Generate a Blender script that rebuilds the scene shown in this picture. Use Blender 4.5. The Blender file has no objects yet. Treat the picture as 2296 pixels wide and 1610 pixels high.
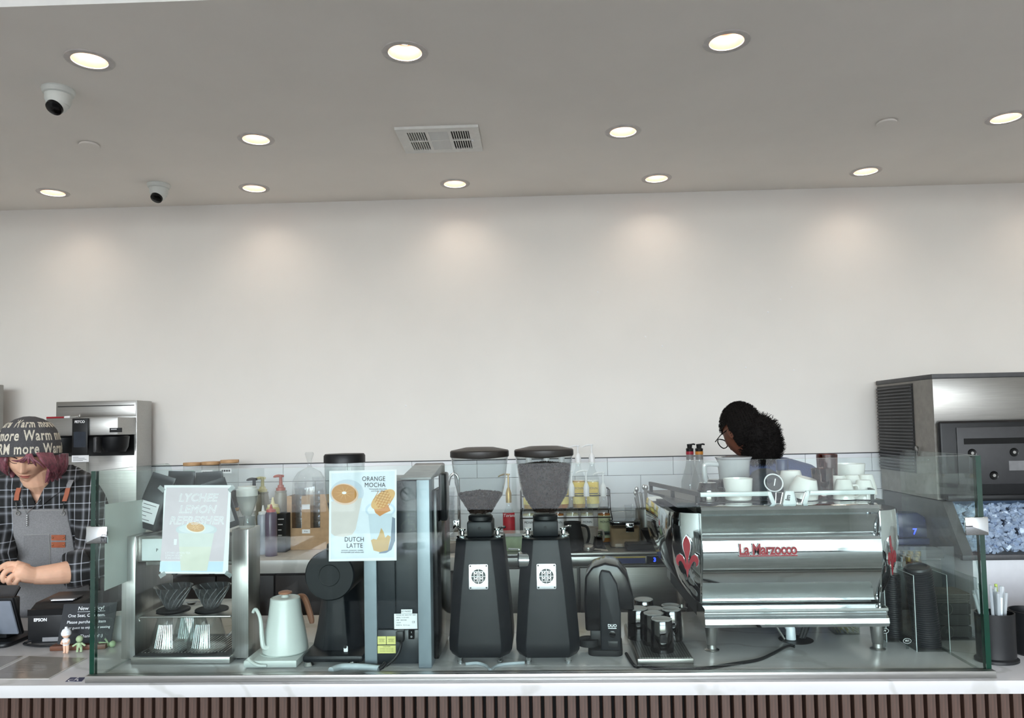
import bpy, bmesh, math, random
from mathutils import Vector, Matrix, noise
from mathutils.geometry import delaunay_2d_cdt
random.seed(7)
S = bpy.context.scene
C = S.collection
PI = math.pi

# ------------------------------------------------------------------ camera
FPX, CX, CY = 1690.0, 1148.0, 861.0          # focal length and principal point in px of the 2296x1610 frame
YAW, PITCH, ROLL = math.radians(2.5), math.radians(3.0), math.radians(1.15)
EYE = Vector((0, 0, 1.58))
fw = Vector((-math.sin(YAW) * math.cos(PITCH), math.cos(YAW) * math.cos(PITCH), math.sin(PITCH)))
r0 = Vector((math.cos(YAW), math.sin(YAW), 0)); u0 = r0.cross(fw)
rt = r0 * math.cos(ROLL) - u0 * math.sin(ROLL)
up = u0 * math.cos(ROLL) + r0 * math.sin(ROLL)
cam_d = bpy.data.cameras.new('camera'); cam = bpy.data.objects.new('camera', cam_d); C.objects.link(cam)
m = Matrix((rt, up, -fw)).transposed().to_4x4(); m.translation = EYE
cam.matrix_world = m
cam_d.sensor_fit = 'HORIZONTAL'; cam_d.sensor_width = 36.0
cam_d.lens = 36.0 * FPX / 2296.0
cam_d.shift_y = (CY - 805.0) / 2296.0
cam_d.clip_start = 0.05; cam_d.clip_end = 200
S.camera = cam

def ray(u, v): return fw + rt * ((u - CX) / FPX) + up * (-(v - CY) / FPX)
def P(u, v, Y):                       # pixel -> point on the plane y = Y
    d = ray(u, v); return EYE + d * (Y / d.y)
WY, WT = 4.2, 0.02                    # back wall: y = WY + WT * x
def W(u, v, d=0.0):                   # pixel -> point on a plane parallel to the back wall, d in front of it
    q = ray(u, v); return EYE + q * ((WY - d) / (q.y - WT * q.x))
def H(u, v, z):                       # pixel -> point on the horizontal plane z
    q = ray(u, v); return EYE + q * ((z - EYE.z) / q.z)
WROT = math.atan(WT)

# ------------------------------------------------------------------ sky and exposure
world = bpy.data.worlds.new('sky'); S.world = world; world.use_nodes = True
nt = world.node_tree; nt.nodes.clear()
sky = nt.nodes.new('ShaderNodeTexSky'); sky.sky_type = 'NISHITA'; sky.sun_disc = False
sky.sun_elevation = math.radians(48); sky.sun_rotation = math.radians(20); sky.dust_density = 3.0; sky.air_density = 1.0
bgn = nt.nodes.new('ShaderNodeBackground'); bgn.inputs[1].default_value = 5.4
won = nt.nodes.new('ShaderNodeOutputWorld')
hsv = nt.nodes.new('ShaderNodeHueSaturation'); hsv.inputs['Saturation'].default_value = 0.45
nt.links.new(sky.outputs[0], hsv.inputs['Color']); nt.links.new(hsv.outputs[0], bgn.inputs[0]); nt.links.new(bgn.outputs[0], won.inputs[0])
portal_d = bpy.data.lights.new('shopfront_portal', 'AREA'); portal_d.shape = 'RECTANGLE'; portal_d.size = 8.0; portal_d.size_y = 3.0
portal_d.cycles.is_portal = True
portal = bpy.data.objects.new('shopfront_portal', portal_d); C.objects.link(portal)
portal.location = (0, -6.5, 1.95); portal.rotation_euler = (math.radians(-90), 0, PI)
S.view_settings.view_transform = 'Standard'; S.view_settings.look = 'None'
S.view_settings.exposure = 0.0; S.view_settings.gamma = 1.0; S.view_settings.use_curve_mapping = False
S.cycles.transparent_max_bounces = 32
S.cycles.max_bounces = 10; S.cycles.diffuse_bounces = 5; S.cycles.glossy_bounces = 5
S.cycles.caustics_reflective = False; S.cycles.caustics_refractive = False
LAMP_W = 1.3                          # watts of one ceiling downlight

# ------------------------------------------------------------------ materials
def lin(c):
    c = c / 255.0
    return c / 12.92 if c <= 0.04045 else ((c + 0.055) / 1.055) ** 2.4
def rgb(c): return (lin(c[0]), lin(c[1]), lin(c[2]), 1.0)
def shade(c, k): return tuple(max(0, min(255, x * k)) for x in c)
_m = {}
def M(name, col=(200, 200, 200), rough=0.5, metal=0.0, var=0.06, scale=30.0, bump=0.0, spec=0.5, coat=0.0, emit=None, stretch=None, sheen=0.0):
    """procedural principled material: colour broken up by noise, optional relief"""
    if name in _m: return _m[name]
    mt = bpy.data.materials.new(name); mt.use_nodes = True; n = mt.node_tree; b = n.nodes['Principled BSDF']
    b.inputs['Roughness'].default_value = rough; b.inputs['Metallic'].default_value = metal
    b.inputs['Specular IOR Level'].default_value = spec; b.inputs['Coat Weight'].default_value = coat
    b.inputs['Sheen Weight'].default_value = sheen
    tc = n.nodes.new('ShaderNodeTexCoord'); nz = n.nodes.new('ShaderNodeTexNoise'); nz.inputs['Scale'].default_value = scale; nz.inputs['Detail'].default_value = 4
    if stretch:
        mp = n.nodes.new('ShaderNodeMapping'); mp.inputs['Scale'].default_value = stretch
        n.links.new(tc.outputs['Object'], mp.inputs[0]); n.links.new(mp.outputs[0], nz.inputs['Vector'])
    else: n.links.new(tc.outputs['Object'], nz.inputs['Vector'])
    rp = n.nodes.new('ShaderNodeValToRGB')
    rp.color_ramp.elements[0].color = rgb(shade(col, 1 - var)); rp.color_ramp.elements[1].color = rgb(shade(col, 1 + var))
    rp.color_ramp.elements[0].position = 0.3; rp.color_ramp.elements[1].position = 0.7
    n.links.new(nz.outputs['Fac'], rp.inputs[0]); n.links.new(rp.outputs[0], b.inputs['Base Color'])
    if bump:
        bp = n.nodes.new('ShaderNodeBump'); bp.inputs['Strength'].default_value = bump; bp.inputs['Distance'].default_value = 0.002
        n.links.new(nz.outputs['Fac'], bp.inputs['Height']); n.links.new(bp.outputs[0], b.inputs['Normal'])
    if emit:
        b.inputs['Emission Color'].default_value = rgb(emit[0]); b.inputs['Emission Strength'].default_value = emit[1]
    _m[name] = mt; return mt
def thin_glass(name, tint=(248, 250, 250), base=0.04, rough=0.0, haze=0.0, hazecol=(220, 225, 225)):
    """clear pane: transparent body with a Schlick-weighted mirror coat; haze adds a milky diffuse share (frosted or dusty plastic, glimmer painted on ribs)"""
    if name in _m: return _m[name]
    mt = bpy.data.materials.new(name); mt.use_nodes = True; n = mt.node_tree; n.nodes.clear()
    out = n.nodes.new('ShaderNodeOutputMaterial'); tr = n.nodes.new('ShaderNodeBsdfTransparent'); tr.inputs[0].default_value = rgb(tint)
    gl = n.nodes.new('ShaderNodeBsdfGlossy'); gl.inputs['Roughness'].default_value = rough
    lw = n.nodes.new('ShaderNodeLayerWeight'); lw.inputs[0].default_value = 0.5
    pw = n.nodes.new('ShaderNodeMath'); pw.operation = 'POWER'; pw.inputs[1].default_value = 5
    ma = n.nodes.new('ShaderNodeMath'); ma.operation = 'MULTIPLY_ADD'; ma.inputs[1].default_value = 1 - base; ma.inputs[2].default_value = base
    mx = n.nodes.new('ShaderNodeMixShader')
    n.links.new(lw.outputs['Facing'], pw.inputs[0]); n.links.new(pw.outputs[0], ma.inputs[0]); n.links.new(ma.outputs[0], mx.inputs[0])
    src = tr.outputs[0]
    if haze:
        df = n.nodes.new('ShaderNodeBsdfDiffuse'); df.inputs[0].default_value = rgb(hazecol)
        m2 = n.nodes.new('ShaderNodeMixShader'); m2.inputs[0].default_value = haze
        n.links.new(tr.outputs[0], m2.inputs[1]); n.links.new(df.outputs[0], m2.inputs[2]); src = m2.outputs[0]
    n.links.new(src, mx.inputs[1]); n.links.new(gl.outputs[0], mx.inputs[2]); n.links.new(mx.outputs[0], out.inputs[0])
    _m[name] = mt; return mt
def marble(name, col, vein, rough=0.18, scale=1.6):
    if name in _m: return _m[name]
    mt = M(name, col, rough, var=0.015, scale=6); n = mt.node_tree; b = n.nodes['Principled BSDF']
    tc = n.nodes.new('ShaderNodeTexCoord'); wv = n.nodes.new('ShaderNodeTexWave'); wv.inputs['Scale'].default_value = scale
    wv.inputs['Distortion'].default_value = 14; wv.inputs['Detail'].default_value = 5; wv.inputs['Detail Scale'].default_value = 1.2; wv.bands_direction = 'DIAGONAL'
    rp = n.nodes.new('ShaderNodeValToRGB'); rp.color_ramp.elements[0].color = (1, 1, 1, 1); rp.color_ramp.elements[0].position = 0.0
    rp.color_ramp.elements[1].color = (0, 0, 0, 1); rp.color_ramp.elements[1].position = 0.06
    mx = n.nodes.new('ShaderNodeMix'); mx.data_type = 'RGBA'; mx.inputs[7].default_value = rgb(vein)
    old = b.inputs['Base Color'].links[0].from_socket
    n.links.new(tc.outputs['Object'], wv.inputs['Vector']); n.links.new(wv.outputs['Fac'], rp.inputs[0]); n.links.new(rp.outputs[0], mx.inputs[0])
    n.links.new(old, mx.inputs[6]); n.links.new(mx.outputs[2], b.inputs['Base Color'])
    return mt
def brushed(name, col=(190, 190, 188), rough=0.28, axis='x'):
    st = {'x': (2, 60, 200), 'z': (200, 60, 2)}[axis]
    return M(name, col, rough, metal=1.0, var=0.05, scale=3, bump=0.06, stretch=st)

M_wall = M('white_wall_paint', (230, 227, 222), 0.75, var=0.008, scale=3)
M_ceil = M('matt_ceiling_paint', (246, 241, 234), 0.9, var=0.008, scale=3)
M_white = M('white_paint', (246, 246, 244), 0.5, var=0.01)
M_floor = M('polished_concrete', (132, 128, 122), 0.85, spec=.1, var=0.08, scale=4)
M_tile = M('white_glazed_tile', (226, 229, 233), 0.12, var=0.012, scale=5)
M_grout = M('dark_grout', (84, 86, 90), 0.9)
M_marble = marble('white_marble', (201, 199, 198), (187, 185, 182))
M_walnut = M('walnut_slat', (74, 54, 45), 0.45, var=0.16, scale=5, stretch=(60, 60, 3))
M_darkwood = M('dark_walnut_panel', (44, 32, 28), 0.5, var=0.15, scale=5, stretch=(60, 60, 3))
M_black = M('black_plastic', (20, 21, 23), 0.42, var=0.1, spec=.35)
M_blackgloss = M('gloss_black_plastic', (10, 11, 12), 0.15, var=0.1, spec=.3)
M_blackmatt = M('matt_black_rubber', (20, 20, 21), 0.75, var=0.1)
M_blackmetal = M('black_powder_coat', (19, 22, 26), 0.42, var=0.06, scale=60, spec=.3)
M_steel = brushed('brushed_steel', (172, 171, 168), .32)
M_steelv = brushed('brushed_steel_upright', axis='z')
M_steeld = brushed('dull_steel', (150, 148, 144), 0.34)
M_chrome = M('polished_chrome', (216, 220, 222), 0.06, metal=1.0, var=0.01)
M_grey = M('grey_plastic', (120, 120, 122), 0.5)
M_dgrey = M('dark_grey_plastic', (58, 58, 60), 0.5)
M_paper = M('white_paper', (238, 238, 240), 0.8, var=0.01)
M_red = M('red_enamel', (146, 20, 36), 0.3, var=0.04)
M_glass = thin_glass('clear_glass')
M_pane = thin_glass('screen_glass', (247, 251, 249), 0.019)
M_gedge = M('green_glass_edge', (10, 48, 36), 0.12, var=0.15, scale=8)
M_acryl = thin_glass('clear_acrylic', (236, 240, 240), 0.05)
M_ceramic = M('white_ceramic', (232, 232, 228), 0.18, var=0.01)

# ------------------------------------------------------------------ mesh helpers
class MB:
    def __init__(s): s.v = []; s.f = []; s.mi = []; s.sm = []
    def add(s, vs, fs, mi=0, smooth=False):
        o = len(s.v); s.v += [Vector(p) for p in vs]
        for f in fs: s.f.append([i + o for i in f]); s.mi.append(mi); s.sm.append(smooth)
        return s
    def bb(s, x0, x1, y0, y1, z0, z1, mi=0, mat=None):
        vs = [(x0, y0, z0), (x1, y0, z0), (x1, y1, z0), (x0, y1, z0), (x0, y0, z1), (x1, y0, z1), (x1, y1, z1), (x0, y1, z1)]
        if mat is not None: vs = [mat @ Vector(p) for p in vs]
        return s.add(vs, [(0, 3, 2, 1), (4, 5, 6, 7), (0, 1, 5, 4), (1, 2, 6, 5), (2, 3, 7, 6), (3, 0, 4, 7)], mi)
    def box(s, c, d, mi=0, rot=None):
        mt = Matrix.Translation(c)
        if rot is not None: mt = mt @ rot
        return s.bb(-d[0] / 2, d[0] / 2, -d[1] / 2, d[1] / 2, -d[2] / 2, d[2] / 2, mi, mt)
    def lathe(s, prof, n=24, c=(0, 0, 0), mi=0, mat=None, smooth=True, flute=0.0, fn=0):
        vs = []; fs = []; rows = []
        for r, z in prof:
            if r < 1e-6: rows.append([len(vs)]); vs.append(Vector((0, 0, z)))
            else:
                rows.append(list(range(len(vs), len(vs) + n)))
                for i in range(n):
                    a = 2 * PI * i / n; q = r * (1 + (flute * math.cos(fn * a) if fn else 0))
                    vs.append(Vector((q * math.cos(a), q * math.sin(a), z)))
        for a, b in zip(rows, rows[1:]):
            for i in range(n):
                j = (i + 1) % n
                if len(a) == 1 and len(b) == 1: continue
                if len(a) == 1: fs.append((a[0], b[j], b[i]))
                elif len(b) == 1: fs.append((a[i], a[j], b[0]))
                else: fs.append((a[i], a[j], b[j], b[i]))
        mt = Matrix.Translation(c)
        if mat is not None: mt = mt @ mat
        return s.add([mt @ p for p in vs], fs, mi, smooth)
    def cyl(s, c, r, h, n=20, mi=0, mat=None, r2=None):
        r2 = r if r2 is None else r2
        return s.lathe([(0, 0), (r, 0), (r2, h), (0, h)], n, c, mi, mat)
    def tube(s, pts, r, n=8, mi=0, smooth_path=0, caps=True):
        pts = [Vector(p) for p in pts]; rs = list(r) if hasattr(r, '__len__') else [r] * len(pts)
        if smooth_path:
            q = []; qr = []
            for i in range(len(pts) - 1):
                a = pts[max(i - 1, 0)]; b = pts[i]; c = pts[i + 1]; d = pts[min(i + 2, len(pts) - 1)]
                for k in range(smooth_path):
                    t = k / smooth_path
                    q.append(0.5 * ((2 * b) + (c - a) * t + (2 * a - 5 * b + 4 * c - d) * t * t + (3 * b - a - 3 * c + d) * t ** 3))
                    qr.append(rs[i] + (rs[i + 1] - rs[i]) * t)
            q.append(pts[-1]); qr.append(rs[-1]); pts, rs = q, qr
        vs = []; fs = []; nrm = None
        for i, p in enumerate(pts):
            t = (pts[min(i + 1, len(pts) - 1)] - pts[max(i - 1, 0)]).normalized()
            if nrm is None:
                nrm = t.orthogonal().normalized()
            else:
                nrm = (nrm - t * nrm.dot(t)); nrm = nrm.normalized() if nrm.length > 1e-6 else t.orthogonal().normalized()
            b = t.cross(nrm)
            for k in range(n):
                a = 2 * PI * k / n; vs.append(p + (nrm * math.cos(a) + b * math.sin(a)) * rs[i])
        for i in range(len(pts) - 1):
            for k in range(n):
                j = (k + 1) % n; fs.append((i * n + k, i * n + j, (i + 1) * n + j, (i + 1) * n + k))
        if caps:
            fs.append(tuple(range(n - 1, -1, -1))); fs.append(tuple(range((len(pts) - 1) * n, len(pts) * n)))
        return s.add(vs, fs, mi, True)
    def prism(s, poly, a, b, axis='y', mi=0, mat=None, smooth=False):
        """extrude a 2-D outline: axis y -> outline in (x,z); x -> outline in (y,z); z -> outline in (x,y)"""
        def q(p, t): return {'y': (p[0], t, p[1]), 'x': (t, p[0], p[1]), 'z': (p[0], p[1], t)}[axis]
        n = len(poly); vs = [q(p, a) for p in poly] + [q(p, b) for p in poly]
        if mat is not None: vs = [mat @ Vector(p) for p in vs]
        fs = [tuple(range(n)), tuple(range(2 * n - 1, n - 1, -1))] + [(i, i + n, (i + 1) % n + n, (i + 1) % n) for i in range(n)]
        return s.add(vs, fs, mi, smooth)
    def ball(s, c, r, nu=16, nv=10, mi=0, mat=None):
        r = (r, r, r) if not hasattr(r, '__len__') else r
        sc = Matrix.Diagonal((r[0], r[1], r[2], 1)); mt = sc if mat is None else mat @ sc
        return s.lathe([(math.sin(PI * i / nv), -math.cos(PI * i / nv)) for i in range(nv + 1)], nu, c, mi, mt)
    def loft(s, rings, mi=0, caps=True, closed=True):
        n = len(rings[0]); vs = [p for r in rings for p in r]; fs = []
        for i in range(len(rings) - 1):
            for k in range(n if closed else n - 1):
                j = (k + 1) % n; fs.append((i * n + k, i * n + j, (i + 1) * n + j, (i + 1) * n + k))
        if caps and closed:
            fs.append(tuple(range(n - 1, -1, -1))); fs.append(tuple(range((len(rings) - 1) * n, len(rings) * n)))
        return s.add(vs, fs, mi, True)
    def build(s, name, mats, parent=None, world=False, bevel=0.0, seg=2, ang=35, loc=None, rot=None, fixn=True):
        me = bpy.data.meshes.new(name); off = parent.matrix_basis.translation if (world and parent is not None) else Vector((0, 0, 0))
        me.from_pydata([tuple(p - off) for p in s.v], [], s.f)
        for mt in (mats if isinstance(mats, (list, tuple)) else [mats]): me.materials.append(mt)
        me.polygons.foreach_set('material_index', s.mi); me.polygons.foreach_set('use_smooth', s.sm)
        if bevel or fixn:
            bm = bmesh.new(); bm.from_mesh(me)
            if fixn: bmesh.ops.recalc_face_normals(bm, faces=bm.faces)
            if bevel:
                es = [e for e in bm.edges if len(e.link_faces) == 2 and e.calc_face_angle(0) > math.radians(30)]
                bmesh.ops.bevel(bm, geom=es, offset=bevel, segments=seg, affect='EDGES', profile=0.5, clamp_overlap=True)
                for f in bm.faces: f.smooth = True
            bm.to_mesh(me); bm.free()
        me.set_sharp_from_angle(angle=math.radians(ang))
        o = bpy.data.objects.new(name, me); C.objects.link(o)
        if parent is not None: o.parent = parent
        if loc is not None: o.location = loc
        if rot is not None: o.rotation_euler = rot
        return o
def thing(name, label, cat, loc=(0, 0, 0), rz=0.0, group=None):
    o = bpy.data.objects.new(name, None); C.objects.link(o); o.empty_display_size = 0.05
    o.location = loc; o.rotation_euler = (0, 0, rz); o['label'] = label; o['category'] = cat
    if group: o['group'] = group
    return o
def tag(o, label, cat, group=None):
    o['label'] = label; o['category'] = cat
    if group: o['group'] = group
    return o
def struct(o): o['kind'] = 'structure'; return o
def dup(root, loc, rz=None, label=None, group=None, parent=None):
    r = root.copy(); C.objects.link(r); r.location = loc
    if parent is not None: r.parent = parent
    if rz is not None: r.rotation_euler = (0, 0, rz)
    if label: r['label'] = label
    if group: r['group'] = group
    for ch in list(root.children):
        c = ch.copy(); C.objects.link(c); c.parent = r
        for g in list(ch.children):
            d = g.copy(); C.objects.link(d); d.parent = c
    return r
def B(x0, x1, y0, y1, z0, z1): return MB().bb(x0, x1, y0, y1, z0, z1)
def rrect(w, h, r, n=5, cx=0, cy=0):
    pts = []
    for sx, sy, a0 in ((1, 1, 0), (-1, 1, 90), (-1, -1, 180), (1, -1, 270)):
        for k in range(n + 1):
            a = math.radians(a0 + 90 * k / n); pts.append((cx + sx * (w / 2 - r) + r * math.cos(a), cy + sy * (h / 2 - r) + r * math.sin(a)))
    return pts
def circ(r, n=32, cx=0, cy=0, ry=None): return [(cx + r * math.cos(2 * PI * i / n), cy + (ry or r) * math.sin(2 * PI * i / n)) for i in range(n)]
def text_mb(s, size, depth=0.0004, shear=0.0, bold=0.0, sx=1.0, align='CENTER', space=1.0, outline=0.0):
    """lettering as a mesh in the XZ plane facing -Y, centred on the origin"""
    cu = bpy.data.curves.new('lettering', 'FONT'); cu.body = s; cu.size = size; cu.extrude = depth / 2; cu.shear = shear; cu.offset = bold
    cu.align_x = align; cu.align_y = 'CENTER'; cu.resolution_u = 3; cu.space_character = space; cu.space_line = 0.95
    if outline: cu.fill_mode = 'NONE'; cu.bevel_depth = outline; cu.bevel_resolution = 0; cu.extrude = 0.0
    o = bpy.data.objects.new('lettering', cu); C.objects.link(o)
    me = bpy.data.meshes.new_from_object(o.evaluated_get(bpy.context.evaluated_depsgraph_get()))
    mb = MB(); mb.add([(v.co.x * sx, -v.co.z, v.co.y) for v in me.vertices], [tuple(p.vertices) for p in me.polygons])
    bpy.data.objects.remove(o); bpy.data.curves.remove(cu); bpy.data.meshes.remove(me)
    return mb
def moved(mb, off=(0, 0, 0), rot=None):
    mt = Matrix.Translation(off)
    if rot is not None: mt = mt @ rot
    mb.v = [mt @ p for p in mb.v]; return mb
def letter(name, s, size, loc, mat, parent=None, world=True, rot=None, **k):
    mb = moved(text_mb(s, size, **k), loc, rot)
    return mb.build(name, mat, parent, world=world, fixn=False)
RX = lambda a: Matrix.Rotation(a, 4, 'X')
RY = lambda a: Matrix.Rotation(a, 4, 'Y')
RZ = lambda a: Matrix.Rotation(a, 4, 'Z')

# ------------------------------------------------------------------ the room
ZC = 2.86; ZH = 3.75; XW = 4.0; YF = -6.5; YS = 2.165  # YF: unseen shopfront set deep to even out the daylight
def wy(x): return WY + WT * x
def ys(x): return YS + WT * x
struct(B(-XW, XW, YF, 4.35, -0.1, 0).build('floor', M_floor))
MB().add([(-XW, wy(-XW), 0), (XW, wy(XW), 0), (XW, wy(XW) + 0.1, 0), (-XW, wy(-XW) + 0.1, 0), (-XW, wy(-XW), ZC + .05), (XW, wy(XW), ZC + .05), (XW, wy(XW) + 0.1, ZC + .05), (-XW, wy(-XW) + 0.1, ZC + .05)],
         [(0, 3, 2, 1), (4, 5, 6, 7), (0, 1, 5, 4), (1, 2, 6, 5), (2, 3, 7, 6), (3, 0, 4, 7)]).build('wall_back', M_wall)
wall_back = bpy.data.objects['wall_back']; struct(wall_back)
struct(B(-XW - 0.1, -XW, YF, 4.4, 0, ZH).build('wall_left', M_wall))
struct(B(XW, XW + 0.1, YF, 4.4, 0, ZH).build('wall_right', M_wall))

# downlights are let into holes in the low ceiling
LIGHTS = [(201, 135), (908, 117), (1629, 93), (574, 312), (1397, 295), (2255, 264), (119, 432), (570, 422), (1020, 412), (1472, 400), (1941, 384), (2415, 366)]
LP = [H(u, v, ZC) for u, v in LIGHTS]
LP += [Vector((-2.62, 3.26, ZC)), Vector((-2.6, 2.45, ZC)), Vector((1.75, 2.54, ZC)), Vector((2.85, 2.56, ZC)), Vector((3.1, 3.3, ZC))]
RH = 0.058
vs = [Vector((-XW, ys(-XW))), Vector((XW, ys(XW))), Vector((XW, wy(XW) + .02)), Vector((-XW, wy(-XW) + .02))]; fcs = [[0, 1, 2, 3]]; NH = 28
for p in LP:
    o = len(vs); vs += [Vector((p.x + RH * math.cos(2 * PI * k / NH), p.y + RH * math.sin(2 * PI * k / NH))) for k in range(NH)]; fcs.append(list(range(o, o + NH)))
res = delaunay_2d_cdt(vs, [], fcs, 0, 1e-5)
cv = res[0]; cf = []
for f in res[2]:
    c = sum((cv[i] for i in f), Vector((0, 0))) / len(f)
    if any((c - p.xy).length < RH * 0.98 for p in LP): continue
    cf.append(f)
mb = MB(); mb.add([(p.x, p.y, ZC) for p in cv], [list(f) for f in cf])
ceil = struct(mb.build('ceiling', M_ceil))
MB().add([(-XW, ys(-XW), ZC), (XW, ys(XW), ZC), (XW, ys(XW), ZH), (-XW, ys(-XW), ZH)], [(0, 1, 2, 3)]).build('trim_1', M_white)
struct(bpy.data.objects['trim_1'])
struct(B(-XW, XW, YF, YS + .1, ZH, ZH + 0.05).build('ceiling', M_white))
# shopfront behind the viewer: posts, transom, open glazing bays; low sill added to dim glass reflections
for i, (x0, x1, z0, z1) in enumerate([(-XW, XW, 0, 0.42), (-XW, XW, 3.45, ZH)] + [(x - .035, x + .035, .42, 3.45) for x in (-3.965, -2.6, -0.45, 2.9, 3.965)] + [(-XW, XW, 2.45, 2.53)]):
    struct(B(x0, x1, YF - 0.1, YF, z0, z1).build('window_%d' % (i + 1), M_dgrey))
M_pave = M('pale_concrete_paving', (92, 91, 90), 0.95, var=0.1, scale=2)
struct(B(-25, 25, -40, YF, -0.12, -0.02).build('pavement', M_pave))

# wall tiles
TP, TH = 0.361, 0.0975
zt = W(1148, 1031, .008).z; xj = W(1362, 1045, .008).x
backing = B(-3.9, 3.85, -0.004, 0, 0.9, zt + 0.004).build('tile_backing', M_grout, wall_back, rot=(0, 0, WROT), loc=(0, WY, 0))
tile_me = None
for r in range(5):
    z1 = zt - r * TH - 0.001; off = xj if r % 2 == 0 else xj + TP / 2
    for k in range(-13, 10):
        x0 = off + k * TP
        if x0 < -3.9 or x0 > 3.5: continue
        if tile_me is None:
            o = B(0.0011, TP - 0.0011, -0.009, 0, -TH + 0.0022, 0).build('tile', M_tile, wall_back, bevel=0.0008, seg=1); tile_me = o.data
        else:
            o = bpy.data.objects.new('tile', tile_me); C.objects.link(o); o.parent = wall_back
        o.location = (x0 * math.cos(WROT), WY + x0 * math.sin(WROT), z1); o.rotation_euler = (0, 0, WROT)
B(-3.9, 3.9, -0.010, 0, 0, 0.0035).build('edge_strip', M_dgrey, wall_back, rot=(0, 0, WROT), loc=(0, WY, zt + .001))
# small filled screw holes in the plaster
dm = MB().lathe([(0.0045, 0), (0.003, 0.0012), (0, 0.0015)], 10, mat=RX(PI / 2)).build('filler_spot', M_paper, wall_back)
for k, (u, v) in enumerate([(1340, 655), (1447, 755), (1485, 776), (1672, 824), (1775, 644), (1722, 700), (1780, 830), (910, 910), (1750, 672)]):
    o = dm if k == 0 else dm.copy()
    if k: C.objects.link(o)
    o.location = W(u, v, .0)

# ------------------------------------------------------------------ ceiling fittings
M_trimring = M('white_lamp_trim', (205, 200, 196), 0.45)
M_can = M('champagne_lamp_reflector', (122, 94, 80), 0.6, spec=.1)
M_lens = M('lit_lamp_lens', (255, 240, 225), 0.5, emit=((255, 240, 226), 8.0))
def downlight(p, label):
    t = thing('recessed_downlight', label, 'ceiling light', p, 0, 'recessed downlights in the low ceiling')
    MB().lathe([(0.0575, 0.002), (0.0575, -0.003), (0.061, -0.0045), (0.078, -0.003), (0.080, 0.0)], 32).build('trim_ring', M_trimring, t)
    MB().lathe([(0.0575, 0.0), (0.049, 0.046), (0.048, 0.058)], 32).build('reflector', M_can, t)
    MB().lathe([(0, 0.0505), (0.0485, 0.050), (0.0485, 0.052), (0, 0.053)], 32).build('lens', M_lens, t)
    ld = bpy.data.lights.new('lamp_light', 'AREA'); ld.shape = 'DISK'; ld.size = 0.080; ld.energy = LAMP_W; ld.color = (1.0, 0.84, 0.70)
    lo = bpy.data.objects.new('lamp_light', ld); C.objects.link(lo); lo.parent = t; lo.location = (0, 0, 0.048)
    return t
names = ['leftmost downlight in the row nearest the viewer, above the dome camera', 'middle downlight in the row nearest the viewer, above the vent', 'rightmost downlight in the row nearest the viewer',
         'middle-row downlight left of the air vent', 'middle-row downlight right of the air vent', 'middle-row downlight at the right edge of the photo',
         'wall-row downlight at far left, left of the small camera', 'wall-row downlight second from left, right of the small camera', 'wall-row downlight below the air vent', 'wall-row downlight second from right', 'wall-row downlight at far right, below the ceiling disc'] + ['recessed downlight beyond the edge of the photo'] * 6
for p, nme in zip(LP, names): downlight(p, nme)
# dome cameras
M_camw = M('white_camera_shell', (214, 218, 214), 0.45, var=0.02)
def dome_cam(p, k, az, label):
    t = thing('security_camera', label, 'camera', p, 0, 'turret cameras on the ceiling')
    MB().lathe([(0, 0), (0.055 * k, 0), (0.057 * k, -0.006 * k), (0.052 * k, -0.020 * k), (0.046 * k, -0.024 * k), (0, -0.024 * k)], 32).build('base_plate', M_camw, t)
    MB().lathe([(0.046 * k, -0.022 * k), (0.045 * k, -0.045 * k), (0.038 * k, -0.062 * k), (0.028 * k, -0.066 * k)], 32).build('housing', M_camw, t)
    e = MB().ball((0, 0, 0), 0.036 * k, 24, 14); dr = Vector((math.sin(az) * 0.6, -math.cos(az) * 0.6, -0.8)).normalized()
    eb = e.build('eyeball', M_camw, t, loc=(0, -.004 * k, -0.058 * k))
    q = dr.to_track_quat('Z', 'Y').to_matrix().to_4x4()
    f = MB().lathe([(0.030 * k, 0.020 * k), (0.0285 * k, 0.0315 * k), (0.024 * k, 0.0345 * k), (0, 0.036 * k)], 28, mat=q).build('lens_window', M_blackgloss, eb)
    return t
dome_cam(H(131, 200, ZC), 1.0, -0.15, 'white turret camera with black lens near the top left of ceiling')
dome_cam(H(356, 413, ZC), 1.0, -0.1, 'white turret camera with black lens close to the back wall')
for (u, v), l in (((200, 323), 'flat white sprinkler cover disc on the left of ceiling'), ((1988, 273), 'flat white sprinkler cover disc on the right of ceiling')):
    tag(MB().lathe([(0, -0.010), (0.040, -0.010), (0.0415, -0.008), (0.0415, -0.005)], 32).add([], []).lathe([(0.036, -0.004), (0.036, 0)], 24).build('sprinkler_cover', M_ceil, loc=H(u, v, ZC)), l, 'sprinkler cover', 'concealed sprinkler covers')
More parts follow.
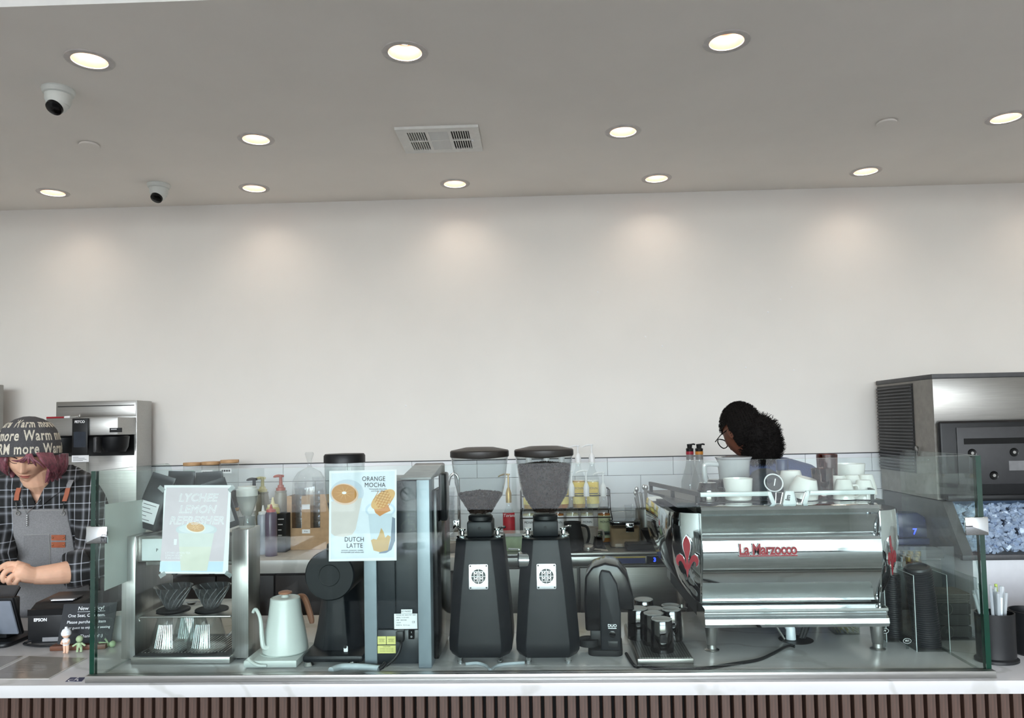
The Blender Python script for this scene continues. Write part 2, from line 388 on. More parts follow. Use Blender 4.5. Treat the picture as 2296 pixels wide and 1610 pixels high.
# air vent: flat frame, three louvre fields of two rows
va, vb_ = H(885, 284, ZC), H(1082, 336, ZC)
t = thing('air_vent', 'white rectangular ceiling air vent with three louvre fields', 'air vent', ((va.x + vb_.x) / 2, (va.y + vb_.y) / 2, ZC), 0.01)
VW, VD = 0.36, 0.29
M_vent = M('white_vent_enamel', (232, 232, 228), 0.4, var=0.02); M_ventd = M('dark_duct', (52, 50, 48), 0.8)
fr = MB()
for a in ((-VW / 2, VW / 2, -VD / 2, -VD / 2 + .04), (-VW / 2, VW / 2, VD / 2 - .04, VD / 2), (-VW / 2, -VW / 2 + .045, -VD / 2 + .04, VD / 2 - .04), (VW / 2 - .045, VW / 2, -VD / 2 + .04, VD / 2 - .04),
          (-.055, -.042, -VD / 2 + .04, VD / 2 - .04), (.042, .055, -VD / 2 + .04, VD / 2 - .04), (-VW / 2 + .045, -.055, -.006, .006), (-.042, .042, -.006, .006), (.055, VW / 2 - .045, -.006, .006)): fr.bb(a[0], a[1], a[2], a[3], -.010, -.004)
fr.bb(-VW / 2, VW / 2, -VD / 2 - .003, -VD / 2, -.012, 0)
fr.build('frame', M_vent, t)
B(-VW / 2 + .03, VW / 2 - .03, -VD / 2 + .03, VD / 2 - .03, -.002, -.0005).build('duct_opening', M_ventd, t)
sl = B(-.0019, .0019, -.05, .05, -.0095, -.0025).build('louvre', M_vent, t); first = True
for xs, yc in ((-1, -.056), (-1, .056), (1, -.056), (1, .056)):
    for k in range(9):
        o = sl if first else sl.copy()
        if not first: C.objects.link(o)
        first = False; o.location = (xs * .095 + (k - 4) * .0105, yc, 0); o.rotation_euler = (0, -xs * .2, 0)
sl2 = B(-.043, .043, -.004, .004, -.009, -.003).build('louvre', M_vent, t); first = True
for yc in (-.056, .056):
    for k in range(9):
        o = sl2 if first else sl2.copy()
        if not first: C.objects.link(o)
        first = False; o.location = (0, yc + (k - 4) * .0115, 0); o.rotation_euler = (-.35, 0, 0)
MB().ball((.143, .0, -.014), .005, 8, 6).build('lever', M_paper, t)
# ------------------------------------------------------------------ front counter
ZT = 0.955
tag(B(-3.9, 3.9, 1.85, 2.52, ZT - 0.031, ZT).build('worktop', M_marble, bevel=.0015), 'long white marble counter top with mitred front edge', 'counter top')
t = thing('slatted_counter', 'front counter clad in upright dark walnut slats', 'counter', (0, 1.9, 0))
B(-3.9, 3.9, 1.9, 2.46, 0.0, ZT - 0.031).build('body', M('gap_shade_backing', (12, 10, 9), .9), t, world=True)  # near-black body colour stands for the shade in the slat gaps
sl = B(-.0100, .0100, 1.868, 1.8995, 0.05, ZT - 0.032).build('slat', M_walnut, t, world=True, bevel=.0012, seg=1)
xs0 = P(8, 1590, 1.868).x; x = xs0 - .0284 * 6; k = 0
while x < 1.75:
    o = sl if k == 0 else sl.copy()
    if k: C.objects.link(o)
    o.location = (x, 0, 0); x += .0284; k += 1
# glass sneeze guard
GY = 1.885
gl = P(208, 1285, GY).x; gr = P(2205, 1265, GY).x; gzl = P(207, 1056, GY).z; gzr = P(2192, 1022, GY).z; gz = (gzl + gzr) / 2; GB = 2.28
guard = thing('sneeze_guard', 'long clear glass guard standing on the counter, chrome corner clamps', 'glass guard', (0, GY, ZT))
MB().bb(gl - .006, gr + .006, GY - .020, GY - .0015, ZT, ZT + .017).bb(gl - .006, gr + .006, GY + .0135, GY + .02, ZT, ZT + .012).build('channel', M_steel, guard, world=True, bevel=.001)
def pane(name, x0, x1, y0, y1, label, rnd=False):
    mb = MB()
    if not rnd: mb.bb(x0, x1, y0, y1, ZT + .002, gz)
    else:
        r = .03; pts = [(y0, ZT + .001), (y1, ZT + .001)] + [(y1 - r + r * math.cos(a), gz - r + r * math.sin(a)) for a in [PI / 2 * k / 6 for k in range(7)]] + [(y0, gz)]
        mb.prism(pts, x0, x1, 'x')
    big = 1 if not rnd else 0
    for i, f in enumerate(mb.f):
        n = (mb.v[f[1]] - mb.v[f[0]]).cross(mb.v[f[2]] - mb.v[f[0]]).normalized()
        cy_ = sum(mb.v[q].y for q in f) / len(f); cz_ = sum(mb.v[q].z for q in f) / len(f)
        mb.mi[i] = 0 if abs(n[big]) > .9 else (1 if (rnd and cy_ < GY + .001) or (not rnd and abs(n[0]) > .9) else (2 if cz_ > gz - .001 else 0))
    return mb.build(name, [M_pane, M_gedge, M_gedge2], guard, world=True, ang=20)
M_gedge2 = M('pale_glass_edge', (120, 150, 140), 0.1, var=.05)
pane('pane', gl + .0065, gr - .0065, GY, GY + .012, 'long clear front panel of the counter glass guard')
pane('pane', gl - .0065, gl + .0058, GY, GB, 'left end panel of the glass guard with dark green edge', True)
pane('pane', gr - .0058, gr + .0065, GY, GB, 'right end panel of the glass guard with dark green edge', True)
for u, v, l in ((220, 1200, 'chrome clamp on the left corner of the glass guard'), (2187, 1180, 'chrome clamp on the right corner of the glass guard')):
    c = P(u, v, GY); s = 1 if u < 1000 else -1
    t = B(-.027, .027, -.008, -.0005, -.0005, .043).build('clamp', M_chrome, guard, bevel=.002, loc=(c.x, 0, c.z - .02 - ZT))
    xp = (gl - .0065 - c.x - .006) if s > 0 else (gr + .0065 - c.x)
    B(xp, xp + .006, -.006, .04, 0, .042).build('side_plate', M_chrome, t, bevel=.002)
    MB().cyl((-s * .004, .0, .02), .006, .016, 12, mat=RX(-PI / 2)).build('bolt', M_chrome, t)

# posters taped inside the glass ------------------------------------------------
PY = GY + .0124
def flat(poly, y, mat, name, parent, th=.0003): return MB().prism(poly, y, y + th, 'y').build(name, mat, parent, fixn=True)
class Sheet:
    """paper sheet with local px coordinates: (0,0) top left, w x h px, laid on the plane y = PY"""
    def __init__(s, name, label, tl, tr, bl, mat):
        s.o = P(*tl, PY); s.ux = (P(*tr, PY) - s.o) / (tr[0] - tl[0]); s.uy = (P(*bl, PY) - s.o) / (bl[1] - tl[1]); s.w = tr[0] - tl[0]; s.h = bl[1] - tl[1]; s.tl = tl
        c = P((bl[0] + tr[0]) / 2, bl[1], PY)
        s.t = thing(name, label, 'poster', c); s.k = 0
        s.poly([(0, 0), (s.w, 0), (s.w, s.h), (0, s.h)], mat, 'paper', .0004)
    def pt(s, x, y): return s.o + s.ux * x + s.uy * y
    def poly(s, pts, mat, name, y=None):
        if y is None: s.k += 1; y = -.00001 - .000035 * s.k
        f = y if name == 'paper' else y
        vs = [s.pt(*p) for p in pts]; vs = [Vector((p.x, PY + (.0009 if name == 'paper' else .0007) + (0 if name == 'paper' else y), p.z)) for p in vs]
        n = len(vs); mb = MB()
        if name == 'paper': mb.add(vs + [p + Vector((0, .0003, 0)) for p in vs], [tuple(range(n)), tuple(range(2 * n - 1, n - 1, -1))] + [(i, i + n, (i + 1) % n + n, (i + 1) % n) for i in range(n)])
        else: mb.add(vs, [tuple(range(n))])
        return mb.build(name, mat, s.t, world=True, fixn=False)
    def abs(s, pts): return [(u - s.tl[0], v - s.tl[1]) for u, v in pts]
    def ell(s, cx, cy, rx, ry, mat, name, a0=0, a1=360, rot=0, n=32):
        cr, sr = math.cos(math.radians(rot)), math.sin(math.radians(rot))
        pts = []
        for i in range(n):
            a = math.radians(a0 + (a1 - a0) * i / (n if a1 - a0 == 360 else n - 1)); x, y = rx * math.cos(a), ry * math.sin(a); pts.append((cx + x * cr - y * sr, cy + x * sr + y * cr))
        return s.poly(s.abs(pts), mat, name)
    def txt(s, st, size, u, v, mat, name='lettering', **k):
        s.k += 1; p = s.pt(u - s.tl[0], v - s.tl[1])
        return letter(name, st, size, Vector((p.x, PY + .0007 - .000035 * s.k, p.z)), mat, s.t, depth=.00002, rot=RY(-ROLL * .0 + .012), **k)
PX = GY / FPX * 1.01
Mp = lambda n, c: M('print_' + n, c, .75, var=.015, scale=40)
s1 = Sheet('poster', 'small pink drink poster with outlined lettering taped inside the glass', (368, 1088), (518, 1088), (360, 1286), M_paper)
s1.poly(s1.abs([(373, 1093), (513, 1093), (507, 1258), (366, 1258)]), Mp('mauve', (214, 202, 208)), 'print')
s1.poly(s1.abs([(366, 1259), (507, 1259), (506, 1282), (365, 1282)]), Mp('pale_blue', (205, 224, 240)), 'print')
for st, v, u in (('LYCHEE', 1117, 444), ('LEMON', 1143, 444), ('REFRESHER', 1168, 443)):
    s1.txt(st, 25 * PX, u, v, Mp('white', (244, 244, 246)), shear=.25, outline=.0007, space=1.02)
s1.ell(444, 1188, 46, 15, Mp('saucer', (206, 212, 216)), 'print'); s1.ell(444, 1186, 40, 11, Mp('saucer_inner', (218, 223, 226)), 'print')
s1.poly(s1.abs([(404, 1196), (484, 1196), (471, 1280), (413, 1280)]), Mp('cup', (216, 219, 214)), 'print')
s1.poly(s1.abs([(407, 1226), (479, 1226), (471, 1280), (413, 1280)]), Mp('drink', (220, 220, 207)), 'print')
s1.ell(442, 1183, 22, 12, Mp('rind', (240, 236, 226)), 'print', rot=8); s1.ell(442, 1182, 20, 10.5, Mp('orange_slice', (214, 168, 122)), 'print', rot=8)
for k in range(8):
    a = math.radians(8 + 45 * k); s1.poly(s1.abs([(442 + 3 * math.cos(a - .3), 1182 + 1.6 * math.sin(a - .3)), (442 + 18 * math.cos(a), 1182 + 9.5 * math.sin(a)), (442 + 3 * math.cos(a + .3), 1182 + 1.6 * math.sin(a + .3))]), Mp('segment', (236, 204, 160)), 'print')
s1.poly(s1.abs([(395, 1209), (402, 1209), (401, 1222), (395, 1222)]), M_paper, 'print')
s1.txt('LYCHEE LEMON TEA\nLEMON SODA\nPURE HONEY', 6.2 * PX, 377, 1246, M_paper, align='LEFT')
for (a, b) in (((362, 1096), 40), ((519, 1096), -40), ((364, 1289), -30), ((512, 1288), 35)):
    c = P(*a, PY); MB().box((c.x, PY + .0002, c.z), (.018, .0002, .011), rot=RY(math.radians(b))).build('tape', thin_glass('clear_tape', (225, 230, 230), .06, haze=.25), s1.t, world=True)
s2 = Sheet('poster', 'white coffee poster with orange mocha and waffle latte taped inside glass', (738, 1056), (889, 1053), (737, 1259), M_paper)
s2.poly(s2.abs([(743, 1062), (885, 1059), (884, 1252), (742, 1254)]), Mp('ice_blue', (220, 228, 236)), 'print')
s2.ell(778, 1107, 38, 31, Mp('rim_shadow', (196, 206, 218)), 'print')
s2.poly(s2.abs([(743, 1125), (812, 1118), (798, 1188), (790, 1200), (770, 1205), (750, 1202), (743, 1196)]), Mp('milk_glass', (216, 208, 204)), 'print')
s2.ell(773, 1109, 31, 24, Mp('peel', (222, 190, 168)), 'print', rot=10); s2.ell(772, 1108, 28, 21, Mp('orange_flesh', (184, 128, 62)), 'print', rot=10)
for k in range(10):
    a = math.radians(36 * k + 6); s2.poly(s2.abs([(772 + 4 * math.cos(a - .2), 1106 + 3 * math.sin(a - .2)), (772 + 25 * math.cos(a), 1107 + 18 * math.sin(a)), (772 + 4 * math.cos(a + .2), 1106 + 3 * math.sin(a + .2))]), Mp('orange_light', (214, 164, 96)), 'print')
s2.ell(772, 1106, 5, 3, M_paper, 'print')
s2.ell(853, 1145, 34, 19, Mp('glass_rim', (200, 216, 230)), 'print'); s2.ell(853, 1146, 29, 15, Mp('milk_top', (226, 234, 240)), 'print')
s2.poly(s2.abs([(876, 1160), (886, 1165), (886, 1215), (878, 1235), (866, 1242), (850, 1243)]), Mp('glass_shadow', (128, 140, 156)), 'print')
s2.poly(s2.abs([(826, 1154), (880, 1154), (876, 1215), (870, 1236), (852, 1240), (838, 1236), (832, 1215)]), Mp('latte_milk', (200, 212, 222)), 'print')
s2.poly(s2.abs([(832, 1213), (838, 1210), (845, 1212), (850, 1202), (855, 1186), (860, 1194), (864, 1208), (870, 1202), (876, 1206), (870, 1236), (852, 1240), (838, 1236)]), Mp('latte_coffee', (200, 166, 116)), 'print')
s2.poly(s2.abs([(838, 1142), (870, 1134), (876, 1148), (862, 1154), (852, 1160), (842, 1152)]), Mp('caramel', (208, 144, 90)), 'print')
s2.ell(859, 1122, 31, 16, Mp('waffle', (216, 170, 106)), 'print', rot=-36)
for k in range(-3, 4):
    for rr in (24, -50):
        a = math.radians(rr - 10); d = Vector((math.cos(a), math.sin(a))); n = Vector((-d.y, d.x)); c = Vector((859, 1122)) + n * k * 6; L = 22 - abs(k) * 3.6
        L = max(L if rr < 0 else L * .75, 5)
        s2.poly(s2.abs([tuple(c - d * L - n * .7), tuple(c + d * L - n * .7), tuple(c + d * L + n * .7), tuple(c - d * L + n * .7)]), Mp('waffle_line', (184, 128, 66)), 'print')
Mk = Mp('ink', (34, 36, 40))
s2.txt('ORANGE', 14.5 * PX, 838, 1076, Mk, space=1.05, sx=.86); s2.txt('MOCHA', 14.5 * PX, 841, 1090, Mk, space=1.05, sx=.86)
s2.txt('homemade chocolate\nand fresh orange', 4.6 * PX, 848, 1101, Mk)
s2.txt('DUTCH', 14.5 * PX, 795, 1211, Mk, space=1.05, sx=.86); s2.txt('LATTE', 14.5 * PX, 796, 1225, Mk, space=1.05, sx=.86)
s2.txt('caramel, cinnamon, cookie,\nstroopwafel and whole milk', 4.6 * PX, 791, 1237, Mk)
# sheet on the left end panel
c0 = Vector((gl + .0064, 2.0, P(240, 1325, 1.95).z))
t = thing('poster', 'pale blank back of a sheet stuck to the left end glass', 'poster', (gl + .0064, 1.94, 1.1))
ya, yb = 1.925, 2.125
MB().add([(gl + .0066, ya, P(227, 1325, ya).z), (gl + .0066, yb, P(295, 1287, yb).z), (gl + .0066, yb, P(293, 1120, yb).z), (gl + .0066, ya, P(229, 1131, ya).z),
          (gl + .0070, ya, P(227, 1325, ya).z), (gl + .0070, yb, P(295, 1287, yb).z), (gl + .0070, yb, P(293, 1120, yb).z), (gl + .0070, ya, P(229, 1131, ya).z)],
         [(0, 1, 2, 3), (7, 6, 5, 4), (0, 4, 5, 1), (1, 5, 6, 2), (2, 6, 7, 3), (3, 7, 4, 0)]).build('paper', M('pale_green_paper', (214, 226, 220), .8, var=.01), t, world=True)

# ------------------------------------------------------------------ back counter
BZ = 0.96; BD = 0.64
def wb(name, x0, x1, d0, d1, z0, z1, mat, parent=None, bevel=0.0):     # box in the frame of the back wall; d = distance in front of it
    return B(x0, x1, -d1, -d0, z0, z1).build(name, mat, parent, bevel=bevel, rot=(0, 0, WROT), loc=(0, WY, 0))
M_backtop = marble('pale_quartz', (206, 200, 194), (190, 184, 178), .3)
xf0 = W(1052, 1250, BD).x; xf1 = W(1530, 1250, BD).x; xi = W(2100, 900, .5).x
tag(wb('worktop', -3.6, xf0 - .004, .012, BD, BZ - .062, BZ, M_backtop, bevel=.002), 'pale stone worktop of the back counter under the pump bottles', 'counter top')
x = -3.55; k = 0; cabl = ['dark walnut base cabinet at the far left end of back counter', 'second dark walnut base cabinet from the left, under coffee brewer', 'dark walnut base cabinet behind the pour-over station', 'dark walnut base cabinet under the paper cup boxes', 'dark walnut base cabinet beside the steel fridge', 'narrow dark walnut cabinet by the fridge']
while x < xf0 - .05:
    w = min(.56, xf0 - .006 - x)
    t = thing('base_cabinet', cabl[k], 'cabinet', (x, WY + x * WT, 0), WROT, 'walnut base cabinets')
    B(0.001, w - .002, -BD + .04, -.02, .1, BZ - .063).build('body', M_darkwood, t)
    for q in range(2):
        d = B(.004 + q * w / 2, w / 2 - .004 + q * w / 2, -BD + .02, -BD + .038, .12, BZ - .075).build('door', M_darkwood, t, bevel=.002)
        B(w / 2 - .016 + q * .016, w / 2 - .008 + q * .016, -BD + .008, -BD + .018, .62, .78).build('handle', M_black, d)
    B(0.01, w - .01, -BD + .08, -.05, 0.0, .099).build('plinth', M_black, t); x += w; k += 1
# undercounter fridge
t = thing('undercounter_fridge', 'stainless steel undercounter fridge with blue digital display', 'fridge', (xf0, WY + xf0 * WT, 0), WROT)
fwid = xf1 - xf0
B(0, fwid, -BD + .03, -.02, .1, BZ - .005).build('body', M_steeld, t)
B(-.002, fwid + .002, -BD - .01, -.015, BZ - .004, BZ + .012).build('top', M_steel, t, bevel=.003)
B(0, fwid, -BD - .006, -BD + .029, BZ - .05, BZ - .006).build('fascia', M_steel, t, bevel=.002)
for q in range(2):
    d = B(.006 + q * fwid / 2, fwid / 2 - .006 + q * fwid / 2, -BD - .004, -BD + .028, .14, BZ - .058).build('door', M_steeld, t, bevel=.003)
    hx = (fwid / 2 - .05 if q == 0 else fwid / 2 + .05)
    B(hx - .018, hx + .018, -BD - .007, -BD - .0045, .62, .83).build('handle', M_black, d)
    MB().cyl((hx, -BD - .0055, .57), .014, .008, 16, mat=RX(PI / 2)).build('lock', M_chrome, d)
def fx(u, v): return (W(u, v, BD).x - xf0)
dl = B(fx(1366, 1246), fx(1440, 1246), -BD - .0078, -BD - .0065, BZ - .040, BZ - .008).build('sticker', M('blue_label', (46, 58, 110), .4), t)
B(fx(1366, 1246), fx(1440, 1246), -BD - .0085, -BD - .0079, BZ - .015, BZ - .008).build('strip', M('mustard', (190, 168, 78), .5), dl)
dp = B(fx(1443, 1246), fx(1490, 1246), -BD - .009, -BD - .0065, BZ - .042, BZ - .008).build('display', M_blackgloss, t)
letter('digits', '3', .026, Vector((fx(1461, 1250), -BD - .0095, BZ - .025)), M('blue_led', (40, 60, 255), .4, emit=((40, 70, 255), 3.0)), dp, world=False, bold=.001)
for xx in (.05, fwid - .05): MB().cyl((xx, -BD + .08, 0), .02, .1, 12).build('foot', M_black, t)
# right-hand steel bench beyond the fridge
tag(wb('steel_bench', xf1 + .004, P(2090, 850, 3.62).x - .01, .012, BD, BZ - .04, BZ, M_steeld, bevel=.002), 'stainless worktop behind the espresso machine', 'counter top')
t = thing('base_cabinet', 'stainless base cabinet below worktop behind espresso machine', 'cabinet', (xf1, WY + xf1 * WT, 0), WROT)
B(.006, P(2090, 850, 3.62).x - .014 - xf1, -BD + .02, -.02, .0, BZ - .041).build('body', M_steeld, t)
for q in range(3):
    w = (P(2090, 850, 3.62).x - .02 - xf1) / 3; B(.01 + q * w, (q + 1) * w - .004, -BD + .002, -BD + .018, .1, BZ - .05).build('door', M_steeld, t, bevel=.002)
# ------------------------------------------------------------------ pour-over station
t = thing('pour_over_machine', 'stainless steel pour-over station with two drippers on a shelf', 'coffee machine', (P(430, 1480, 2.03).x, 2.1, ZT))
y0, y1 = 2.03, 2.24
xl0, xl1 = P(272, 1350, y0).x, P(303, 1350, y0).x; xr0, xr1 = P(519, 1350, y0).x, P(557, 1350, y0).x
zt_ = P(288, 1203, y0).z; zb = ZT + .008
B(xl0, xl1, y0, y1, zb, zt_).build('left_pillar', M_steelv, t, world=True, bevel=.002)
B(xr0, xr1, y0, y0 + .085, zb, P(540, 1187, y0).z).build('right_pillar', M_steelv, t, world=True, bevel=.002)
zh = P(330, 1262, y0).z
B(xl1 + .0005, xr0 - .0005, y0 + .01, y1, zh, zt_ - .002).build('head', M_steel, t, world=True, bevel=.003)
hp = B(P(316, 1230, y0).x, xr0 - .01, y0 + .004, y0 + .0098, P(330, 1258, y0).z, P(330, 1209, y0).z).build('fascia', M('frosted_white_panel', (214, 222, 222), .25, var=.02), t, world=True, bevel=.001)
letter('lettering', 'P', .012, P(352, 1234, y0 + .0035), M_black, hp.parent)
B(P(318, 1262, y0).x, xr0 - .004, y0 + .02, y1 - .02, zh - .012, zh - .0005).build('spout_bar', M_steeld, t, world=True, bevel=.002)
for u in (388, 472):
    c = P(u, 1290, y0 + .05); MB().lathe([(0, 0), (.008, 0), (.010, .016), (.010, .03), (0, .03)], 14, (c.x, y0 + .06, zh - .044)).build('nozzle', M_black, t, world=True)
zsh = H(415, 1389, 0).z
zs = P(410, 1382, y0 - .005).z
sh = B(P(314, 1382, y0).x, xr0 - .001, y0 - .005, y1 - .01, zs - .004, zs).build('shelf', M_steel, t, world=True, bevel=.001)
MB().tube([(P(314, 1382, y0).x + .004, y0 - .003, zs - .002), (P(314, 1382, y0).x - .001, y0 - .003, zs - .006), (P(314, 1382, y0).x + .001, y0 - .003, zs - .012)], .002, 8).build('lip', M_steel, t, world=True)
tr0 = P(303, 1480, 2.008).x; tr1 = P(515, 1480, 2.008).x
B(xl1 + .0005, tr1, 2.008, y1 - .01, ZT + .0005, ZT + .019).build('drip_tray', M_steel, t, world=True, bevel=.0015)
B(xl1 + .004, tr1 - .004, 2.013, y1 - .014, ZT + .0191, ZT + .0205).build('drip_grate', M_dgrey, t, world=True)
g = B(-.0016, .0016, -.075, .075, 0, .0016).build('grate_bar', M_steeld, t, loc=(0, 0, .0206)); n = 0
for k in range(26):
    x = xl1 + .012 + k * .0092
    if x > tr1 - .008: break
    o = g if k == 0 else g.copy()
    if k: C.objects.link(o)
    o.location = (x - t.location.x, .02, .0206)
for u in (290, 530):
    for yy in (y0 + .03, y0 + .065 if u > 400 else y1 - .03): MB().cyl((P(u, 1480, y0).x, yy, ZT), .012, .0082, 14).build('foot', M_black, t, world=True)
# drippers on dark discs
Mdrip = thin_glass('smoked_ribbed_glass', (222, 224, 226), .07, haze=.10, hazecol=(150, 150, 150))
Mdrip2 = thin_glass('clear_ribbed_glass', (200, 202, 204), .12, haze=.25, hazecol=(200, 202, 204))  # pale haze in the colour imitates the glimmer of the ribs
def dripper(c, label):
    t = thing('coffee_dripper', label, 'dripper', c, 0, 'coffee drippers on the shelf')
    MB().lathe([(0, 0), (.043, 0), (.045, .002), (.043, .004), (0, .004)], 28).build('base_disc', M_blackmatt, t)
    MB().lathe([(.018, .004), (.022, .010), (.034, .038), (.050, .066), (.0515, .067), (.049, .066), (.033, .038), (.020, .011), (.016, .005)], 36).build('cone', Mdrip, t)
    rb = MB()
    for k in range(14):
        a = 2 * PI * k / 14
        rb.tube([((.0205 + .029 * q) * math.cos(a + q * .9), (.0205 + .029 * q) * math.sin(a + q * .9), .010 + .055 * q) for q in (0, .25, .5, .75, 1)], .0013, 5)
    rb.build('ribs', Mdrip2, t); return t
cA = P(389, 1372, y0 + .065); cB = P(475, 1370, y0 + .065)
dripper((cA.x, y0 + .065, zs + .0005), 'smoked ribbed glass dripper on the left of the steel shelf')
dripper((cB.x, y0 + .065, zs + .0005), 'smoked ribbed glass dripper on the right of the steel shelf')
def server(c, label, k=1.0):
    t = thing('glass_server', label, 'carafe', c, 0, 'glass servers below the drippers')
    MB().lathe([(0, .0), (.050 * k, 0), (.053 * k, .004), (.050 * k, .03), (.034 * k, .084), (.036 * k, .096), (.0345 * k, .095), (.0325 * k, .083), (.048 * k, .03), (.050 * k, .005), (0, .003)], 32).build('flask', M_glass, t)
    rb = MB()
    for q in range(9):
        a = math.radians(238 + q * 8); rb.tube([(.046 * k * math.cos(a), .046 * k * math.sin(a), .012), (.0335 * k * math.cos(a), .0335 * k * math.sin(a), .072)], .0012, 5)
    rb.build('flutes', M('bright_glass_flute', (236, 242, 244), .1, metal=.4, var=.02), t)
    MB().lathe([(0, .0965), (.037 * k, .0965), (.038 * k, .1), (.012, .101), (.010, .104), (0, .104)], 28).build('lid', thin_glass('smoked_plastic', (120, 122, 124), .08), t)
    MB().tube([(.035 * k, .01, .082), (.062 * k, .02, .078), (.066 * k, .02, .05), (.05 * k, .016, .026)], .004, 8, smooth_path=4).build('handle', M_glass, t)
    return t
cA = P(388, 1455, 2.09); cB = P(470, 1453, 2.09)
server((cA.x, 2.075, ZT + .0225), 'clear glass server with fluted front, left of the pair')
server((cB.x, 2.075, ZT + .0225), 'clear glass server with fluted front, right of the pair')
server((P(430, 1450, 2.17).x, 2.168, ZT + .0225), 'clear glass server with handle standing behind the front pair', .92)

# coffee bags on the station
M_bag = M('black_foil_bag', (26, 32, 34), .38, var=.08, scale=14, bump=.4)
def bag(c, w, h, d, label, tilt=0, rz=0, lean=0, sticker=True):
    t = thing('coffee_bag', label, 'coffee bag', c, rz, 'black coffee bags on the pour-over station')
    rot = RY(tilt) @ RX(lean); n = 24; rings = []
    for z, kw, kd in ((0, .96, .96), (.01, 1, 1), (.3, 1, 1.02), (.6, .99, .85), (.8, .97, .5), (.9, .96, .2), (.93, .96, .1), (1.0, .95, .05)):
        zz = z * h if z > .011 else z; rings.append([rot @ Vector((math.copysign(abs(math.cos(a)) ** .35, math.cos(a)) * w / 2 * kw, math.copysign(abs(math.sin(a)) ** .5, math.sin(a)) * d / 2 * kd, zz)) for a in [2 * PI * k / n + .01 for k in range(n)]])
    zmin = min(p.z for p in rings[0]); rings = [[p - Vector((0, 0, zmin)) for p in r] for r in rings]
    MB().loft(rings).build('pouch', M_bag, t)
    if sticker:
        mb = moved(B(-w * .33, w * .33, -d / 2 * 1.06 - .0008, -d / 2 * 1.06, h * .12, h * .5), (0, 0, -zmin), rot)
        st = mb.build('sticker', M_paper, t)
        for k, wl in enumerate((.26, .16, .22, .12, .2)):
            moved(B(-w * .28, -w * .28 + w * wl * 2, -d / 2 * 1.06 - .0011, -d / 2 * 1.06 - .0009, h * (.44 - .07 * k), h * (.44 - .07 * k) + .0016), (0, 0, -zmin), rot).build('print_line', M_dgrey, st)
    return t
zb = zt_
bag((P(336, 1200, 2.15).x + .005, 2.135, zb), .075, .155, .055, 'black coffee bag tilted at the left end of the station', tilt=.30, sticker=True)
bag((P(402, 1200, 2.195).x, 2.2, zb), .085, .165, .05, 'black coffee bag behind the top left of the pink poster', tilt=.03)
bag((P(475, 1200, 2.185).x, 2.185, zb), .085, .162, .05, 'black coffee bag behind the top right of the pink poster', tilt=-.05)
bag((P(527, 1200, 2.13).x - .012, 2.105, zb), .07, .14, .05, 'black coffee bag with white label leaning at the right end of station', tilt=-.28, rz=.5)
# clear pitcher on the right pillar
c = P(556, 1187, 2.13); zp = P(540, 1187, y0).z
t = thing('acrylic_pitcher', 'clear plastic funnel jug with white cap on the steel pillar', 'jug', ((xr0 + xr1) / 2 + .002, 2.075, zp + .0005))
MB().lathe([(0, 0), (.020, 0), (.022, .004), (.021, .03), (.012, .032)], 24).build('cup', M_acryl, t)
MB().lathe([(.012, .033), (.016, .04), (.026, .07), (.028, .085)], 24).build('funnel', thin_glass('frosted_plastic', (226, 226, 220), .06, haze=.3), t)
MB().lathe([(.029, .086), (.029, .104), (.025, .106), (.025, .112), (0, .113)], 24).lathe([(.0285, .086), (0, .086)], 24).build('cap', M('white_plastic', (228, 228, 224), .4, var=.02), t)
# ------------------------------------------------------------------ kettle and its base
ka = P(545, 1492, 1.964); kb = P(664, 1492, 1.964)
t = thing('kettle_base', 'pale mint electric base under the white kettle', 'kettle base', ((ka.x + kb.x) / 2, 2.05, ZT), 0)
M_mint = M('pale_mint_enamel', (204, 210, 206), .3, var=.01)
w = (kb.x - ka.x)
B(-w / 2, w / 2, -.084, .082, .003, .021).build('body', M_mint, t, bevel=.0025)
B(-w / 2 + .01, w / 2 - .01, -.07, .07, 0, .003).build('foot', M_blackmatt, t)
MB().lathe([(0, .0212), (.056, .0212), (.056, .0225), (0, .0225)], 32).build('plate', M_mint, t)
MB().tube([(-.008, -.086, .009), (-.03, -.091, .012), (-.052, -.084, .021), (-.058, -.080, .026)], .0042, 10, smooth_path=4).build('dial_arm', M_mint, t)
kc = (ka.x + kb.x) / 2
t = thing('gooseneck_kettle', 'white gooseneck kettle with brown handle and wooden knob', 'kettle', (kc + .012, 2.05, ZT + .0227))
MB().lathe([(0, 0), (.058, 0), (.0605, .003), (.059, .02), (.052, .06), (.044, .10), (.0405, .128), (.039, .141), (.036, .143), (.0355, .140), (0, .139)], 40).build('body', M_mint, t)
MB().lathe([(.035, .1395), (.034, .142), (.012, .1435), (.008, .150), (0, .150)], 32).build('lid', M_mint, t)
MB().lathe([(0, .1505), (.012, .1505), (.018, .153), (.018, .157), (.010, .160), (0, .160)], 24).build('knob', M('brown_wood_knob', (150, 98, 72), .45, var=.1), t)
MB().tube([(-.028, -.045, .022), (-.040, -.052, .024), (-.046, -.05, .05), (-.050, -.046, .085), (-.056, -.042, .105), (-.066, -.038, .119), (-.073, -.036, .116), (-.075, -.036, .110)], [.0065, .0065, .0058, .005, .0046, .0044, .0042, .004], 10, smooth_path=4).build('spout', M_mint, t)
MB().tube([(.018, .034, .132), (.028, .052, .134), (.036, .062, .12), (.050, .066, .07), (.052, .066, .055)], [.007, .007, .0085, .0085, .006], 10, smooth_path=4).build('handle', M('tan_handle', (156, 108, 84), .5), t)

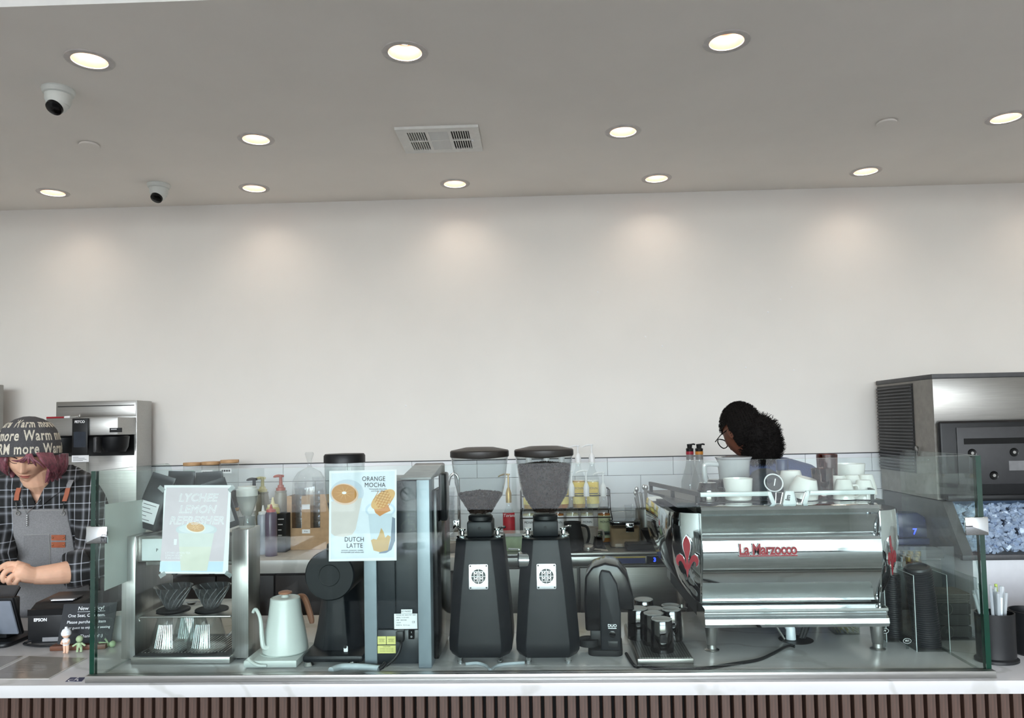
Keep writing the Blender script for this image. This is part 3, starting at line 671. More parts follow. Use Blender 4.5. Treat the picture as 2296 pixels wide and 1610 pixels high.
# ------------------------------------------------------------------ bulk grinder with round drum
gx = P(745, 1480, 2.02).x
t = thing('bulk_grinder', 'tall black grinder with round drum face and capped clear hopper', 'coffee grinder', (gx, 2.05, ZT))
def octa(w, d, y, k=.3): return [(w / 2, y - d / 2 + d * k), (w / 2, y + d / 2), (-w / 2, y + d / 2), (-w / 2, y - d / 2 + d * k), (-w / 2 * .42, y - d / 2), (w / 2 * .5, y - d / 2)]
yk = 2.10
B(P(676, 1490, 1.97).x, P(812, 1490, 1.97).x, 1.975, 2.24, ZT + .012, ZT + .030).build('base', M_blackmetal, t, world=True, bevel=.006)
for xx, yy in ((P(677, 1500, 1.97).x + .014, 1.985), (P(812, 1490, 1.97).x - .03, 1.99), (P(677, 1500, 1.97).x + .02, 2.22), (P(812, 1490, 1.97).x - .03, 2.22)):
    MB().lathe([(0, 0), (.013, 0), (.014, .004), (.010, .0125), (0, .0125)], 16, (xx, yy, ZT)).build('foot', M_chrome, t, world=True)
rings = []
for v, ua, ub in ((1478, 690, 812), (1420, 699, 804), (1325, 713, 790), (1225, 722, 786)):
    a = P(ua, v, 2.02); b = P(ub, v, 2.02); z = a.z if v != 1478 else ZT + .0305
    rings.append([Vector(((a.x + b.x) / 2 + p[0], p[1], z)) for p in octa(b.x - a.x, .17, yk)])
mb = MB().loft(rings); mb.sm = [False] * len(mb.f); mb.build('column', M_blackmetal, t, world=True, bevel=.003)
dc = P(742, 1288, 2.0)
MB().lathe([(0, 0), (.063, 0), (.066, .004), (.066, .17), (.06, .175), (0, .175)], 48, (dc.x, 1.985, dc.z), mat=RX(-PI / 2)).build('drum', M_blackmetal, t, world=True)
MB().lathe([(.0265, -.0004), (.0275, -.0008), (.0285, 0)], 40, (dc.x, 1.985, dc.z), mat=RX(-PI / 2)).build('groove_ring', M_black, t, world=True)
lg = P(773, 1458, 1.999)
bdg = MB().prism(rrect(.011, .016, .003, 4, lg.x, lg.z), 2.0085, 2.011, 'y').build('badge', M_paper, t, world=True)
MB().cyl((lg.x - .0015, 2.0084, lg.z + .006), .0045, .0006, 16, mat=RX(PI / 2)).build('badge_dot', M_black, t, world=True)
hc = P(777, 1060, 2.13)
zl1, zl0 = P(777, 1016, 2.13).z, P(777, 1034, 2.13).z
MB().lathe([(0, dc.z + .055 - zl1), (.028, dc.z + .055 - zl1), (.030, dc.z + .075 - zl1), (.0, dc.z + .075 - zl1)], 24, (hc.x, 2.11, zl1)).build('collar', M_black, t, world=True)
MB().lathe([(.029, dc.z + .076), (.032, dc.z + .10), (.054, dc.z + .20), (.0555, zl0 - .001)], 36, (hc.x, 2.11, 0)).build('hopper', M_acryl, t, world=True)
MB().lathe([(.0, zl0 - .003), (.0575, zl0 - .003), (.0575, zl1 - .006), (.054, zl1 - .001), (0, zl1)], 36, (hc.x, 2.11, 0)).build('hopper_lid', M_black, t, world=True)
M_bean = M('roasted_coffee', (44, 30, 24), .45, var=.35, scale=160, bump=1.0)
MB().lathe([(.027, dc.z + .078), (.03, dc.z + .10), (.048, dc.z + .178), (.03, dc.z + .188), (0, dc.z + .19)], 32, (hc.x, 2.11, 0)).build('beans', M_bean, t, world=True)

# ------------------------------------------------------------------ machine with two grey pillars (seen from the back)
xa0, xa1 = P(817, 1400, 1.985).x, P(845, 1400, 1.985).x; xb0, xb1 = P(938, 1400, 1.965).x, P(967, 1400, 1.965).x
t = thing('water_dispenser', 'tall black dispenser with two pale grey pillars, seen from behind', 'dispenser', ((xa0 + xb1) / 2, 2.08, ZT))
M_pgrey = M('pale_blue_grey_metal', (142, 154, 162), .4, metal=.3, var=.02)
ztw = P(950, 1076, 1.965).z
B(xa0, xa1, 1.985, 2.05, ZT + .004, ztw).build('pillar', M_pgrey, t, world=True, bevel=.0015)
B(xb0, xb1, 1.962, 2.05, ZT + .0, ztw).build('pillar', M_pgrey, t, world=True, bevel=.0015)
M_gunm = M('gunmetal_panel', (34, 39, 44), .34, var=.05)
B(xa1 + .0003, xb0 - .0003, 2.0, 2.24, ZT + .012, ztw - .004).build('body', M_gunm, t, world=True, bevel=.002)
B(xa1 + .001, xb0 - .001, 1.985, 1.9995, ZT + .005, P(900, 1412, 1.985).z).build('lower_panel', M_gunm, t, world=True, bevel=.002)
B(xa1 + .001, P(886, 1400, 1.985).x, 1.99, 1.9997, P(900, 1411, 1.985).z, ztw - .02).build('front_panel', M_gunm, t, world=True, bevel=.002)
B(xa0 + .002, xb1 + .004, 2.0505, 2.26, ZT, ZT + .010).build('base', M_black, t, world=True)
B(xb1 + .0005, xb1 + .014, 2.0, 2.26, ZT + .012, ztw - .03).build('side_panel', M_blackgloss, t, world=True, bevel=.003)
MB().prism([(2.0, ztw - .002), (2.27, ztw - .002), (2.27, ztw + .026), (2.24, ztw + .03), (2.0, ztw + .004)], P(897, 1075, 2.0).x, xb1, 'x').build('top_cover', M('satin_grey_cover', (150, 152, 152), .4), t, world=True, bevel=.002)
hm = P(978, 1115, 2.06); za, zb_ = P(978, 1060, 2.06).z, P(978, 1168, 2.06).z
MB().prism([(2.03, za), (2.10, za), (2.11, zb_ + .05), (2.07, zb_), (2.05, zb_), (2.03, zb_ + .04)], xb1 + .0145, xb1 + .034, 'x').build('tap_handle', M_black, t, world=True, bevel=.006, seg=3)
lw = P(910, 1392, 1.9835)
lab = B(P(884, 1400, 1.984).x, P(936, 1400, 1.984).x, 1.983, 1.9849, P(910, 1410, 1.984).z, P(910, 1376, 1.984).z).build('rating_label', M_paper, t, world=True)
for k, s_ in enumerate(('MODEL NO. 8025-TW  220V', 'SERIAL 11-CA-6431', 'LINE   BREWER', '1.8 kW', '50/60 Hz   8.2 A max')):
    letter('print', s_, .0042, P(888, 1379.5 + k * 5.6, 1.9826), M_black, t, align='LEFT', depth=.0001)
letter('print', 'CE', .007, P(927, 1395, 1.9826), M_black, t, depth=.0001)
tg = B(P(898, 1370, 1.98).x, P(923, 1370, 1.98).x, 1.9885, 1.9895, P(910, 1375.5, 1.989).z, P(910, 1366.5, 1.989).z).build('tag', M_paper, t, world=True)
letter('print', 'QC PASSED', .0052, P(910.5, 1371, 1.988), M_black, t, depth=.0001)
M_yel = M('yellow_label', (218, 214, 130), .6, var=.02)
for a, b, c_, d in ((846.5, 1427, 865.5, 1445), (867, 1427, 887, 1445), (846.5, 1447.5, 887, 1465)):
    B(P(a, 1436, 1.983).x, P(c_, 1436, 1.983).x, 1.983, 1.9849, P(860, d, 1.983).z, P(860, b, 1.983).z).build('caution_label', M_yel, t, world=True)
letter('print', 'CAUTION', .0042, P(867, 1450, 1.9826), M_black, t, depth=.0001)
for k in range(3): letter('print', 'do not open. no user parts inside', .0026, P(867, 1454 + 3.3 * k, 1.9826), M_black, t, depth=.0001)
for u in (856, 877): letter('print', 'WARNING\nhot water\nhot surface', .0032, P(u, 1436, 1.9826), M_black, t, depth=.0001)
sw = P(922.5, 1423, 1.98); swo = MB().prism(rrect(.016, .023, .002, 3, sw.x, sw.z), 1.979, 1.9848, 'y').build('power_switch', M_blackgloss, t, world=True)
letter('print', 'I', .006, P(922.5, 1418, 1.9785), M_paper, t, depth=.0001); letter('print', 'O', .006, P(922.5, 1428, 1.9785), M_paper, t, depth=.0001)
pl = P(898, 1425, 1.975); B(pl.x - .010, pl.x + .010, 1.962, 1.9848, pl.z - .014, pl.z + .014).build('plug', M_black, t, world=True, bevel=.003)
pts = [(pl.x, 1.966, pl.z - .012), (P(899, 1445, 1.95).x, 1.953, P(899, 1445, 1.95).z), (P(890, 1468, 1.945).x, 1.945, P(890, 1470, 1.945).z), (P(862, 1488, 1.945).x, 1.945, ZT + .012), (P(820, 1494, 1.945).x, 1.947, ZT + .006), (P(785, 1487, 1.955).x, 1.953, ZT + .010)]
MB().tube(pts, .0042, 8, smooth_path=6).build('cable', M_black, t, world=True)
# grey flexible conduit lying against the glass
pts = [H(742, 1506, ZT + .007), H(756, 1498, ZT + .009), H(775, 1495, ZT + .009), H(815, 1497, ZT + .008), H(850, 1501, ZT + .008)]
pts = [Vector((p.x, max(p.y, 1.92), ZT + .0095)) for p in pts]
t = thing('flexible_conduit', 'pale grey plastic conduit lying at the foot of the black grinder', 'hose', (pts[0].x, 1.93, ZT))
MB().tube(pts, .0085, 12, smooth_path=5).build('hose', M('pale_grey_pvc', (196, 206, 210), .45), t, world=True)
MB().tube([pts[-1], pts[-1] + Vector((.008, .004, .004)), pts[-1] + Vector((.014, .012, .010))], .006, 10).build('end_fitting', M_black, t, world=True)
# ------------------------------------------------------------------ two hopper grinders
random.seed(3)
def bean_heap(prof, n, seed, surf):
    """a few hundred roasted beans lying on the shell of the heap"""
    rnd = random.Random(seed); mb = MB()
    for r, z in surf(rnd, n):
        a = rnd.random() * 2 * PI
        rot = Matrix.Translation((r * math.cos(a), r * math.sin(a), z)) @ Matrix.Rotation(rnd.random() * 6, 4, (rnd.random(), rnd.random(), rnd.random())) @ Matrix.Diagonal((.0042, .003, .0024, 1))
        vs = [rot @ Vector(p) for p in ((1, 0, 0), (-1, 0, 0), (0, 1, 0), (0, -1, 0), (0, 0, 1), (0, 0, -1), (.6, .6, .5), (-.6, .6, .5), (-.6, -.6, .5), (.6, -.6, .5))]
        mb.add(vs, [(0, 6, 9), (0, 2, 6), (2, 7, 6), (2, 1, 7), (1, 8, 7), (1, 3, 8), (3, 9, 8), (3, 0, 9), (4, 6, 7), (4, 7, 8), (4, 8, 9), (4, 9, 6), (0, 5, 2), (2, 5, 1), (1, 5, 3), (3, 5, 0)], 0, True)
    return mb
M_bean2 = M('roasted_bean', (40, 27, 21), .6, spec=.25, var=.3, scale=90)
def hopper_grinder(loc, rz, label, beans_top):
    t = thing('espresso_grinder', label, 'coffee grinder', loc, rz, 'black hopper grinders side by side')
    def sec(w, d, fw_):                       # plan outline: flat front facet, slanted cheeks
        return [(-fw_ / 2, -d / 2), (fw_ / 2, -d / 2), (w / 2, -d / 2 + .035), (w / 2, d / 2 - .03), (w / 2 - .03, d / 2), (-w / 2 + .03, d / 2), (-w / 2, d / 2 - .03), (-w / 2, -d / 2 + .035)]
    zl = [(.016, .150, .19, .108), (.030, .166, .20, .114), (.055, .168, .20, .113), (.20, .148, .186, .090), (.295, .130, .172, .070), (.318, .126, .168, .066), (.3195, .118, .158, .062)]
    mb = MB().loft([[Vector((p[0], p[1], z)) for p in sec(w, d, f)] for z, w, d, f in zl]); mb.sm = [False] * len(mb.f)
    mb.build('body', M_blackmetal, t, bevel=.002)
    for sx in (-1, 1):
        for sy in (-1, 1): MB().lathe([(0, 0), (.0085, 0), (.0085, .006), (.0075, .006), (.0075, .0165), (0, .0165)], 14, (sx * .052, sy * .085 - (.0 if sy < 0 else 0), 0)).build('foot', M_chrome, t)
    B(-.034, .034, -.045, .055, .320, .362).build('neck', M_blackmetal, t, bevel=.004)
    MB().cyl((0, -.0455, .345), .004, .004, 12, mat=RX(PI / 2)).build('screw', M_chrome, t)
    MB().lathe([(.034, .3625), (.034, .372), (.030, .376), (0, .376)], 28).build('collar', M_black, t)
    for sx in (-1, 1):
        c = MB().lathe([(.0, 0), (.016, 0), (.016, .004), (.006, .007), (.005, .016), (.009, .018), (.009, .022), (0, .024)], 16, (sx * .048, -.03, .3198)).build('clamp_screw', M_chrome, t)
    MB().tube([(.050, -.03, .342), (.064, -.038, .346), (.070, -.040, .346)], .0035, 8).build('lever', M_chrome, t)
    zt0, zt1, ztop = .378, .430, .533
    MB().lathe([(.028, zt0), (.030, zt0 + .004), (.062, zt1), (.070, zt1 + .035), (.0785, ztop), (.0775, ztop), (.069, zt1 + .035), (.061, zt1 + .001), (.029, zt0 + .005)], 40).build('hopper', M_acryl2, t)
    MB().lathe([(.028, ztop - .004), (.080, ztop + .001), (.0815, ztop + .004), (.0815, ztop + .017), (.079, ztop + .020), (.04, ztop + .028), (0, ztop + .029)], 40).lathe([(.028, ztop - .004), (0, ztop - .004)], 40).build('hopper_lid', M_lid, t)
    zb = beans_top
    rr = lambda z: (.029 + (z - zt0) * (.061 - .029) / (zt1 - zt0) if z < zt1 else .061 + (z - zt1) * (.0775 - .061) / (ztop - zt1)) - .0032
    prof = [(0, zt0 + .002)] + [(rr(z) - .001, z) for z in [zt0 + .004 + (zb - zt0 - .006) * k / 10 for k in range(11)]] + [(rr(zb) * .5, zb + .006), (0, zb + .009)]
    MB().lathe(prof, 36).build('bean_core', M_bean, t)
    def surf(rnd, n):
        for _ in range(n):
            z = zt0 + .004 + (zb - zt0 - .004) * rnd.random() ** .8; yield rr(z), z
        for _ in range(n // 4):
            q = rnd.random() ** .5; yield rr(zb) * q, zb + .002 + .008 * (1 - q)
    o = bean_heap(None, 1500 if zb > .45 else 900, int(zb * 1000), surf).build('beans', M_bean2, t, fixn=False); o['kind'] = 'stuff'
    # badge plate riveted to the front facet
    tiltm = Matrix.Translation((0, -.0945, .225)) @ RX(-.062)
    bp = moved(MB().prism(rrect(.050, .064, .003, 4), -.0018, 0, 'y'), rot=tiltm).build('badge_plate', M_chrome, t)
    Mi = M('engraved_dark', (52, 58, 58), .5)
    gl_ = MB().prism(circ(.019, 32, 0, .001), -.0022, -.0019, 'y'); moved(gl_, rot=tiltm).build('globe', Mi, bp)
    for sx, sz in ((-.0073, .007), (.0073, .007), (-.0073, -.006), (.0073, -.006)):
        mb = text_mb('M', .0145, depth=.0002); moved(mb, (sx, -.0026, sz)); moved(mb, rot=tiltm).build('lettering', M_chrome, bp, fixn=False)
    lines = MB()
    for z in (.0135, .001, -.0122): lines.bb(-.022, .022, -.0026, -.0023, z - .0004, z + .0004)
    lines.bb(-.0004, .0004, -.0026, -.0023, -.021, .023); moved(lines, rot=tiltm).build('grid_line', M_chrome, bp)
    for sx in (-.021, .021):
        for sz in (-.028, .028): moved(MB().lathe([(.0022, 0), (.0015, .0012), (0, .0015)], 10, mat=RX(PI / 2)), (sx, -.0019, sz)); q = moved(MB().lathe([(.0024, 0), (.0017, .0012), (0, .0015)], 10, mat=RX(PI / 2)), (sx, -.0019, sz)); moved(q, rot=tiltm).build('rivet', M_dgrey, bp)
    return t
M_acryl2 = thin_glass('hopper_plastic', (240, 242, 242), .012)
M_lid = M('brown_black_lid', (40, 36, 33), .4, var=.05)
ga = (H(1033, 1490, ZT) + H(1120, 1487, ZT)) / 2; gb = (H(1187, 1487, ZT) + H(1272, 1487, ZT)) / 2
g1 = hopper_grinder((ga.x, ga.y + .092, ZT), .0, 'black hopper grinder on the left, hopper half full of coffee', .432)
g2 = hopper_grinder((gb.x, gb.y + .086, ZT), .0, 'black hopper grinder on the right, hopper heaped with roasted beans', .508)
MB().lathe([(.018, 0), (.022, .004), (.022, .030), (.018, .034), (0, .034)], 24, (-.075, -.06, .262), mat=RY(PI / 2)).lathe([(.018, 0), (0, 0)], 24, (-.075, -.06, .262), mat=RY(PI / 2)).build('adjusting_dial', M_chrome, g2)
MB().tube([(-.07, -.06, .290), (-.10, -.064, .292)], .003, 8).build('dial_lever', M_chrome, g2)
# pale hoses at the feet of the grinders
for a, l in (([(1044, 1489), (1070, 1487), (1090, 1493), (1098, 1502)], 'pale grey cable curling from the left hopper grinder'), ([(1100, 1503), (1112, 1494), (1135, 1489), (1176, 1486)], 'pale grey cable running to the right hopper grinder')):
    pts = [H(u, v, ZT + .004) for u, v in a]; pts = [Vector((p.x, max(p.y, 1.92), ZT + .0042)) for p in pts]
    tag(MB().tube(pts, .004, 8, smooth_path=5).build('grinder_cable', M('pale_grey_pvc'), None), l, 'cable', 'grinder cables')

# ------------------------------------------------------------------ compact tamping machine
c = H(1358, 1472, ZT)
t = thing('tamping_machine', 'compact black automatic tamper with arched head, left of the cup tray', 'tamper machine', (c.x + .004, c.y + .055, ZT), -.08)
arch = [(-.052, .06), (-.054, .14), (-.050, .205), (-.030, .232), (.005, .243), (.040, .236), (.064, .205), (.078, .150), (.080, .115), (.030, .115), (.030, .06)]
MB().prism(arch, -.035, .085, 'y').build('housing', M_blackgloss, t, bevel=.006, seg=3)
fp = [(-.012, .012), (.042, .012), (.044, .12), (.036, .19), (.018, .222), (-.006, .226), (-.012, .21)]
MB().prism(fp, -.052, -.0355, 'y').build('front_panel', M_blackmetal, t, bevel=.004, seg=3)
MB().prism(rrect(.092, .14, .02, 5, .0, .012), 0, .016, 'z').build('base', M_blackmatt, t, bevel=.002)
MB().cyl((-.045, -.01, .0165), .028, .018, 24).build('tamp_cup', M_blackmatt, t)
MB().tube([(-.045, -.01, .036), (-.062, -.03, .04), (-.07, -.038, .039)], .004, 8).build('fork', M_blackmatt, t)
B(-.040, .028, -.02, .08, .0165, .0595).build('stem', M_black, t, bevel=.004)
letter('lettering', 'DUO', .0105, (.020, -.0526, .080), M_paper, t, world=False, bold=.0003); B(.009, .031, -.0528, -.0522, .0725, .0745).build('print_line', M_paper, t)
MB().lathe([(.0085, 0), (.0085, .0015), (.007, .002), (0, .002)], 20, (.020, -.0522, .058), mat=RX(PI / 2)).build('knob', M_blackgloss, t)
B(.008, .034, -.0535, -.0522, .022, .040).build('socket', M_black, t, bevel=.001)
# ------------------------------------------------------------------ cup tray with upturned tumblers
a = H(1430, 1495, ZT); b = H(1555, 1493, ZT); d = H(1415, 1427, ZT)
t = thing('drip_tray', 'low steel drip tray with perforated top carrying upturned tumblers', 'tray', ((a.x + b.x) / 2, 2.10, ZT))
tw = b.x - a.x
MB().bb(-tw / 2, tw / 2, -.135, .20, .0, .020).build('pan', M_steeld, t, bevel=.0015)
pm = M('perforated_black_sheet', (44, 44, 45), .4, metal=.6, var=.05); nn = pm.node_tree; vo = nn.nodes.new('ShaderNodeTexVoronoi'); vo.inputs['Scale'].default_value = 150; vo.inputs['Randomness'].default_value = 0
tcn = nn.nodes.new('ShaderNodeTexCoord'); rpn = nn.nodes.new('ShaderNodeValToRGB'); rpn.color_ramp.elements[0].color = rgb((14, 14, 14)); rpn.color_ramp.elements[1].color = rgb((120, 120, 118)); rpn.color_ramp.elements[0].position = .42; rpn.color_ramp.elements[1].position = .5
nn.links.new(tcn.outputs['Object'], vo.inputs['Vector']); nn.links.new(vo.outputs['Distance'], rpn.inputs[0]); nn.links.new(rpn.outputs[0], nn.nodes['Principled BSDF'].inputs['Base Color'])
B(-tw / 2 + .004, tw / 2 - .004, -.131, .196, .0202, .022).build('perforated_sheet', pm, t)
Mtum = thin_glass('black_smoked_glass', (92, 94, 98), .09); Mtb = M('grey_tumbler_foot', (150, 150, 148), .35, var=.04)
ZTr = ZT + .0222
tl = [((1483, 1387), 'upturned smoked tumbler at the front of the tray', 1.06), ((1465, 1374), 'upturned smoked tumbler just behind the front one', 1.06), ((1430, 1363), 'upturned smoked tumbler at the left side of the tray', 1.06),
      ((1504, 1365), 'upturned smoked tumbler at the right side of the tray', 1.06), ((1443, 1343), 'upturned smoked tumbler farthest back on the tray', 1.06), ((1467, 1364), 'upturned smoked tumbler in the middle of the tray', 1.052), ((1504, 1357), 'upturned smoked tumbler at the back right of the tray', 1.05)]
for uv, l, zt_t in tl:
    p = H(*uv, zt_t); h = p.z - ZTr
    t = thing('tumbler', l, 'tumbler', (p.x, p.y, ZTr), 0, 'upturned tumblers on the drip tray')
    r = .0288
    MB().lathe([(r + .001, .0), (r + .0012, .004), (r, h * .5), (r - .002, h - .003), (r - .0035, h)], 40, flute=.018, fn=10).build('wall', Mtum, t)
    MB().lathe([(0, h - .004), (r - .003, h - .004), (r - .002, h), (r - .006, h + .0015), (r - .009, h), (0, h - .0005)], 32).build('foot_disc', Mtb, t)
# black power cord snaking over the counter
pts = [H(u, v, ZT + .004) for u, v in [(1404, 1466), (1418, 1480), (1440, 1493), (1480, 1500), (1530, 1501), (1580, 1499), (1640, 1490), (1700, 1480), (1735, 1465), (1765, 1449), (1782, 1450)]]
tag(MB().tube([Vector((p.x, p.y if i > 4 or i < 1 else min(p.y, 1.957), ZT + .0045)) for i, p in enumerate(pts)], .0042, 8, smooth_path=6).build('power_cord', M_black), 'black power cord snaking across the counter to the drain hole', 'cord')

# ------------------------------------------------------------------ espresso machine
MXc = (P(1577, 1250, 2.06).x + P(1980, 1250, 2.06).x) / 2
t = thing('espresso_machine', 'polished chrome two-group espresso machine with red lettering, seen from behind', 'espresso machine', (MXc, 2.33, ZT))
def mz(v, y=2.06): return P(1780, v, y).z
hw = (P(1980, 1250, 2.06).x - P(1577, 1250, 2.06).x) / 2
# rear panel: an extruded profile (y, z)
prof = [(2.135, mz(1133)), (2.085, mz(1133)), (2.074, mz(1136)), (2.068, mz(1143)), (2.070, mz(1152)), (2.078, mz(1157)), (2.086, mz(1180)), (2.090, mz(1200)), (2.086, mz(1203)),
        (2.072, mz(1206)), (2.066, mz(1212)), (2.062, mz(1230)), (2.062, mz(1252)), (2.068, mz(1275)), (2.080, mz(1300)), (2.094, mz(1325)), (2.104, mz(1345)), (2.104, mz(1355)), (2.14, mz(1355))]
MB().prism(prof, MXc - hw, MXc + hw, 'x', smooth=True).build('rear_panel', M_chrome, t, world=True, ang=28)
# lower rail
rp_ = [(2.062, mz(1361)), (2.050, mz(1363)), (2.048, mz(1368)), (2.056, mz(1374)), (2.056, mz(1379)), (2.046, mz(1385)), (2.044, mz(1396)), (2.050, mz(1404)), (2.16, mz(1404)), (2.16, mz(1361))]
MB().prism(rp_, MXc - hw - .003, MXc + hw + .003, 'x', smooth=True).build('lower_rail', M_chrome, t, world=True, ang=30)
B(MXc - hw - .001, MXc + hw + .001, 2.145, 2.62, mz(1402), mz(1358)).build('chassis', M_blackmetal, t, world=True)
B(MXc - hw + .002, MXc + hw - .002, 2.142, 2.60, mz(1357), mz(1137)).build('core', M_steeld, t, world=True)
# flared end panels
for s in (-1, 1):
    rings = []
    for v, k in ((1358, .12), (1340, .34), (1310, .62), (1270, .84), (1230, .96), (1195, 1.0), (1165, .98), (1150, .93)):
        z = mz(v); f = .085 * k
        near = MXc + s * (hw + .002); zz = z
        rings.append([Vector(q) for q in ((near, 2.075 + .03 * (1 - k), zz), (near + s * f * .45, 2.088 + .03 * (1 - k), zz), (near + s * f * .85, 2.125, zz), (near + s * f, 2.165, zz), (near + s * f * 1.05, 2.30, zz), (near + s * f * 1.0, 2.50 + .05 * k, zz), (near, 2.54 + .06 * k, zz), (near - s * .004, 2.40, zz))])
    side = MB().loft(rings).build('side_panel', M_chrome, t, world=True, ang=50)
    near = MXc + s * (hw + .002)
    MB().tube([(p[0][0] - s * .0, p[0][1] - .003, p[0][2]) for p in rings], .0035, 8).build('edge_bead', M_chrome, t, world=True)
    # fleur-de-lis emblem laid on the slanted part of the end panel
    nrm = Vector((s * -.0, 0, 0)); cz = mz(1255); k = .93; f = .085 * k
    pA = Vector((near + s * f * .10, 2.073, cz)); dirx = Vector((s * .9, .50, 0)).normalized(); nn_ = Vector((dirx.y * s, -abs(dirx.x), 0)).normalized()
    pC = Vector((near + s * f * .46, 2.0855, cz)); xa = Vector((1, s * .42, 0)).normalized(); na = Vector((s * .42, -1, 0)).normalized()
    if s > 0: pC = Vector((near + f * .40, 2.0925, cz)); xa = Vector((.66, .75, 0)); na = Vector((.75, -.66, 0))
    def emb(pts, name, mat, off):
        n = len(pts); lift = lambda q: pC + xa * (q[0] * .0011) + Vector((0, 0, q[1] * .00122)) + na * off + Vector((0, -.004 + abs(q[1]) * .00008, 0))
        vs = [lift(q) for q in pts]; MB().add(vs + [v + na * -.004 for v in vs], [tuple(range(n)), tuple(range(2 * n - 1, n - 1, -1))] + [(i, i + n, (i + 1) % n + n, (i + 1) % n) for i in range(n)]).build(name, mat, side if False else t, world=True)
    cen = [(0, 52), (6, 44), (9, 34), (8, 22), (4, 8), (2, 0), (4, -14), (2, -30), (0, -40), (-2, -30), (-4, -14), (-2, 0), (-4, 8), (-8, 22), (-9, 34), (-6, 44)]
    emb(cen, 'emblem', M_red, .004); emb([(x * 1.25, y * 1.05) for x, y in cen], 'emblem_rim', M_chrome, .002)
    for q in (-1, 1):
        pet = [(q * x, y) for x, y in ((2, -16), (6, -2), (11, 8), (18, 12), (25, 8), (28, -1), (26, -10), (21, -15), (22, -8), (19, -3), (14, -4), (9, -12), (5, -22))]
        emb(pet, 'emblem', M_red, .004); emb([(x * 1.08 + q * -.6, y * 1.12) for x, y in pet], 'emblem_rim', M_chrome, .002)
# legs
for xx, yy in ((P(1594, 1440, 2.11).x, 2.10), (P(1964, 1440, 2.11).x, 2.10), (P(1594, 1440, 2.11).x, 2.56), (P(1964, 1440, 2.11).x, 2.56)):
    MB().lathe([(0, 0), (.019, 0), (.020, .003), (.013, .006), (.0125, .016), (.014, .018), (.0175, .06), (.019, mz(1404) - ZT - .0005), (0, mz(1404) - ZT - .0005)], 24, (xx, yy, ZT)).build('leg', M_steelv, t, world=True)
# top, cup rail and centre badge
ztop = mz(1133)
B(MXc - hw - .05, MXc + hw + .05, 2.15, 2.56, ztop - .012, ztop + .001).build('cup_tray', M_blackmetal, t, world=True)
M_rail = M('pale_rail_enamel', (206, 214, 214), .3, var=.02)
def rz_(v): return P(1780, v, 2.10).z
def rx(u): return P(u, 1105, 2.10).x
yr0, yr1 = 2.095, 2.106
B(rx(1570), rx(1722), yr0, yr1, rz_(1111), rz_(1101)).build('cup_rail', M_rail, t, world=True, bevel=.0015)
B(rx(1812), rx(1961), yr0, yr1, rz_(1111), rz_(1101)).build('cup_rail', M_rail, t, world=True, bevel=.0015)
for pts in ([(1718, 1101), (1728, 1101), (1739, 1131), (1729, 1131)], [(1807, 1101), (1817, 1101), (1807, 1131), (1797, 1131)], ):
    MB().prism([(rx(u), rz_(v)) for u, v in pts], yr0, yr1, 'y').build('rail_leg', M_rail, t, world=True, bevel=.0012)
bg = MB().prism([(rx(u), rz_(v)) for u, v in ((1759, 1100), (1777, 1100), (1783, 1133), (1751, 1133))], yr0 - .006, yr1, 'y').build('rail_badge', M_rail, t, world=True, bevel=.0012)
letter('lettering', 'lm', .016, P(1767, 1116, yr0 - .0066), M_dgrey, t, bold=.0008, rot=RY(-1.4))
for pts in ([(1740, 1104), (1755, 1104), (1749, 1129), (1738, 1129)], [(1781, 1104), (1806, 1104), (1796, 1129), (1787, 1129)]):
    q = [(rx(u), rz_(v)) for u, v in pts]; mb = MB()
    for i in range(4):
        a_, b_ = q[i], q[(i + 1) % 4]; mb.tube([(a_[0], 2.10, a_[1]), (b_[0], 2.10, b_[1])], .0015, 6)
    mb.build('rail_bracket', M_chrome, t, world=True)
for s, u in ((-1, 1572), (1, 1960)):
    xx = rx(u); q0 = Vector((xx, 2.10, 0)); q1 = Vector((xx + s * .085, 2.5, 0))
    dd = (q1 - q0).normalized(); nx = Vector((dd.y, -dd.x, 0)) * .004
    def strip(za_, zb2, e0, e1, name, mat):
        a_, b_ = q0 + (q1 - q0) * e0, q0 + (q1 - q0) * e1
        MB().add([a_ - nx + Vector((0, 0, za_)), b_ - nx + Vector((0, 0, za_)), b_ + nx + Vector((0, 0, za_)), a_ + nx + Vector((0, 0, za_)), a_ - nx + Vector((0, 0, zb2)), b_ - nx + Vector((0, 0, zb2)), b_ + nx + Vector((0, 0, zb2)), a_ + nx + Vector((0, 0, zb2))],
                 [(0, 3, 2, 1), (4, 5, 6, 7), (0, 1, 5, 4), (1, 2, 6, 5), (2, 3, 7, 6), (3, 0, 4, 7)]).build(name, mat, t, world=True)
    strip(rz_(1111), rz_(1101), .02, 1, 'cup_rail', M_dgrey)
    for e in (.05, .5, .96): strip(ztop + .002, rz_(1111), e, e + .03, 'rail_post', M_blackmetal)
    MB().prism([(xx - s * .004, 2.12), (xx + s * .088, 2.5), (xx + s * .088, 2.55), (xx - s * .004, 2.55)], ztop - .006, ztop + .0015, 'z').build('tray_wing', M_blackmetal, t, world=True)
# working side: groups, drip tray, wands
B(MXc - hw + .01, MXc + hw - .01, 2.6005, 2.66, mz(1200), mz(1140)).build('control_panel', M_chrome, t, world=True, bevel=.004)
for q in (-.12, .12):
    MB().lathe([(0, 0), (.036, 0), (.038, .01), (.038, .055), (.03, .06), (0, .06)], 24, (MXc + q, 2.66, mz(1270))).build('group_head', M_chrome, t, world=True)
    MB().tube([(MXc + q, 2.69, mz(1275)), (MXc + q, 2.80, mz(1285))], .012, 10).build('portafilter_handle', M_black, t, world=True)
B(MXc - hw, MXc + hw, 2.6205, 2.70, mz(1400), mz(1350)).build('front_tray', M_steel, t, world=True)
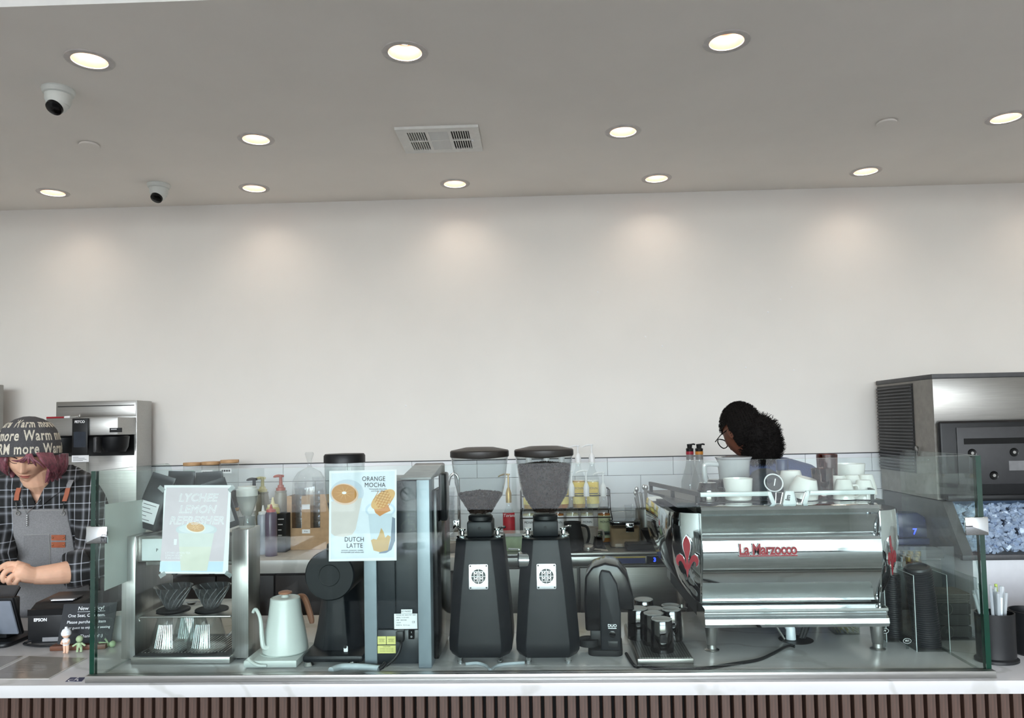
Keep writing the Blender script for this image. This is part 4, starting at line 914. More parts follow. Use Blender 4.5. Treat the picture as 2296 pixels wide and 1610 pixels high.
# red lettering
lz = P(1722, 1238, 2.055)
lt = letter('lettering', 'La Marzocco', .040, Vector((P(1722, 1233, 2.057).x, 2.0575, P(1722, 1233, 2.057).z)), M_red, t, depth=.003, bold=.0011, sx=.76, space=.97)
rim = letter('lettering_rim', 'La Marzocco', .040, Vector((P(1722, 1233, 2.057).x, 2.0605, P(1722, 1233, 2.057).z)), M_paper, t, depth=.002, bold=.0024, sx=.76, space=.97)
B(P(1657, 1247, 2.057).x, P(1788, 1247, 2.057).x, 2.056, 2.0595, P(1722, 1247.5, 2.057).z, P(1722, 1245, 2.057).z).build('lettering_line', M_red, t, world=True)
# drain pipe and hoses under the machine
c = H(1800, 1450, ZT)
tag(MB().tube([(c.x - .012, 2.19, ZT + .003), (c.x - .012, 2.19, ZT + .03), (c.x - .016, 2.2, ZT + .045), (c.x - .02, 2.2, mz(1404) - .001)], [.014, .013, .015, .017], 14).build('drain_pipe', M('white_pvc', (214, 222, 228), .35)), 'white plastic drain pipe under the espresso machine', 'pipe')
for k, (dx, dx2) in enumerate(((.018, .055), (.026, .066))):
    tag(MB().tube([(c.x + dx, 2.2, ZT + .002), (c.x + (dx + dx2) / 2, 2.21, ZT + .04), (c.x + dx2, 2.22, mz(1404) - .001)], .006, 8, smooth_path=3).build('water_hose', M_black), ['black water hose close beside the white drain pipe', 'outer black water hose right of the white drain pipe'][k], 'hose')
tag(MB().tube([(c.x - .03, 2.19, ZT + .003), (c.x - .07, 2.2, mz(1404) - .001)], .003, 8).build('water_hose', M_steel), 'thin braided steel hose left of the white drain pipe', 'hose')
tag(MB().lathe([(0, 0), (.045, 0), (.047, .0015), (0, .002)], 32).build('drain_grommet', M_black, loc=(c.x + .002, 2.19, ZT)), 'black ring around the drain hole in the counter', 'grommet')
# box of wooden stirrers
c = H(1908, 1428, ZT)
t = thing('stirrer_box', 'small clear box of yellowish sticks behind the machine leg', 'box', (c.x, 2.27, ZT))
bx_ = MB()
for a in ((-.035, -.033, -.03, .03), (.033, .035, -.03, .03), (-.033, .033, -.03, -.028), (-.033, .033, .028, .03)): bx_.bb(a[0], a[1], a[2], a[3], .002, .04)
bx_.bb(-.035, .035, -.03, .03, 0, .002).build('tray', M_acryl, t)
mb = MB(); rnd = random.Random(5)
for k in range(40): x = -.02 + rnd.random() * .05; z = .004 + rnd.random() * .03; mb.tube([(x - .01 + rnd.random() * .02, -.026, z), (x, .024, z + .004)], .0008, 4)
o = mb.build('sticks', M('pale_wood_stick', (206, 192, 120), .7), t); o['kind'] = 'stuff'
# ------------------------------------------------------------------ on top of the espresso machine
ZM = ztop + .0015
def cup(c, r, h, label, group, up=True, mat=None, handle=True, tilt=None, name='cup'):
    t = thing(name, label, 'cup', c, random.random() * 6, group)
    pr = [(0, 0), (r * .62, 0), (r * .66, .003), (r * .92, h * .6), (r, h), (r * .95, h), (r * .86, h * .6), (r * .58, .006), (0, .006)]
    if not up: pr = [(q, h - z) for q, z in pr]
    MB().lathe(pr, 28).build('bowl', mat or M_ceramic, t)
    if handle:
        z0, z1 = (h * .3, h * .85) if up else (h * .15, h * .7)
        MB().tube([(r * .86, 0, z0), (r * 1.35, 0, z0 + .002), (r * 1.42, 0, (z0 + z1) / 2), (r * 1.3, 0, z1), (r * .9, 0, z1)], .003, 8, smooth_path=3).build('handle', mat or M_ceramic, t)
    if tilt: t.rotation_euler = tilt
    return t
random.seed(11)
def mt(u, y): return P(u, 1128, y).x
# white tub and jug
t = thing('white_bowl', 'wide white bowl on the espresso machine behind the cup rail', 'bowl', (mt(1656, 2.20), 2.20, ZM))
MB().lathe([(0, 0), (.034, 0), (.037, .003), (.0405, .055), (.041, .062), (.039, .062), (.038, .05), (.034, .006), (0, .006)], 32).build('body', M_ceramic, t)
hj = P(1640, 1027, 2.42).z - ZM
t = thing('plastic_jug', 'translucent white measuring jug behind the white bowl', 'jug', (mt(1648, 2.42), 2.42, ZM))
M_milky = thin_glass('milky_plastic', (230, 232, 232), .06, haze=.55, hazecol=(222, 224, 224))
MB().lathe([(0, 0), (.040, 0), (.043, .004), (.050, hj * .9), (.055, hj), (.053, hj), (.048, hj * .9), (.041, .006), (0, .005)], 32).build('body', M_milky, t)
MB().tube([(-.048, 0, hj * .82), (-.085, 0, hj * .84), (-.092, 0, hj * .72), (-.088, 0, hj * .35), (-.070, 0, hj * .2), (-.043, 0, hj * .2)], .008, 10, smooth_path=4).build('handle', M_milky, t)
MB().lathe([(.056, hj), (.057, hj + .004), (0, hj + .008)], 28).build('lid', M_milky, t)
# black cap with round emblem
t = thing('black_cap', 'black rounded cap with white ring emblem on the espresso machine', 'cap', (mt(1716, 2.24), 2.24, ZM))
MB().lathe([(.052, 0), (.052, .03), (.047, .055), (.034, .075), (.015, .085), (0, .087)], 32).build('crown', M('charcoal_cloth', (46, 50, 56), .8, var=.1, scale=120), t)
MB().prism([(.05 * math.cos(a) * 1.02, -.03 - .055 * math.sin(a)) for a in [PI * k / 12 for k in range(13)]], .0, .004, 'z').build('brim', M('charcoal_cloth'), t)
em = Matrix.Translation((.012, -.0475, .048)) @ RX(-.35)
moved(MB().lathe([(.0235, 0), (.0245, .002), (.0265, .002), (.0275, 0)], 32, mat=RX(PI / 2)), rot=em).build('emblem_ring', M_paper, t)
moved(MB().lathe([(0, .0005), (.0232, .0005), (.0232, -.004)], 32, mat=RX(PI / 2)), rot=em).build('emblem_disc', M_dgrey, t)
mb = text_mb('1', .03, depth=.0006, shear=.3); moved(mb, (0, -.0016, 0)); moved(mb, rot=em).build('emblem_mark', M_paper, t, fixn=False)
# bottle with navy cap
hb = P(1757, 1030, 2.36).z - ZM
t = thing('steel_flask', 'white flask with navy blue cap and steel neck', 'bottle', (mt(1757, 2.36), 2.36, ZM))
MB().lathe([(0, 0), (.032, 0), (.034, .003), (.034, hb * .45), (.026, hb * .56), (0, hb * .56)], 28).build('body', M_ceramic, t)
MB().lathe([(.018, hb * .561), (.018, hb * .68), (0, hb * .68)], 24).build('neck', M_steelv, t)
MB().lathe([(.0175, hb * .682), (.0182, hb * .69), (.0182, hb * .98), (.017, hb), (0, hb)], 24).build('cap', M('navy_plastic', (38, 54, 88), .4), t)
G = 'white espresso cups on the machine'
cup((mt(1800, 2.20), 2.205, ZM + .006), .044, .056, 'large white cup tipped over beside the rail badge', G, up=False, tilt=(.25, .1, .6), handle=False)
cup((mt(1776, 2.30), 2.30, ZM), .042, .075, 'white cup upside down behind the tipped cup', G, up=False)
mg = M('amber_glass', (96, 48, 36), .1, var=.2)
Mamb = thin_glass('brown_glass', (176, 120, 104), .08)
for u, y, h, l in ((1846, 2.22, .085, 'brown ribbed glass tumbler beside the white cups'), (1858, 2.33, .12, 'taller brown ribbed glass tumbler behind the first')):
    t = thing('amber_tumbler', l, 'tumbler', (mt(u, y), y, ZM), 0, 'brown tumblers on the machine')
    MB().lathe([(0, .0), (.027, 0), (.030, h), (.0285, h), (.0255, .006), (0, .006)], 40, flute=.02, fn=12).build('wall', Mamb, t)
for u, y, r, h, l in ((1893, 2.19, .030, .055, 'white espresso cup upside down, left of the front pair'), (1938, 2.19, .030, .052, 'white espresso cup upside down, right of the front pair'), (1882, 2.30, .030, .058, 'white espresso cup upside down in the second row, left'), (1912, 2.30, .030, .058, 'white espresso cup upside down in the second row, middle'), (1944, 2.31, .030, .058, 'white espresso cup upside down in the second row, right')):
    cup((mt(u, y), y, ZM), r, h, l, G, up=False)
cup((mt(1905, 2.42), 2.42, ZM), .05, .085, 'big white mug at the back of the cup tray', G, up=True)
for u, y, l in ((1588, 2.19, 'dark glass cup upside down at the left end of cup tray'), (1607, 2.30, 'dark glass cup behind the left end of the cup tray')):
    t = thing('dark_glass_cup', l, 'cup', (mt(u, y), y, ZM), 0, 'dark glass cups on the machine')
    h = .052; MB().lathe([(.031, 0), (.030, h * .6), (.024, h), (.0, h), (.022, h - .003), (.028, h * .6), (.029, 0)], 32).build('wall', thin_glass('near_black_glass', (70, 70, 72), .1), t)
    MB().tube([(.03, 0, .012), (.044, 0, .014), (.045, 0, .034), (.028, 0, .038)], .0028, 8, smooth_path=3).build('handle', M_blackgloss, t)
# two slim bottles with black spouts, on the machine's far tray
for u, v, col, l in ((1546, 995, (176, 44, 62), 'clear cone-bottomed bottle with black spout and red band'), (1567, 997, (214, 140, 50), 'clear cone-bottomed bottle with black spout and orange band')):
    dq = .30 if u < 1555 else .42; p = W(u, v, dq); h = p.z - BZ
    t = thing('spout_bottle', l, 'bottle', (p.x, p.y, BZ), 0, 'spouted bottles by the back wall')
    z = lambda vv: W(u, vv, dq).z - BZ
    MB().lathe([(0, 0), (.048, 0), (.050, .004), (.050, z(1100)), (.046, z(1078)), (.024, z(1045)), (.018, z(1030)), (.018, z(1018))], 24).build('glass', thin_glass('grey_clear_plastic', (214, 216, 216), .06, haze=.2), t)
    MB().lathe([(.0185, z(1030)), (.0185, z(1012))], 24).build('sleeve', M('light_grey_sleeve', (150, 150, 150), .4), t)
    MB().lathe([(.0195, z(1019)), (.0195, z(1012)), (.0185, z(1012))], 24).build('band', M('band_%d' % col[0], col, .4), t)
    MB().lathe([(0, z(1013)), (.0185, z(1012)), (.0195, z(1006)), (.012, z(1004)), (.014, z(996)), (0, z(995))], 20).build('spout', M_black, t)
    MB().tube([(.0, 0, z(997)), (.02, 0, z(996)), (.028, 0, z(997))], .004, 8).build('spout_tip', M_black, t)

# ------------------------------------------------------------------ right end of the counter: lids, sleeves, straws
def acrylic_box(c, w, d, h, hf, label, rz=0.0):
    t = thing('acrylic_holder', label, 'holder', c, rz, 'clear acrylic holders'); th = .003
    B(-w / 2, w / 2, -d / 2, d / 2, 0, th).build('base', M_acryl, t)
    B(-w / 2, -w / 2 + th, -d / 2, d / 2, th, hf).build('side', M_acryl, t); B(w / 2 - th, w / 2, -d / 2, d / 2, th, hf).build('side', M_acryl, t)
    B(-w / 2 + th, w / 2 - th, d / 2 - th, d / 2, th, h).build('back', M_acryl, t)
    ed = MB()
    for x in (-w / 2, w / 2):
        ed.tube([(x, -d / 2, 0), (x, -d / 2, hf)], .0009, 4); ed.tube([(x, -d / 2, 0), (x, d / 2, 0)], .0009, 4); ed.tube([(x, -d / 2, hf), (x, d / 2, hf)], .0009, 4)
    ed.build('bright_edge', M('bright_acrylic_edge', (214, 222, 222), .2), t)
    return t
cl = H(2092, 1463, ZT)
acrylic_box((cl.x + .004, cl.y + .055, ZT), .086, .1, .26, .20, 'clear acrylic holder around the tower of black lids')
Mlid = M('black_cup_lid', (30, 32, 36), .4, var=.08)
t = thing('lid_stack', 'tall leaning tower of black coffee cup lids in acrylic holder', 'lid stack', (cl.x + .012, cl.y + .055, ZT + .0035))
zl_ = P(2068, 1268, cl.y + .055).z - ZT - .0035
nl = 34; lidm = None
for k in range(nl):
    o = None
    if lidm is None:
        o = MB().lathe([(0, .006), (.029, .006), (.031, .004), (.0315, 0), (.0345, -.001), (.035, .003), (.0325, .0045), (.031, .010), (.026, .012), (.024, .008), (0, .008)], 28).build('lid', Mlid, t); lidm = o.data
    else:
        o = bpy.data.objects.new('lid', lidm); C.objects.link(o); o.parent = t
    q = k / (nl - 1); o.location = (-.016 * q ** 1.5 + random.uniform(-.0006, .0006), 0, .0015 + (zl_ - .014) * q); o.rotation_euler = (.12 * q * 1.0, -.16 * q, 0)
# a second narrower rack with dark lids behind, and small bottles
cl2 = H(2022, 1441, ZT)
acrylic_box((cl2.x + .004, cl2.y + .05, ZT), .085, .09, .25, .19, 'clear acrylic holder with narrow column of dark lids')
t = thing('lid_stack', 'narrow column of dark flat lids in the second acrylic holder', 'lid stack', (cl2.x + .004, cl2.y + .05, ZT + .0035))
lm2 = None
for k in range(30):
    if lm2 is None:
        o = MB().lathe([(0, .004), (.018, .004), (.019, 0), (.0215, 0), (.0215, .003), (.019, .006), (0, .006)], 24).build('lid', Mlid, t); lm2 = o.data
    else: o = bpy.data.objects.new('lid', lm2); C.objects.link(o); o.parent = t
    o.location = (0, 0, .0005 + k * .0058)
for (u, v), s_ in (((1991, 1419), 'W'), ((2034, 1437), 'W1')):
    c = P(u, v, 2.10); tt = thing('oval_tag', 'small oval clear tag marked %s near the lid holders' % s_, 'tag', (c.x, 2.10 + (0.02 if s_ == 'W' else 0), ZT))
    MB().prism(circ(.011, 24, 0, c.z - ZT, .007), 0, .001, 'y').build('plate', thin_glass('smoked_tag', (120, 124, 126), .08), tt)
    MB().tube([(.0105 * math.cos(a), -.0004, c.z - ZT + .0066 * math.sin(a)) for a in [2 * PI * k / 24 for k in range(25)]], .0005, 5).build('rim', M_paper, tt)
    letter('lettering', s_, .008, (0, -.0004, c.z - ZT), M_paper, tt, world=False)
    B(-.004, .004, 0, .001, 0, c.z - ZT - .007).build('stem', M_acryl, tt)
# syrup vials
random.seed(4)
for k in range(9):
    u = 2021 + (k % 3) * 17 + (k // 3) * 3; y = 2.36 + .035 * (k // 3); amber = (k % 3) > 0
    p = P(u, 1290, y); h = P(u, 1236 + 6 * (2 - k // 3), y).z - ZT
    t = thing('syrup_vial', ('slim amber' if amber else 'slim clear') + ' glass vial, ' + ['front', 'middle', 'back'][k // 3] + ' row ' + ['left', 'centre', 'right'][k % 3] + ', behind the dark lids', 'vial', (p.x, y, ZT), 0, 'vials behind the dark lids')
    MB().lathe([(0, 0), (.011, 0), (.012, .003), (.012, h * .8), (.007, h * .88), (.007, h * .93)], 14).build('glass', thin_glass('amber_vial_glass', (216, 170, 90), .06) if amber else M_glass, t)
    MB().lathe([(.008, h * .93), (.008, h), (0, h)], 14).build('cap', M('gold_cap', (190, 150, 70), .3, metal=.8) if amber else M_chrome, t)
# cup sleeves outside the end panel
cs = H(2150, 1462, ZT)
sx0 = gr + .0085
t = thing('cup_sleeve_stack', 'stack of dark cardboard cup sleeves with round emblem beside the glass', 'sleeve stack', (sx0 + .068, 2.23, ZT + .0035))
Ms = M('charcoal_card', (50, 52, 50), .8, var=.06); Ms2 = M('grey_card', (92, 90, 84), .8, var=.06)
rnd = random.Random(8); sm = None
hs = P(2148, 1330, 2.2).z - ZT
for k in range(3):
    z0 = .002 + k * (hs - .03) / 3
    o = MB().prism(rrect(.1, (hs - .03) / 3 - .002, .004, 3, 0, z0 + (hs - .03) / 6), -.045 + .004 * (k == 1), .045, 'y').build('sleeve_pack', Ms, t, bevel=.002)
    if k != 1:
        zc = z0 + (hs - .03) / 6
        MB().tube([(.017 * math.cos(a) - .018, -.0462, zc + .017 * math.sin(a)) for a in [2 * PI * q / 28 for q in range(29)]], .0008, 5).build('emblem_ring', Ms2, o)
        letter('emblem_mark', 'A', .018, (-.018, -.0462, zc), Ms2, o, world=False)
for k in range(8):
    MB().prism([(x + rnd.uniform(-.003, .003), y + rnd.uniform(-.004, .004)) for x, y in rrect(.105, .09, .01, 3)], hs - .028 + k * .0034, hs - .026 + k * .0034, 'z').build('sleeve', Ms2, t)
# straw holder
ch = H(2243, 1492, ZT); hh = P(2240, 1376, ch.y + .02).z - ZT
hx = max(ch.x + .012, gr + .0075 + .054)
t = thing('straw_holder', 'black oval straw holder beside the right end of glass', 'straw holder', (hx, ch.y + .035, ZT))
sc = Matrix.Diagonal((1.0, .8, 1, 1))
MB().lathe([(0, 0), (.048, 0), (.052, .002), (.052, .008), (.046, .012), (.047, hh), (.044, hh), (.043, .014), (0, .014)], 40, mat=sc).build('cup', M_black, t)
rnd = random.Random(21); Mst = thin_glass('clear_straw', (236, 240, 242), .08, haze=.35, hazecol=(232, 238, 240))
for k in range(20):
    a = rnd.random() * 2 * PI; r_ = .03 * math.sqrt(rnd.random()); bx2, by2 = r_ * math.cos(a), r_ * math.sin(a) * .75
    lean = Vector((bx2 * .9 + rnd.uniform(-.012, .012) - .014, by2 * .8 + rnd.uniform(-.008, .008), 0)); L = hh + rnd.uniform(.035, .075) + (.06 if k == 3 else 0)
    mcol = Mst if k % 5 else [M('straw_blue', (120, 160, 214), .4), M('straw_green', (176, 196, 90), .4), M_paper, M('straw_clear_white', (222, 230, 234), .3)][k // 5]
    o = MB().tube([(bx2 * .6, by2 * .6, .016), (bx2 * .6 + lean.x, by2 * .6 + lean.y, L)], .0036, 8).build('drinking_straw', mcol, None, loc=(hx, ch.y + .035, ZT))
    tag(o, ['paper-wrapped drinking straw in the black holder', 'pale blue drinking straw in the black holder', 'lime green drinking straw in the black holder', 'opaque white drinking straw in the black holder', 'milky straw standing in the black holder'][0 if k % 5 else 1 + k // 5], 'straw', 'straws in the black holder')
t = thing('napkin_holder', 'black round holder at the right edge of the photo', 'holder', (hx + .128, ch.y + .10, ZT))
MB().lathe([(0, 0), (.046, 0), (.05, .004), (.05, .11), (.047, .11), (.046, .008), (0, .008)], 36).build('cup', M_black, t)
acrylic_box((sx0 + .068, 2.23, ZT), .13, .11, .24, .17, 'clear acrylic holder around the dark cup sleeves')

# ------------------------------------------------------------------ ice machine by the wall
a = P(2090, 850, 3.62)
t = thing('ice_machine', 'tall steel and black ice machine with lit ice window', 'ice machine', (a.x + .35, 3.85, 0))
xi0 = a.x; xi1 = a.x + .78; yf = 3.62; yb_ = wy(a.x) - .03
z_ = lambda v, y=yf: P(2150, v, y).z
zti = z_(848)
M_cgrey = M('charcoal_enamel', (70, 70, 72), .5); M_sidep = M('warm_grey_panel', (136, 132, 126), .45)
B(xi0 - .004, xi1 + .004, yf - .006, yb_ + .01, zti, zti + .022).build('top', M_cgrey, t, world=True, bevel=.003)
B(xi0, xi1, yf + .004, yb_, z_(1120), zti - .0005).build('body', M_sidep, t, world=True)
# louvred corner of the side
lv = None; ns = 26; zlo = z_(1062)
for k in range(ns):
    zz = zlo + (zti - .03 - zlo) * k / (ns - 1)
    if lv is None:
        ar = [(-.012, yf + .20), (-.020, yf + .28), (-.024, yf + .36), (-.022, yf + .44), (-.012, yb_ - .01), (0, yb_ - .01), (0, yf + .20)]
        o = MB().prism([(p[0], p[1] - t.location.y) for p in ar], 0, .007, 'z').build('louvre', M_cgrey, t); lv = o.data
    else: o = bpy.data.objects.new('louvre', lv); C.objects.link(o); o.parent = t
    o.location = (xi0 - t.location.x - .0005, 0, zz)
B(xi0 - .004, xi0 - .0005, yf + .19, yb_ - .005, zlo - .01, zti - .012).build('louvre_back', M_black, t, world=True)
B(xi0 + .0, xi1, yf - .002, yf + .0035, z_(950), zti - .0005).build('steel_front', M_steeld, t, world=True, bevel=.001)
xd0 = P(2100, 1000, yf).x
B(xi0 + .006, xi1, yf - .03, yf - .0025, z_(1118), z_(944)).build('black_door', M_black, t, world=True, bevel=.012, seg=3)
B(xd0 + .03, xi1 - .05, yf - .034, yf - .0305, z_(1092), z_(961)).build('door_inset', M_dgrey2, t, world=True, bevel=.003) if False else None
M_door2 = M('charcoal_door_plastic', (48, 48, 50), .5)
dp_ = B(P(2137, 1000, yf).x, xi1 - .03, yf - .036, yf - .0305, z_(1086), z_(958)).build('door_inset', M_door2, t, world=True, bevel=.004)
B(P(2152, 1000, yf).x, xi1 - .05, yf - .0375, yf - .0363, z_(996), z_(983)).build('door_slot', M_blackgloss, t, world=True)
for u, v in ((2180, 1016), (2274, 1014), (2229, 1066)):
    p = P(u, v, yf - .037); MB().lathe([(.02, 0), (.019, .003), (.010, .001), (0, .003)], 20, (p.x, yf - .0363, p.z), mat=RX(PI / 2)).build('screw_boss', M_blackgloss, t, world=True)
    MB().cyl((p.x, yf - .0375, p.z), .007, .003, 12, mat=RX(PI / 2)).build('screw', M_steel, t, world=True)
p = P(2280, 1044, yf - .037); B(p.x - .035, p.x + .05, yf - .0372, yf - .0363, p.z - .022, p.z + .022).build('sticker', M_grey, t, world=True)
B(xi0 + .02, xi1, yf - .05, yf - .0305, z_(1122), z_(1108)).build('door_lip', M_black, t, world=True, bevel=.006)
# slanted ice bin
y2 = 3.44
zbt, zbb = z_(1122), P(2200, 1244, y2).z
MB().prism([(yf + .003, zbt - .0005), (yf - .03, zbt - .0005), (y2, zbb), (y2, zbb - .02), (yb_, zbb - .02), (yb_, zbt - .0005)], xi0 + .004, xi0 + .05, 'x').build('bin_cheek', M_cgrey, t, world=True, bevel=.002)
MB().prism([(yf + .003, zbt - .0005), (yf - .03, zbt - .0005), (y2, zbb), (y2, zbb - .02), (yb_, zbb - .02), (yb_, zbt - .0005)], xi1 - .05, xi1, 'x').build('bin_cheek', M_cgrey, t, world=True, bevel=.002)
MB().add([(xi0 + .0505, yf - .028, zbt - .002), (xi1 - .0505, yf - .028, zbt - .002), (xi1 - .0505, y2 + .002, zbb), (xi0 + .0505, y2 + .002, zbb)], [(0, 1, 2, 3)]).build('bin_window', M_acryl, t, world=True)
B(xi0 + .0, xi1, y2 - .006, y2 + .02, zbb - .024, zbb - .0).build('bin_sill', M_cgrey, t, world=True, bevel=.003)
B(xi0 + .0505, xi1 - .0505, yf + .10, yf + .11, zbb, zbt - .001).build('bin_back', M('blue_grey_liner', (120, 142, 178), .5), t, world=True)
M_ice = M('ice_cube', (176, 190, 214), .2, var=.08, scale=40)
ic = MB(); rnd = random.Random(2)
for k in range(1100):
    f_ = rnd.random(); zz = zbb + .01 + (zbt - zbb - .03) * f_; yy = y2 + .025 + (yf - .03 - y2) * f_ + rnd.random() * .02; xx = xi0 + .065 + rnd.random() * (xi1 - xi0 - .13)
    ic.box((xx, yy, zz), (.017 + .006 * rnd.random(), .016, .013), rot=Matrix.Rotation(rnd.random() * 6, 4, (rnd.random(), rnd.random(), rnd.random() + .1)))
o = ic.build('ice_cubes', M_ice, t, world=True); o['kind'] = 'stuff'
B(xi0 + .05, xi1, 3.45, yb_, .0, zbb - .0245).build('lower_cabinet', M('white_cabinet', (216, 216, 218), .4, var=.01), t, world=True, bevel=.004)
# hook on the side of the ice machine
p = P(2057, 1003, 3.8); tag(MB().tube([(xi0 - .003, 3.78, p.z - .04), (xi0 - .012, 3.77, p.z - .02), (xi0 - .012, 3.765, p.z), (xi0 - .022, 3.76, p.z + .004), (xi0 - .022, 3.76, p.z - .012)], .005, 8, smooth_path=3).build('wall_hook', M_steel), 'small steel hook on the side of the ice machine', 'hook')
# navy kettle-like jug with blue digits, behind acrylic
p = H(2085, 1290, BZ); c = W(2085, 1255, .45)
t = thing('digital_scale', 'dark navy device with glowing blue digit behind the lid tower', 'scale', (c.x - .115, c.y, BZ))
M_navy = M('deep_navy_plastic', (26, 40, 74), .35)
B(-.11, .11, -.06, .06, 0, .03).build('base', M_navy, t, bevel=.006); MB().prism([(-.10, .031), (.10, .031), (.085, .13), (.05, .15), (-.06, .15), (-.09, .12)], -.04, .05, 'y').build('housing', M_navy, t, bevel=.01)
letter('digits', '7', .04, (.03, -.0415, .06), M('blue_led'), t, world=False, bold=.001)
# ------------------------------------------------------------------ things on the back counter
BT = BZ + .0005
def wz(u, v, d): return W(u, v, d).z - BT
def wloc(u, d): p = W(u, 1200, d); return (p.x, p.y, BT)
BZF = BZ + .0125                      # top of the fridge, a little higher
# storage jars with bamboo lids, stacked two high
M_bamboo = M('bamboo_lid', (190, 152, 110), .55, var=.1, scale=20)
M_oats = M('pale_grain', (196, 188, 172), .9, var=.2, scale=200); M_choc = M('dark_grain', (52, 46, 42), .9, var=.3, scale=200); M_must = M('mustard_grain', (170, 148, 84), .9, var=.2, scale=200)
zmid = BT + .205
def jar(c, r, h, label, fill, tagcol=None, tagtxt='', frac=.6):
    t = thing('storage_jar', label, 'jar', c, 0, 'stacked storage jars with bamboo lids')
    MB().lathe([(0, 0), (r, 0), (r, h - .018), (r * .97, h - .016)], 28).build('glass', M_glass, t)
    MB().lathe([(0, .003), (r * .95, .003), (r * .95, h * frac), (0, h * frac + .004)], 24).build('contents', fill, t)
    MB().lathe([(r * .9, h - .018), (r * 1.03, h - .015), (r * 1.03, h - .002), (r, h), (0, h)], 28).build('lid', M_bamboo, t)
    if tagcol:
        o = MB().prism(rrect(r * 1.3, .026, .002, 3, 0, h - .055), -r - .0012, -r - .0004, 'y').build('label', tagcol, t)
        [B(-r * .5 + .012 * q_, -r * .5 + .012 * q_ + .009, -r - .0018, -r - .0013, h - .060, h - .050).build('print_line', M_dgrey, o) for q_ in range(4)]
jr = .046
for k, (u, f, fl, tc_, tx, ll) in enumerate(((432, .55, M_oats, M('mint_label', (92, 156, 124), .5), 'MINT', 'left'), (473, .5, M_oats, M_paper, 'EARL GREY', 'middle'), (515, .35, M_choc, M_paper, 'HOJICHA', 'right'))):
    c = W(u, 1040, .22); h = c.z - zmid
    jar((c.x, c.y, BT), jr, .2045, 'lower clear storage jar of the %s stack behind the pink poster' % ll, M_must if k == 2 else M_oats, frac=.75)
    jar((c.x, c.y, zmid), jr, W(u, [1037, 1035, 1031][k], .22).z - zmid, 'upper clear storage jar with bamboo lid, %s of three' % ll, fl, tc_, tx, f)
# pump bottles
def pump_bottle(u, d, vtop, vsh, col, liq, label, r=.030):
    x, y, z = wloc(u, d); t = thing('pump_bottle', label, 'pump bottle', (x, y, z), 0, 'sauce pump bottles')
    zs_, zt2 = wz(u, vsh, d), wz(u, vtop, d)
    MB().lathe([(0, 0), (r * 1.5, 0), (r * 1.55, .004), (r * 1.5, zs_ * .55), (r * 1.2, zs_ * .82), (r * .95, zs_ * .97), (r, zs_ * .975), (r, zs_), (0, zs_)], 28).build('bottle', M('greige_bottle', (150, 146, 134), .35, var=.05), t)
    pc = M('pump_%d_%d' % (col[0], col[1]), col, .4)
    h = zt2 - zs_
    MB().lathe([(r * .8, zs_ + .0005), (r * .8, zs_ + h * .18), (r * .55, zs_ + h * .2), (r * .5, zs_ + h * .35), (.009, zs_ + h * .36), (.008, zs_ + h * .8), (.013, zs_ + h * .97), (0, zt2)], 20).build('pump', pc, t)
    MB().tube([(.016, 0, zt2 - h * .1), (-.01, 0, zt2 - h * .08), (-.032, 0, zt2 - h * .12), (-.036, 0, zt2 - h * .18)], [.006, .008, .0065, .005], 8, smooth_path=2).build('spout', pc, t)
pump_bottle(570, .34, 1071, 1109, (52, 52, 58), None, 'grey pump bottle with charcoal pump')
pump_bottle(589, .22, 1069, 1103, (206, 198, 158), None, 'grey pump bottle with cream pump')
pump_bottle(630, .26, 1064, 1100, (164, 78, 58), None, 'grey pump bottle with terracotta pump')
def squeeze(u, d, vtop, vsh, r, col, tip, label):
    x, y, z = wloc(u, d); t = thing('squeeze_bottle', label, 'squeeze bottle', (x, y, z), 0, 'squeeze bottles on the back counter')
    zs_, zt2 = wz(u, vsh, d), wz(u, vtop, d)
    MB().lathe([(0, 0), (r, 0), (r * 1.03, .003), (r, zs_ * .95), (r * .85, zs_), (0, zs_)], 24).build('bottle', M('squeeze_%d_%d' % (col[0], col[2]), col, .3, var=.05), t)
    cc = M('cap_%d_%d' % (tip[0], tip[1]), tip, .4)
    MB().lathe([(r * .8, zs_ + .0005), (r * .8, zs_ + .012), (r * .3, zs_ + .016), (r * .12, zt2), (0, zt2)], 20).build('nozzle', cc, t)
squeeze(590, .46, 1133, 1153, .028, (176, 180, 190), (230, 230, 228), 'pale squeeze bottle with white cap')
squeeze(608, .52, 1131, 1148, .028, (104, 92, 108), (176, 56, 40), 'plum coloured squeeze bottle with red tip')
squeeze(612, .40, 1115, 1137, .034, (188, 176, 92), (224, 214, 170), 'yellow squeeze bottle with cream cap')
x, y, z = wloc(560, .50); t = thing('wide_mouth_bottle', 'clear ribbed wide-mouth bottle with white screw cap', 'bottle', (x, y, z))
h = wz(560, 1126, .50); MB().lathe([(0, 0), (.03, 0), (.033, .003), (.034, h * .5), (.022, h * .8), (.026, h * .85)], 24).build('body', thin_glass('frosted_plastic'), t); MB().lathe([(.03, h * .84), (.03, h), (0, h)], 24).build('cap', M('white_plastic'), t)
x, y, z = wloc(634, .38); h = wz(634, 1150, .38); t = thing('carton', 'black carton with white chalk writing beside the kraft box', 'carton', (x + .004, y, z))
B(-.028, .028, -.045, .045, 0, h).build('box', M('matt_black_card', (24, 24, 25), .8), t, bevel=.002)
for k, wl in enumerate((.03, .024, .018, .02)): B(-.012, -.012 + wl, -.0459, -.0455, h * (.85 - .14 * k), h * (.85 - .14 * k) + .005).build('chalk_mark', M_paper, t)
